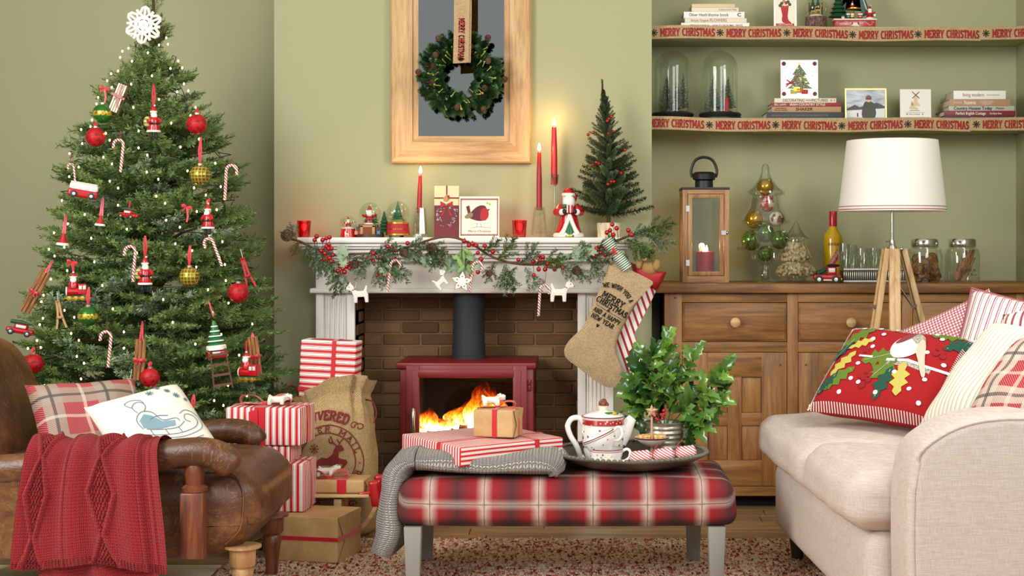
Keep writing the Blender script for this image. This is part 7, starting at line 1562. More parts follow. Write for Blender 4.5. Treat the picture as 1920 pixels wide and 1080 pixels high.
# ------------------------------------------------------------------ stockings
YK = 5.40; s = S(YK); kb_ = W(1184, 495, YK)
def outline(pts, Y, o): return [((W(x, y, Y) - o).x, (W(x, y, Y) - o).z) for x, y in pts]
def puffed(poly, t_, m, nm, par, y0=0, rings=7):
    cx = sum(p[0] for p in poly) / len(poly); cz = sum(p[1] for p in poly) / len(poly); n = len(poly); b = MB()
    if sum(a[0] * c[1] - c[0] * a[1] for a, c in zip(poly, poly[1:] + poly[:1])) < 0: poly = poly[::-1]
    for sg in (-1, 1):
        vs = [(cx, y0 + sg * t_, cz)]; fs = []
        for r in range(1, rings + 1):
            k = r / rings; vs += [(cx + (x - cx) * k, y0 + sg * t_ * math.sqrt(max(0, 1 - k ** 3)), cz + (z_ - cz) * k) for x, z_ in poly]
        for i in range(n):
            f1 = [(0, 1 + i, 1 + (i + 1) % n)] + [(1 + r * n + i, 1 + (r + 1) * n + i, 1 + (r + 1) * n + (i + 1) % n, 1 + r * n + (i + 1) % n) for r in range(rings - 1)]
            fs += f1 if sg < 0 else [f_[::-1] for f_ in f1]
        b.add(vs, fs)
    b.weld = True; return b.build(nm, m, par, angle=70)
st1 = thing('burlap_stocking', 'burlap Christmas stocking with dark lettering hanging from the mantel', 'stocking', kb_); o1 = kb_
ol = smooth2([(1146, 490), (1136, 515), (1122, 548), (1108, 580), (1098, 604), (1084, 622), (1066, 640), (1058, 656), (1062, 672), (1080, 686), (1100, 702), (1122, 718), (1142, 727), (1160, 722), (1169, 706), (1166, 690), (1158, 668), (1156, 645), (1166, 618), (1182, 588), (1200, 560), (1214, 540), (1224, 528), (1186, 508)], 3)
puffed(outline(ol, YK, o1), .016, M_burl3, 'sock', st1)
SX_, SZ_ = lambda px: (px - 1184) / s, lambda py: -(py - 495) / s
ang = math.radians(-31); ca, sa = math.cos(ang), math.sin(ang)
def kput(cx, cy):
    def put(x, z_): return (SX_(cx) + x * ca - z_ * sa, -.0185, SZ_(cy) + x * sa + z_ * ca)
    return put
b = MB()
for word, cx, cy, h, lp in (('MERRY', 1150, 561, 11, 46), ('CHRISTMAS', 1147.5, 575, 10.5, 65), ('AND A HAPPY', 1138, 592, 8, 56), ('NEW YEAR', 1130, 601, 8, 47)):
    hh = h / s; cn = lp / s / slab_len(word, hh); pf = kput(cx, cy); slab(b, word, lambda x, z_: pf(x - lp / s / 2, z_ - hh / 2), hh, .19, .1, cn)
pf = kput(1140, 583.5); stroke(b, [(-.05, 0), (-.008, 0)], .0016, pf); stroke(b, [(.008, 0), (.062, 0)], .0016, pf)
for k in range(3): stroke(b, [(-.006 + .0015 * k, .000 + .0035 * k), (.006 - .0015 * k, .0 + .0035 * k)], .003, pf)
pf2 = kput(1121, 609)
for dx in (-.0035, .0035): stroke(b, [(dx, .002), (0, -.006)], .005, pf2); 
hh = 8 / s; Rr = .085; pf3 = kput(1161, 544); ln = 62 / s; cn = ln / slab_len('WE WISH YOU A', hh, .12)
slab(b, 'WE WISH YOU A', lambda x, z_: pf3((Rr + z_) * math.sin((x - ln / 2) / Rr), (Rr + z_) * math.cos((x - ln / 2) / Rr) - Rr), hh, .19, .12, cn)
b.build('lettering', M_ink, st1, smooth=False)
kb2 = W(1210, 515, YK + .05); st2 = thing('striped_stocking', 'red and white striped stocking with a plain red cuff behind the burlap one', 'stocking', kb2)
ol = smooth2([(1196, 515), (1232, 540), (1208, 572), (1190, 604), (1180, 632), (1196, 656), (1213, 676), (1210, 698), (1190, 708), (1172, 700), (1155, 680), (1150, 640), (1160, 600), (1178, 560)], 3)
puffed(outline(ol, YK + .05, kb2), .022, mat('stocking_stripe', '#e0c8c4', .85, fn=lambda t_: (lambda X: t_.col(t_.mix(t_.band(t_.f('ADD', t_.f('MULTIPLY', X[0], 1.0), t_.f('MULTIPLY', X[2], .35)), 42, .38), '#ece6dc', '#ae2331')))(t_.sep(t_.co()))), 'sock', st2)
ol = [(1182, 492), (1196, 497), (1222, 508), (1250, 510), (1243, 526), (1231, 546), (1214, 536), (1190, 520)]; puffed(outline(ol, YK + .05, kb2), .03, M_redm, 'cuff', st2)
# teddy and crackers in the stocking
td = thing('teddy_bear', 'small tan teddy bear peeping out of the red stocking cuff', 'teddy bear', W(1212, 492, YK + .03), (0, .15, -.2)); M_ted = mat('mohair', '#b08a55', .95, fn=lambda t_: t_.bump(t_.noise(t_.co(), 260, 3, .7), .9, .004)); u = 1 / s
for nm, c, r, m in (('head', (0, 0, 10 * u), (13 * u, 12 * u, 12 * u), M_ted), ('ear', (-10 * u, 0, 20 * u), (5 * u, 3 * u, 5 * u), M_ted), ('ear', (9 * u, 0, 21 * u), (5 * u, 3 * u, 5 * u), M_ted), ('muzzle', (-3 * u, -10 * u, 7 * u), (6 * u, 5 * u, 5 * u), mat('muzzle_tan', '#c9a878', .9)), ('nose', (-3 * u, -15 * u, 9 * u), (2.2 * u, 1.5 * u, 1.6 * u), M_blk), ('eye', (-8 * u, -10.5 * u, 13 * u), (1.4 * u, 1.2 * u, 1.4 * u), M_blk), ('eye', (3 * u, -10.8 * u, 13 * u), (1.4 * u, 1.2 * u, 1.4 * u), M_blk), ('body', (6 * u, 2 * u, -10 * u), (17 * u, 12 * u, 14 * u), M_ted), ('arm', (-12 * u, -8 * u, -6 * u), (6 * u, 6 * u, 9 * u), M_ted), ('arm', (20 * u, -5 * u, -2 * u), (8 * u, 6 * u, 11 * u), M_ted)): MB().ball(c, r, 14, 10).build(nm, m, td)
MB().bx(9 * u, 13 * u, -1 * u, 1 * u, 19 * u, 29 * u).build('ear_tag', M_yellow, td)
M_gst = mat('cracker_green', '#5a8070', .5, fn=lambda t_: (lambda X: t_.col(t_.mix(t_.band(X[0], 130, .5), '#e8e0d0', '#1f6a50')))(t_.sep(t_.co())))
ck = thing('green_striped_cracker', 'green and white striped cracker tucked in the top of the stocking', 'cracker', W(1150, 468, YK - .005), (0, .95, 0))
MB().tube([(-.045, 0, 0), (-.02, 0, 0), (0, 0, 0)], [.022, .022, .016], 14).build('barrel', M_gst, ck); MB().tube([(0, 0, 0), (.008, 0, 0), (.016, 0, 0)], [.016, .010, .016], 12).build('neck', M_gst, ck); MB().tube([(.016, 0, 0), (.03, 0, 0), (.085, 0, 0)], [.016, .021, .021], 14).build('barrel', M_gst, ck); bowf(ck, (.008, -.016, 0), .014)
# ------------------------------------------------------------------ things on the alcove shelves
YA = 5.90; sA = S(YA); Z1, Z2 = SH1 + .001, SH2 + .001
M_page = mat('book_pages', '#d9d0bc', .9, fn=stripes_fn('#e2dac8', '#b8ae98', 900, .4, 2, 'Object'))
def book(label, px0, px1, py0, py1, zb, cover, words, dx=0, group=None, Y=5.86):
    """spine faces the room; words: (text, centre px, height px, material, bold, width px)"""
    s = S(Y); w = (px1 - px0) / s; h = (py1 - py0) / s; d = .15; t = thing('book', label, 'book', (XX((px0 + px1) / 2, Y), Y, zb), group=group)
    e = min(.0022, h * .14)
    MB().bx(-w / 2, w / 2, 0, .003, 0, h).build('spine', cover, t, bevel=.0008); MB().bx(-w / 2, w / 2, .0031, d, 0, e).build('back_cover', cover, t); MB().bx(-w / 2, w / 2, .0031, d, h - e, h).build('front_cover', cover, t); MB().bx(-w / 2 + .003, w / 2 - .003, .0032, d - .004, e + .0002, h - e - .0002).build('pages', M_page, t)
    for wd_, cpx, hp, m, bold, wid in words: text(wd_, hp / s * 1.35, m, t, ((cpx - (px0 + px1) / 2) / s, -.0006, h / 2), bold=bold, width=wid / s)
    return zb + h + .0002
M_bwh = mat('book_white', '#eceae4', .5); M_bcr = mat('book_cream', '#e2d6be', .5); M_bred = mat('book_red', '#8e2028', .5); M_btan = mat('book_tan', '#b08866', .55); M_bnav = mat('book_slate', '#34363e', .55); M_bmar = mat('book_maroon', '#7c1f28', .5); M_bgry = mat('book_grey', '#b3b0a8', .5); M_wink = mat('ink_white', '#efeae0', .8); M_gink = mat('ink_grey', '#7d7870', .8); M_tink = mat('ink_terracotta', '#a05a50', .8)
GB = 'books on the upper alcove shelf'; scl = S(5.86) / S(YSH)
z = Z1
for args in [('white hardback about living in small spaces at the bottom of the upper stack', 1277, 1405, 39, 50, M_bwh, [('TERENCE CONRAN', 1312, 4, M_ink, .0001, 36), ('HOW TO LIVE IN SMALL SPACES', 1364, 4, M_inkr, .0001, 56)]), ('cream flower book, second from the bottom of the upper stack', 1284, 1400, 30.5, 39, M_bcr, [('Simply Elegant', 1312, 5, M_gink, 0, 34), ('FLOWERS', 1347, 6, M_gink, 0, 32)]), ('white home design book in the middle of the upper stack', 1282, 1396, 18.5, 30.5, M_bwh, [('Oliver Heath’s', 1311, 6, M_ink, 0, 38), ('home book', 1348, 6.5, M_ink, 0, 36), ('C', 1386, 7, M_ink, .0004, 7)]), ('thin pale paperback, second from the top of the upper stack', 1297, 1385, 11, 18.5, M_bcr, [('A Resourceful Way', 1364, 3.4, M_gink, 0, 34)]), ('thin cream paperback on top of the upper stack', 1297, 1378, 3.5, 10.5, mat('book_buff', '#d6c09a', .5), [])]:
    z = book(args[0], *args[1:5], z, args[5], args[6], group=GB)
GB = 'books under the tree tile'; z = Z2
for args in [('large dark slate book at the bottom of the stack under the tile', 1437, 1582, 209, 221.5, M_bnav, [('JACQUES GARCIA : DECORATING IN THE FRENCH STYLE', 1500, 4, M_gink, .0001, 106)]), ('tan book about a plain style under the red book', 1447, 1577, 198.5, 209, M_btan, [('SHAKER', 1508, 6, M_ink, .0002, 32), ('JUNE SPRIGG\nDAVID LARKIN', 1464, 2.6, M_ink, 0, 24)]), ('red book about country style under the white picture book', 1448, 1577, 191.5, 198.5, M_bred, [('IRISH COUNTRY STYLE', 1514, 4.5, M_wink, .0001, 66), ('BILL LAWS', 1463, 4, M_wink, 0, 22)]), ('white book on decorating directly beneath the tree tile', 1452, 1568, 183, 191.5, M_bcr, [('DECORATING', 1488, 5.5, M_ink, 0, 40), ('WITH', 1516, 3, M_ink, 0, 10), ('PICTURES', 1537, 5.5, M_ink, 0, 30), ('S I', 1561, 4, M_inkr, 0, 8)])]:
    z = book(args[0], *args[1:5], z, args[5], args[6], group=GB)
ZT4 = z; GB = 'books at the right of the lower shelf'; z = Z2
for args in [('black book at the bottom of the right-hand stack', 1771, 1899, 216.5, 221.5, M_bnav, []), ('maroon cottage book in the right-hand stack', 1770, 1904, 206.5, 216.5, M_bmar, [('Perfect English Cottage', 1820, 5.5, M_wink, .0001, 56), ('Ros Byam Shaw', 1867, 3.5, M_wink, 0, 22)]), ('grey country houses book in the middle of the right-hand stack', 1779, 1902, 197.5, 206.5, M_bgry, [('Country Houses Today', 1824, 6.2, M_ink, .0003, 72), ('Melvin', 1875, 4.5, M_ink, 0, 15)]), ('tan home book, second from the top of the right-hand stack', 1780, 1894, 185, 197.5, M_btan, [('home', 1819, 8, M_wink, .0001, 21), ('the essential guide to\neco building, renovation\nand decoration', 1850, 2.0, M_wink, 0, 26), ('Sally Thompson', 1795, 2.4, M_wink, 0, 16)]), ('white modern living book on top of the right-hand stack', 1788, 1886, 169, 185, M_bwh, [('living modern', 1825, 7, M_tink, 0, 40), ('the sourcebook of', 1862, 2.8, M_gink, 0, 24)])]:
    z = book(args[0], *args[1:5], z, args[5], args[6], group=GB)
# stocking card, tree tile, skate card, photo frame
t, w, h, s = board('stocking_card', 'white card with a red stocking on the upper shelf', 'card', 1451, 1494, -16, Z1, 5.88, M_paper)
Q = lambda px, py: ((px - 1472.5) / s, h - (py + 16) / s)
printed(t, [Q(1455, -12), Q(1490, -12), Q(1490, 44), Q(1455, 44)], 1, mat('card_pinstripe', '#efe8d4', .7, fn=stripes_fn('#f2ecdc', '#ddd2b4', 500, .3, 0, 'Object')), 'pinstripe'); printed(t, smooth2([Q(*q) for q in ((1465, 12), (1478, 12), (1477, 30), (1479, 38), (1484, 43), (1478, 45), (1468, 42), (1466, 36), (1467, 28))], 3), 2, M_redm, 'stocking_print'); printed(t, [Q(1464, 10), Q(1479, 10), Q(1479, 15), Q(1464, 15)], 3, mat('print_red', '#c23a40', .7), 'cuff_print')
for px, py, m in ((1466, 6, M_dgreen), (1470, 2, M_tan), (1474, 5, M_redm), (1478, 3, M_dgreen), (1481, 8, M_dgreen), (1463, 10, M_dgreen), (1472, 8, M_papc)): printed(t, circ(*Q(px, py), 3.2 / s, 8), 4, m, 'gifts_print')
printed(t, [Q(1455, 44), Q(1489, 44), Q(1489, 48.5), Q(1455, 48.5)], 3, M_redm, 'banner_print'); text('A JOLLY CHRISTMAS', 3 / s * 1.3, M_wink, t, (*[Q(1472, 46.3)[0], -.0013], Q(1472, 46.3)[1]), width=28 / s)
t, w, h, s = board('tree_tile', 'square ceramic tile painted with a Christmas tree standing on the books', 'tile', 1464, 1534, 112, ZT4, 5.90, M_cer, .006, .05)
Q = lambda px, py: ((px - 1499) / s, h - (py - 112) / s); rr = random.Random(2)
printed(t, [Q(1499, 120), Q(1486, 140), Q(1491, 140), Q(1479, 158), Q(1486, 158), Q(1476, 166), Q(1524, 166), Q(1513, 158), Q(1519, 158), Q(1508, 140), Q(1513, 140)], 1, mat('print_fir', '#4f6a44', .6, fn=lambda t_: t_.col(t_.ramp(t_.noise(t_.co(), 260, 3), [(.35, '#2c4a2c'), (.55, '#6a8560'), (.7, '#d8dccc')]))), 'tree_print')
for k in range(26):
    py = rr.uniform(126, 164); px = 1499 + rr.uniform(-1, 1) * (py - 120) * .42; printed(t, circ(*Q(px, py), 1.3 / s, 6), 2, [M_redm, M_gold, M_inkm][k % 3], 'bauble_print')
for px, py, m in ((1488, 172, mat('print_olive', '#a8a860', .7)), (1500, 170, mat('print_orange', '#c86a34', .7)), (1509, 172, M_redm), (1494, 167, M_gold)): printed(t, [Q(px - 6, py - 4), Q(px + 6, py - 4), Q(px + 6, py + 4), Q(px - 6, py + 4)], 2, m, 'parcel_print')
for px, py in ((1470, 119), (1528, 119), (1470, 176), (1528, 176)): printed(t, circ(*Q(px, py), 4.2 / s, 8), 1, M_inkm, 'corner_print'); printed(t, circ(*Q(px + 2, py + 1), 2 / s, 6), 2, M_dgreen, 'corner_print')
b = MB()
for ln in ([(1474, 158), (1490, 152)], [(1476, 150), (1490, 160)], [(1482, 155), (1474, 162)]): stroke(b, [Q(*q) for q in ln], 2.2 / s, lambda x, z_: (x, -.0012, z_))
b.build('bow_print', M_redm, t, smooth=False)
for k in range(14): printed(t, circ(*Q(rr.choice([rr.uniform(1470, 1484), rr.uniform(1514, 1528)]), rr.uniform(126, 150)), .8 / s, 5), 1, M_gink, 'snow_print')
star_ = MB().at((*[Q(1499, 119)[0], -.001], Q(1499, 119)[1])); star(star_, 3 / s, .0005); star_.build('star_print', M_gold, t)
t, w, h, s = board('skate_card', 'white card with ice skates and a red ribbon cross', 'card', 1688, 1746, 167, Z2, 5.90, M_paper, .004, .05)
Q = lambda px, py: ((px - 1717) / s, h - (py - 167) / s); b = MB()
for ln in ([(1711, 172), (1724, 184)], [(1724, 172), (1711, 184)]): stroke(b, [Q(*q) for q in ln], 1.4 / s, lambda x, z_: (x, -.0012, z_))
b.build('ribbon_print', M_inkm, t, smooth=False)
M_sk = mat('skate_cream', '#d9c9a0', .7)
for pl_ in ([(1714, 180), (1720, 180), (1721, 192), (1726, 196), (1725, 199), (1710, 198), (1709, 194), (1714, 191)], [(1708, 190), (1712, 189), (1713, 198), (1722, 203), (1721, 206), (1706, 205), (1705, 201), (1708, 198)]): printed(t, [Q(*q) for q in pl_], 2, M_sk, 'skate_print')
b = MB(); stroke(b, [Q(1706, 207.5), Q(1724, 207.5)], .8 / s, lambda x, z_: (x, -.001, z_)); stroke(b, [Q(1698, 211), Q(1734, 211)], .5 / s, lambda x, z_: (x, -.001, z_)); b.build('line_print', M_gink, t, smooth=False)
for px in (1701, 1730): printed(t, circ(*Q(px, 214), 1.3 / s, 6), 2, M_inkm, 'pin_print')
text('Merry Christmas', 3.4 / s, M_gink, t, (Q(1715, 214)[0], -.0006, Q(1715, 214)[1]), width=20 / s)
t, w, h, s = board('photo_frame', 'thin brass photo frame showing a person in a snowy landscape', 'photo frame', 1586, 1661, 167, Z2, 5.90, mat('photo_sky', '#9aa4b2', .3, fn=lambda t_: t_.col(t_.ramp(t_.noise(t_.map(t_.co(), (1, 1, 4)), 14, 3), [(.35, '#6f7c8e'), (.6, '#b4bac2'), (.72, '#d8d6d0')]))), .004, .07)
Q = lambda px, py: ((px - 1623.5) / s, h - (py - 167) / s)
printed(t, [Q(1588, 205), Q(1600, 203), Q(1630, 198), Q(1659, 196), Q(1659, 220), Q(1588, 220)], 1, mat('photo_snow', '#dcdcda', .5), 'snow_print'); printed(t, [Q(1588, 204), Q(1603, 196), Q(1612, 201), Q(1625, 197), Q(1645, 192), Q(1659, 199), Q(1659, 203), Q(1588, 207)], 2, mat('photo_rock', '#4c525c', .6), 'mountain_print')
printed(t, smooth2([Q(*q) for q in ((1617, 220), (1619, 197), (1624, 190), (1632, 190), (1640, 196), (1641, 220))], 3), 3, mat('photo_coat', '#4a4c42', .6), 'coat_print'); printed(t, circ(*Q(1629, 187), 4.6 / s, 10), 4, M_skin, 'face_print'); printed(t, smooth2([Q(*q) for q in ((1624, 187), (1624, 181), (1629, 178), (1634, 181), (1634, 187), (1629, 184))], 3), 5, mat('photo_hat', '#8a5a5c', .7), 'hat_print'); printed(t, [Q(1625, 184), Q(1633, 184), Q(1633, 186.5), Q(1625, 186.5)], 6, M_bnav, 'goggles_print'); printed(t, [Q(1607, 212), Q(1609, 212), Q(1609.5, 219), Q(1607.5, 219)], 3, M_ink, 'pole_print')
b = MB()
for a, c, e, f_ in ((-w / 2 - .003, -w / 2 + .002, -.002, h + .002), (w / 2 - .002, w / 2 + .003, -.002, h + .002)): MB().bx(a, c, -.003, .005, 0, f_).build('frame_edge', M_brass, t)
for e, f_ in ((0, .004), (h - .002, h + .003)): MB().bx(-w / 2 - .003, w / 2 + .003, -.003, .005, e, f_).build('frame_edge', M_brass, t)
# bark snow globe and the music box on the upper shelf
t = thing('bark_snow_globe', 'snow globe with deer on a bark base on the upper shelf', 'snow globe', (XX(1530, 5.90), 5.90, Z1)); s = S(5.9)
MB().lathe([(0, 0), (20 / s, 0), (20.5 / s, 12 / s), (20 / s, 24 / s), (0, 24 / s)], 28).build('base', mat('bark_base', '#5f4238', .9, fn=lambda t_: (t_.col(t_.ramp(t_.noise(t_.map(t_.co(), (3, 3, 1)), 60, 4), [(.35, '#3f2a24'), (.6, '#7d5c50'), (.75, '#b8a094')])), t_.bump(t_.noise(t_.map(t_.co(), (3, 3, 1)), 60, 4), .9, .006))), t); MB().ball((0, 0, 41 / s), 23 / s, 28, 18).build('glass_globe', G_dome, t); MB().lathe([(0, 24.2 / s), (15 / s, 24.2 / s), (12 / s, 28 / s), (0, 29 / s)], 16).build('snow', M_wht, t)
for px, q in ((-5, 1.0), (5, 1.25)):
    o = MB().ext([(px / s + (x - .5) * 11 * q / s, 28 / s + z_ * 16 * q / s) for x, z_ in ((.1, 0), (.2, 0), (.25, .35), (.65, .35), (.7, 0), (.8, 0), (.82, .5), (.86, .8), (1.0, .85), (.98, .92), (.84, 1.0), (.74, .9), (.68, .55), (.15, .55), (.05, .45))], -.004, .004).build('deer', M_tan, t, bevel=.001)
for dx in (-12, 12): MB().tube([(dx / s, 4 / s, 26 / s), (dx / s, 4 / s, 52 / s)], .0025, 6).build('little_trunk', M_brown, t); mini_fir(t, (dx * .4 / s, 8 / s, 34 / s), 26 / s, M_dgreen, 5)
t = thing('music_box', 'red and cream wooden Christmas music box with a green bell arch', 'music box', (XX(1601, 5.89), 5.89, Z1)); s = S(5.89); YR = -12 / s
MB().bx(-38 / s, 38 / s, -14 / s, 14 / s, 2 / s, 17 / s).build('base', M_red, t, bevel=.001)
for z0, z1 in ((1, 3.4), (16, 18.5)): MB().bx(-40 / s, 40 / s, -16 / s, 16 / s, z0 / s, z1 / s).build('cream_edge', M_cream, t, bevel=.0006)
b = MB()
for sg in (-1, 1):
    stroke(b, smooth2([(sg * x / s, z_ / s) for x, z_ in ((34, 12), (31, 13), (31, 9), (27, 7), (22, 10), (17, 13), (12, 9), (7, 8), (5, 11), (8, 12))], 3, False), 2 / s, lambda x, z_: (x, -14.5 / s, z_))
stroke(b, [(-6 / s, 8 / s), (6 / s, 8 / s)], 5 / s, lambda x, z_: (x, -14.5 / s, z_)); b.build('scroll_work', M_cream, t, smooth=False)
arch = [(-38, 36), (-30, 40), (-22, 60), (-14, 82), (14, 82), (22, 60), (30, 40), (38, 36), (30, 30), (18, 26), (8, 30), (15, 34), (12, 60), (0, 70), (-12, 60), (-15, 34), (-8, 30), (-18, 26), (-30, 30)]
MB().ext([(x / s, z_ / s) for x, z_ in arch], 6 / s, 9 / s).build('arch', mat('arch_teal', '#24504a', .5), t, bevel=.0006); MB().ext([(x * .86 / s, (z_ * .97) / s) for x, z_ in arch[:8]] + [(x * .8 / s, (z_ - 1.5) / s) for x, z_ in arch[:8][::-1]], 5 / s, 6.1 / s).build('arch_edge', M_cream, t)
MB().tube([(0, 0, 18 / s), (0, 0, 38 / s)], 1 / s, 6).build('spindle', M_brown, t); MB().lathe([(0, 38 / s), (14 / s, 38 / s), (14 / s, 40 / s), (0, 40 / s)], 20).build('turntable', M_gold, t)
mini_santa(t, (-3 / s, 0, 40 / s), 13 / s); mini_santa(t, (28 / s, -10 / s, 18.6 / s), 25 / s)
for k, (px, m) in enumerate(((-12, M_green), (-6, M_yellow), (10, M_red))):
    MB().bx((px - 4) / s, (px + 4) / s, -13 / s, -7 / s, 20 / s, 26 / s).build('train_wagon', m, t, bevel=.0006); MB().bx((px - 4) / s, (px + 4) / s, -13 / s, -7 / s, 26 / s, 28.5 / s).build('train_roof', M_wht, t, bevel=.0005)
    for dx in (-2, 2): o = MB(); o.T = Matrix.Translation(((px + dx) / s, -13.2 / s, 20 / s)) @ Matrix.Rotation(PI / 2, 4, 'X'); o.lathe([(0, -1 / s), (2 / s, -1 / s), (2 / s, 1 / s), (0, 1 / s)], 10); o.build('train_wheel', M_blk, t)
MB().ball((-22 / s, -10 / s, 22 / s), 3.5 / s, 10, 8).ball((-22 / s, -10 / s, 27 / s), 2.4 / s, 10, 8).build('little_snowman', M_wht, t); mini_fir(t, (-30 / s, -4 / s, 18 / s), 52 / s, M_dgreen, 6); MB().ball((37 / s, -8 / s, 26 / s), 3.2 / s, 8, 6).build('little_sack', M_wht, t)
# glass domes
M_bott = mat('bottle_brush', '#5f6a58', .8, fn=lambda t_: t_.col(t_.ramp(t_.noise(t_.co(), 160, 2), [(.35, '#46553f'), (.55, '#7f8d76'), (.68, '#d5dad2')])))
def bottlebrush(h, r, seed):
    rr_ = random.Random(seed); b = MB()
    for k in range(1500):
        f_ = rr_.random() ** 1.3; z_ = h * (.12 + .86 * f_); a = rr_.uniform(0, 2 * PI); l = r * (1 - f_) * rr_.uniform(.8, 1.1) + .002; d = Vector((math.cos(a), math.sin(a), .25)); w_ = Vector((-math.sin(a) * .5, math.cos(a) * .5, 1)) * .0016
        b.add([Vector((0, 0, z_)) - w_, Vector((0, 0, z_)) + w_, Vector((0, 0, z_)) + d * l], [(0, 1, 2)])
    return b
def dome(label, px, trees, Y=5.92):
    s = S(Y); t = thing('glass_dome', label, 'glass dome', (XX(px, Y), Y, Z2), group='glass domes on the lower shelf'); r = 33.5 / s; zb = 14 / s
    MB().lathe([(0, 0), (43 / s, 0), (43 / s, 3 / s), (38 / s, 6 / s), (40 / s, 10 / s), (38 / s, 13 / s), (0, 13 / s)], 40).build('base', M_black, t)
    H = 130 / s; prof = [(r, zb), (r, H - r)] + [(r * math.cos(k * PI / 20), H - r + r * math.sin(k * PI / 20)) for k in range(1, 10)] + [(0.0004, H)]
    MB().lathe(prof, 48, caps=False).build('glass', G_dome, t)
    for k, (dx, dy, h, w_) in enumerate(trees): o = MB().lathe([(0, 0), (7 / s, 0), (7 / s, 5 / s), (0, 5 / s)], 10).build('tree_block', M_brown, t, (dx / s, dy / s, 13 / s)); bottlebrush(h / s, w_ / s, k + px).build('bottle_brush_tree', M_bott, t, (dx / s, dy / s, 13 / s), smooth=False)
    return t, s
dome('glass cloche nearest the chimney breast with snowy bottle brush trees', 1261, [(-11, -4, 72, 17), (9, 12, 62, 13), (20, 2, 74, 14)])
t, s = dome('second glass cloche with a red figure among bottle brush trees', 1350, [(-13, -6, 74, 17), (6, 12, 58, 13), (16, 8, 70, 17)]); MB().lathe([(0, 13 / s), (5 / s, 13 / s), (4 / s, 30 / s), (3 / s, 40 / s), (0, 44 / s)], 12, (12 / s, -10 / s, 0)).build('red_figure', M_redm, t)
# ------------------------------------------------------------------ things on the sideboard
ZS = STOP + .001; YT = 5.80; sT = S(YT)
ln_ = thing('wooden_lantern', 'tall wooden lantern with glass panes and black metal top on the sideboard', 'lantern', (XX(1320, YT), YT, ZS)); s = sT
hw, H, pw = 43 / s, 172 / s, 9 / s; M_lan = wood('lantern_wood', '#7a5430', '#a3764a', '#bb9162', 'z', 1.3); M_lanx = wood('lantern_wood_x', '#7a5430', '#a3764a', '#bb9162', 'x', 1.3)
for sx in (-1, 1):
    for sy in (-1, 1): MB().box((sx * (hw - pw / 2), sy * (hw - pw / 2), H / 2), (pw, pw, H)).build('post', M_lan, ln_, bevel=.0015)
for z0, z1 in ((0, 12 / s), (H - 8 / s, H)):
    for sy in (-1, 1): MB().box((0, sy * (hw - pw / 2), (z0 + z1) / 2), (2 * hw - 2 * pw, pw, z1 - z0)).build('rail', M_lanx, ln_)
    for sx in (-1, 1): MB().box((sx * (hw - pw / 2), 0, (z0 + z1) / 2), (pw, 2 * hw - 2 * pw, z1 - z0)).build('rail', M_lan, ln_)
MB().box((0, 0, .004), (2 * hw - .004, 2 * hw - .004, .007)).build('floor_board', M_lanx, ln_)
dr = ring(MB(), -hw + pw + .002, hw - pw - .002, 13 / s, H - 9 / s, -hw + pw + .018, hw - pw - .018, 13 / s + .016, H - 9 / s - .014, -hw - .002, -hw + .012).build('door', M_lan, ln_, bevel=.001)
MB().bx(-hw + pw + .016, hw - pw - .016, -hw + .004, -hw + .006, 13 / s + .014, H - 9 / s - .012).build('pane', G_pane, dr)
for sx in (-1, 1): MB().bx(sx * (hw - pw / 2) - .001, sx * (hw - pw / 2) + .001, -hw + pw, hw - pw, 12 / s, H - 8 / s).build('pane', G_pane, ln_)
MB().bx(-hw + pw, hw - pw, hw - pw / 2 - .001, hw - pw / 2 + .001, 12 / s, H - 8 / s).build('pane', G_pane, ln_)
for zz in (36, 136): MB().bx(-hw + pw - .006, -hw + pw + .008, -hw - .004, -hw, (zz - 5) / s, (zz + 6) / s).build('hinge', M_chrome, dr)
MB().bx(hw - pw - .012, hw - pw + .006, -hw - .007, -hw - .001, 88 / s, 96 / s).ball((hw - pw + .012, -hw - .006, 92 / s), .005, 8, 6).build('latch', M_chrome, dr)
MB().box((0, 0, H + 2 / s), (2 * hw + .004, 2 * hw + .004, 4.5 / s)).build('top_plate', M_black, ln_, bevel=.001); MB().lathe([(17 / s, H + 4 / s), (17 / s, H + 17 / s), (16 / s, H + 18 / s), (21 / s, H + 20 / s), (22 / s, H + 30 / s), (17 / s, H + 34 / s), (0, H + 34 / s)], 28).build('chimney', M_black, ln_)
MB().tube(smoothpath([(-22 / s, 0, H + 24 / s), (-24 / s, 0, H + 38 / s), (-16 / s, 0, H + 56 / s), (0, 0, H + 62 / s), (16 / s, 0, H + 56 / s), (24 / s, 0, H + 38 / s), (22 / s, 0, H + 24 / s)], 5), 2.7 / s, 8).build('handle', M_black, ln_)
cd = thing('pillar_candle', 'lit red pillar candle inside the wooden lantern', 'candle', (XX(1322, YT), YT, ZS + .0078)); hC = 53 / s
MB().lathe([(0, 0), (17 / s, 0), (17 / s, hC), (15.5 / s, hC + .001), (14 / s, hC - .004), (0, hC - .005)], 28).build('wax', mat('pillar_wax', '#c4202c', .4, sub=.25), cd)
for dx in (-2.5, 3): o = flame(cd, (dx / s, 0, hC - .002), .028)
MB().tube([(0, 0, hC - .006), (0, 0, hC + .004)], .001, 5).build('wick', M_blk, cd); candle_light('candle_flame_light', Vector((XX(1322, YT), YT, ZS + hC + .03)), 1.1)
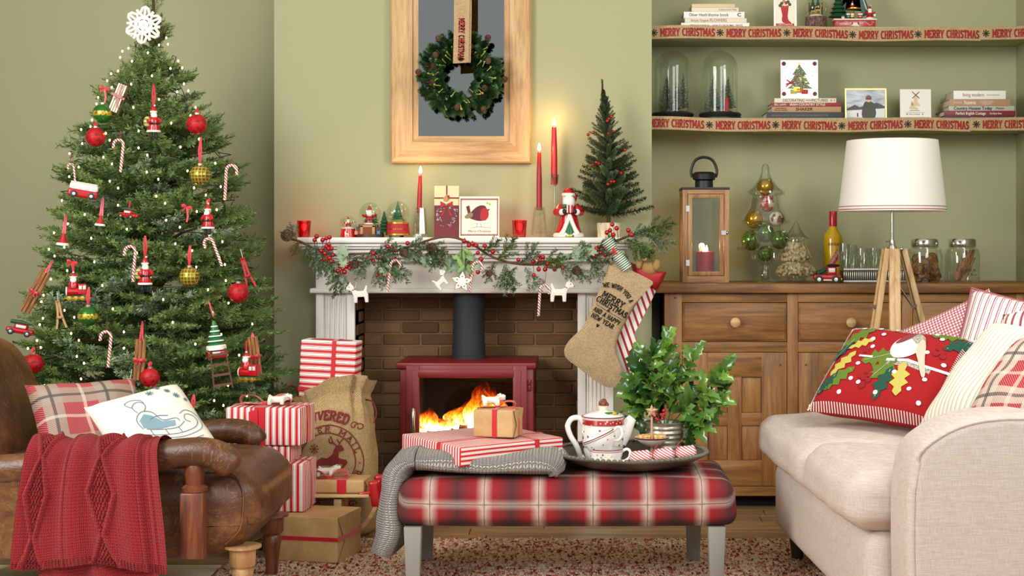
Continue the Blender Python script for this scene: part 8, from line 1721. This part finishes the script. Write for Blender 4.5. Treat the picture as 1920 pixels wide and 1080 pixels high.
# glass tree jar with baubles
gj = thing('glass_tree_jar', 'tall tiered glass tree jar on a foot filled with baubles', 'glass jar', (XX(1435, YT), YT, ZS)); u = 1 / sT
G_tj = glass('tree_jar_glass', '#f2f6f0', blend=.38, lo=.05, hi=.65)
prof = [(36, 0), (36, 1.5), (14, 6), (9, 12), (8, 30), (12, 36), (16, 40), (26, 42), (27, 54), (42, 57), (54, 60), (55, 66), (42, 76), (34, 96), (32, 106), (44, 110), (47, 114), (42, 122), (30, 140), (27, 160), (34, 163), (37, 166), (36, 170), (24, 178), (13, 192), (8, 204), (7, 216), (4, 221), (0.2, 222)]
MB().lathe([(a * u, c * u) for a, c in prof], 48, caps=False).build('glass', G_tj, gj)
M_gb = mat('bauble_gold', '#c49a2c', .2, .7); M_gg = mat('bauble_leaf_green', '#2f6a24', .18, .4, fn=lambda t_: t_.col(t_.ramp(t_.noise(t_.co(), 60, 2, .5, 1.5), [(.46, '#1f5a1a'), (.5, '#b8a850'), (.53, '#2f6f24')]))); M_wr = mat('bauble_white', '#e4e0d4', .18, fn=lambda t_: t_.col(t_.ramp(t_.noise(t_.co(), 40, 2), [(.45, '#e8e4da'), (.52, '#b02030'), (.6, '#3a6a34')]))); M_rb = mat('bauble_red', '#b02634', .2, .2, fn=lambda t_: t_.col(t_.ramp(t_.noise(t_.co(), 40, 2), [(.45, '#b8222e'), (.55, '#d8cfc4')])))
for lab, dx, dy, z_, r, m in (('gold bauble with a white flower at the top of the glass tree jar', 0, 0, 178, 16, M_gb), ('red and silver star bauble in the upper tier of the glass jar', 4, 0, 147, 15.5, M_rb), ('gold poinsettia bauble at the left of the glass jar', -22, -6, 117, 17, M_gb), ('white holly bauble at the right of the glass jar', 20, -6, 118, 14.5, M_wr), ('green bauble in the centre of the glass jar', 0, -2, 91, 17, M_gg), ('large green bauble at the lower left of the glass jar', -27, -6, 78, 19, M_gg), ('green bauble at the lower right of the glass jar', 27, -4, 79, 18, M_gg), ('small green bauble in the foot of the glass jar', 0, 0, 53, 15, M_gg)):
    tt = thing('jar_bauble', lab, 'bauble', (gj.location.x + dx * u, YT + dy * u, ZS + z_ * u), (.3, .5, 0), 'baubles inside the glass tree jar'); MB().ball((0, 0, 0), r * u, 24, 16).build('ball', m, tt); MB().lathe([(r * .24 * u, r * .95 * u), (r * .25 * u, r * 1.12 * u), (0, r * 1.13 * u)], 10).build('cap', M_gsil, tt)
# pistachio tree jar
nj = thing('pistachio_jar', 'small glass tree jar full of pistachios on the sideboard', 'glass jar', (XX(1493, 5.74), 5.74, ZS)); u = 1 / S(5.74)
prof = [(19, 0), (20, 3), (17, 9), (36, 14), (41, 18), (38, 24), (26, 36), (24, 41), (31, 43), (32, 47), (26, 58), (19, 72), (18, 80), (26, 82), (27, 85), (20, 90), (10, 100), (5, 109), (2, 114), (0.2, 115)]
MB().lathe([(a * u, c * u) for a, c in prof], 40, caps=False).build('glass', G_tj, nj)
nb_ = MB().ball((0, 0, 0), (1, .75, .72), 8, 6).build('pistachio', mat('pistachio', '#c9b48c', .6, fn=lambda t_: t_.col(t_.mix(t_.rnd(), '#b59a6c', '#dccbaa'))), mesh_only=True); rr = random.Random(6)
def pr(z_):
    for (a, c), (e, f_) in zip(prof, prof[1:]):
        if c <= z_ <= f_: return a + (e - a) * (z_ - c) / (f_ - c)
    return 10
n_ = 0
for k in range(1500):
    z_ = rr.uniform(15, 74); a = rr.uniform(-PI, PI); r = pr(z_) - 4.0 - rr.random() * 1.5
    if r < 3 or n_ >= 290 or math.sin(a) > .5: continue
    o = link('pistachio', nb_, nj, (r * u * math.cos(a), r * u * math.sin(a), z_ * u)); q = rr.uniform(3.4, 4.4) * u; o.scale = (q,) * 3; o.rotation_euler = (rr.uniform(0, 6), rr.uniform(0, 6), rr.uniform(0, 6)); n_ += 1
MB().lathe([(0, 13 * u), (30 * u, 16 * u), (20 * u, 38 * u), (24 * u, 46 * u), (14 * u, 70 * u), (0, 72 * u)], 20).build('nut_filling', mat('nut_core', '#a88c60', .8), nj)
# bottle
bt = thing('advocaat_bottle', 'yellow bottle with a red cap and printed label on the sideboard', 'bottle', (XX(1562, 5.84), 5.84, ZS)); u = 1 / S(5.84)
MB().lathe([(0, 0), (17.5 * u, 0), (18 * u, 3 * u), (18 * u, 78 * u), (16 * u, 88 * u), (9 * u, 98 * u), (6.5 * u, 104 * u), (6.5 * u, 118 * u), (0, 118 * u)], 28).build('bottle_body', mat('advocaat', '#cfa50c', .15, coat=.4), bt); MB().lathe([(7.4 * u, 104 * u), (7.6 * u, 131 * u), (7 * u, 132 * u), (0, 132 * u)], 20).build('cap', M_red, bt)
b = MB(); R0_ = 18.25 * u
stroke(b, [((-12 + 28 * k / 14) * u, (24 + 44 * k / 14) * u) for k in range(15)], 11 * u, lambda x, z: (R0_ * math.cos(x / R0_ - PI / 2), R0_ * math.sin(x / R0_ - PI / 2), z)); b.build('red_sash', M_redm, bt)
for wd_, zz, hh, m, rt_ in (('ADVOCAAT', 70, 5, M_inkr, 0), ('WARNINKS', 46, 6, M_wink, 1.0)):
    me = text_mesh(wd_, hh * 1.3 * u, .0003); xs = [v.co.x for v in me.vertices]; k = (26 if rt_ == 0 else 34) * u / (max(xs) - min(xs)); me.transform(Matrix.Translation((0, 0, 0)) @ Matrix.Rotation(-rt_, 4, 'Y') @ Matrix.Diagonal((k, 1, 1, 1))); R_ = 18.5 * u
    for v in me.vertices: a = v.co.x / R_ - PI / 2; v.co = Vector((R_ * math.cos(a), R_ * math.sin(a), v.co.z + zz * u))
    me.materials.append(m); link('lettering', me, bt)
vehicle('toy_truck', 'red and white toy pick-up truck carrying a tree on the sideboard', 1551, 529, 52, 'truck', 0, -.1, at_=5.70).location.z = ZS
# silver tray with glasses
ty = thing('gallery_tray', 'silver gallery tray with beaded side on the sideboard', 'tray', (XX(1632, 5.80), 5.80, ZS)); u = 1 / S(5.8); M_sil = mat('aged_silver', '#a8a59c', .3, .85)
TW, TD = 58 * u, .09
MB().bx(-TW, TW, -TD, TD, 22 * u, 26 * u).build('tray_top', M_sil, ty, bevel=.001); MB().bx(-TW, TW, -TD, TD, 0, 4 * u).build('tray_foot', M_sil, ty, bevel=.001); MB().bx(-TW + .004, TW - .004, -TD + .006, TD - .006, 4 * u, 22 * u).build('tray_core', mat('tray_dark', '#4a4640', .5), ty)
sp = MB().ball((0, 0, 0), (1.5 * u, 1.5 * u, 9.5 * u), 8, 6).build('baluster', M_sil, mesh_only=True)
for k in range(30): link('baluster', sp, ty, (-TW + .003 + (2 * TW - .006) * k / 29, -TD + .002, 13 * u))
G_tum = glass('tumbler_glass', '#f2f5f2', blend=.4, lo=.05, hi=.6)
for lab, px, dy, h, r0, r1 in (('tall tumbler at the left of the silver tray', 1584, -.03, 46, 9, 13), ('tall tumbler behind the first at the left of the tray', 1598, .04, 44, 9, 11), ('stemless glass in the middle of the silver tray', 1617, -.03, 37, 9, 13), ('stemless glass at the right of the silver tray behind the lamp', 1640, .02, 37, 9, 13)): tag(MB().lathe([(0, 0), (r0 * u, 0), (r1 * .98 * u, h * .4 * u), (r1 * u, h * .65 * u), (r1 * .92 * u, h * u), (r1 * .86 * u, h * u), (r1 * .92 * u, h * .6 * u), (r0 * .85 * u, 4 * u), (0, 3 * u)], 24).build('tumbler', G_tum, None, (XX(px, 5.8 + dy), 5.8 + dy, ZS + 26.2 * u)), lab, 'glass', 'tumblers on the silver tray')
# preserving jars
def jar(label, px, Y=5.80):
    u = 1 / S(Y); t = thing('glass_jar', label, 'jar', (XX(px, Y), Y, ZS), group='preserving jars')
    MB().lathe([(0, 0), (31 * u, 0), (32.5 * u, 4 * u), (33 * u, 50 * u), (30 * u, 62 * u), (23 * u, 66 * u), (23 * u, 70 * u)], 36, caps=False).build('glass', G_jar, t); MB().lathe([(25 * u, 66 * u), (25.5 * u, 67 * u), (25.5 * u, 78 * u), (23 * u, 81 * u), (0, 81 * u)], 36).build('lid', M_chrome, t)
    text('CHERUB', 8 * u, M_ink, t, (2 * u, -33.8 * u, 22 * u), width=30 * u); text('&Co.', 6.5 * u, M_ink, t, (13 * u, -33.8 * u, 15 * u), width=11 * u); return t, u
t, u = jar('glass jar of dried orange slices behind the lamp', 1734)
M_org = mat('dried_orange', '#8a5a26', .6, fn=lambda t_: t_.col(t_.ramp(t_.noise(t_.co(), 60, 3), [(.4, '#6a3a14'), (.6, '#b8843c')]))); M_rind = mat('orange_rind', '#6a3c18', .6); rr = random.Random(9)
for k in range(34):
    a = rr.uniform(PI * 1.05, PI * 1.95); z_ = rr.uniform(8, 46); r = rr.uniform(6, 23); tt = thing('orange_slice', 'dried orange slice inside the glass jar behind the lamp', 'orange slice', Vector((t.location.x + r * u * math.cos(a), 5.8 + r * u * math.sin(a), ZS + z_ * u)), (PI / 2 + rr.uniform(-.7, .7), rr.uniform(-.8, .8), rr.uniform(-.8, .8)), 'dried orange slices'); R_ = rr.uniform(9, 12) * u
    if k == 0: SL = (MB().lathe([(0, -.0012), (1, -.0012 * 80), (1, .0012 * 80), (0, .0012)], 18).build('flesh', M_org, mesh_only=True), MB().tube([(math.cos(j * PI / 9), math.sin(j * PI / 9), 0) for j in range(18)], .12, 5, closed=True).build('rind', M_rind, mesh_only=True))
    for nm, me in zip(('flesh', 'rind'), SL): o = link(nm, me, tt); o.scale = (R_, R_, R_ * (1 if nm == 'rind' else .25))
t, u = jar('glass jar of cinnamon sticks at the right end of the sideboard', 1804)
for k in range(16):
    a = rr.uniform(PI, 2 * PI); r = rr.uniform(0, 14); bx_, by_ = r * math.cos(a), r * math.sin(a); tx_ = bx_ + rr.uniform(8, 20); L = rr.uniform(40, 58); tip = Vector((min(22, tx_), by_ * .6, L + 4))
    tag(MB().tube([Vector((bx_ - 8, by_, 4)) * u, tip * u], 2.6 * u, 8).build('cinnamon_stick', M_cin, None, t.location), 'cinnamon stick standing in the right-hand jar on the sideboard', 'cinnamon stick', 'cinnamon sticks in the jar')
# ------------------------------------------------------------------ tripod lamp
LY = 5.22; s = S(LY); lx = XX(1673, LY); lm = thing('tripod_lamp', 'wooden tripod floor lamp with a white drum shade behind the sofa', 'floor lamp', (lx, LY, 0)); z_ = lambda py: ZZ(py, LY); u = 1 / s
M_shade = mat('lamp_linen', '#e9e5dd', .85, fn=lambda t_: t_.bump(t_.noise(t_.map(t_.co(), (1, 1, 4)), 300, 2), .15, .001)); zt, zb2 = z_(264), z_(396)
b = MB().lathe([(100 * u, zb2), (84.5 * u, zt), (83.5 * u, zt), (99 * u, zb2)], 64, caps=False); shd = b.build('shade', M_shade, lm)
for k, (dz, m) in enumerate(((2, M_redm), (5, M_wht), (7.5, mat('trim_grey', '#8a6a70', .8)))): MB().lathe([((100.3 - dz * .118) * u, zb2 + dz * u), ((100.6 - (dz + 1.4) * .118) * u, zb2 + (dz + 1.4) * u)], 64, caps=False).build('shade_trim', m, shd)
MB().lathe([(0, zt - .03), (83 * u, zt - .03)], 32, caps=False).tube([(0, 0, zt - .03), (0, 0, zt - .06)], .006, 6).build('shade_ring', M_cream, lm) if False else None
MB().tube([(0, 0, z_(640)), (0, 0, z_(380))], 3 * u, 12).build('pole', M_chrome, lm); MB().lathe([(0, z_(478)), (9 * u, z_(478)), (9 * u, z_(464)), (5 * u, z_(458)), (4.6 * u, z_(450)), (0, z_(450))], 20).build('collar', M_chrome, lm); MB().tube([(-4 * u, 0, z_(453)), (-12 * u, 0, z_(453))], 1.6 * u, 8).build('set_screw', M_chrome, lm)
for x in (-14, 16): MB().ball((x * u, -.012, z_(467)), 4 * u, 10, 8).build('bolt', M_chrome, lm)
M_tri = wood('tripod_oak', '#a88250', '#c9a470', '#dcbd8e', 'z', 1.2)
for (xt_, yt_), (xe, ye) in (((-13, -6), (-95, -40)), ((2, -10), (-20, -130)), ((20, 5), (165, 60))):
    for off in (-1, 1):
        px_ = Vector((ye - yt_, -(xe - xt_), 0)).normalized() * (6.5 * off); a = Vector((xt_, yt_, 0)) + px_ * .7; c = Vector((xe, ye, 0)) + px_
        if xt_ == 20 and off == 1: a = a + Vector((0, 0, 0))
        b = MB(); top, bot = Vector((a.x * u, a.y * u, z_(466))), Vector((c.x * u, c.y * u, .001)); d = (bot - top); w_ = Vector((1, 0, 0)) * 5.5 * u; dp = Vector((0, 1, 0)) * 4 * u
        b.add([p_ + i * w_ + j * dp for p_ in (top, bot) for i, j in ((-1, -1), (1, -1), (1, 1), (-1, 1))], [(3, 2, 1, 0), (4, 5, 6, 7), (0, 1, 5, 4), (1, 2, 6, 5), (2, 3, 7, 6), (3, 0, 4, 7)]); b.build('leg_strut', M_tri, lm, bevel=.002)
MB().tube([(4 * u, -4 * u, z_(525)), (38 * u, 8 * u, z_(572))], 2.2 * u, 6).build('brace', M_chrome, lm); MB().box((42 * u, 8 * u, z_(574)), (10 * u, 8 * u, 6 * u)).build('brace_clamp', M_chrome, lm); MB().box((-34 * u, -16 * u, z_(574)), (10 * u, 8 * u, 6 * u)).build('brace_clamp', M_chrome, lm)
MB().tube(smoothpath([(2 * u, 0, z_(560)), (3 * u, -3 * u, z_(590)), (8 * u, -3 * u, z_(620)), (12 * u, 0, z_(660)), (14 * u, 0, z_(800)), (20 * u, 10 * u, .006), (60 * u, 60 * u, .006)], 5), 1.8 * u, 6).build('flex', M_blk, lm)
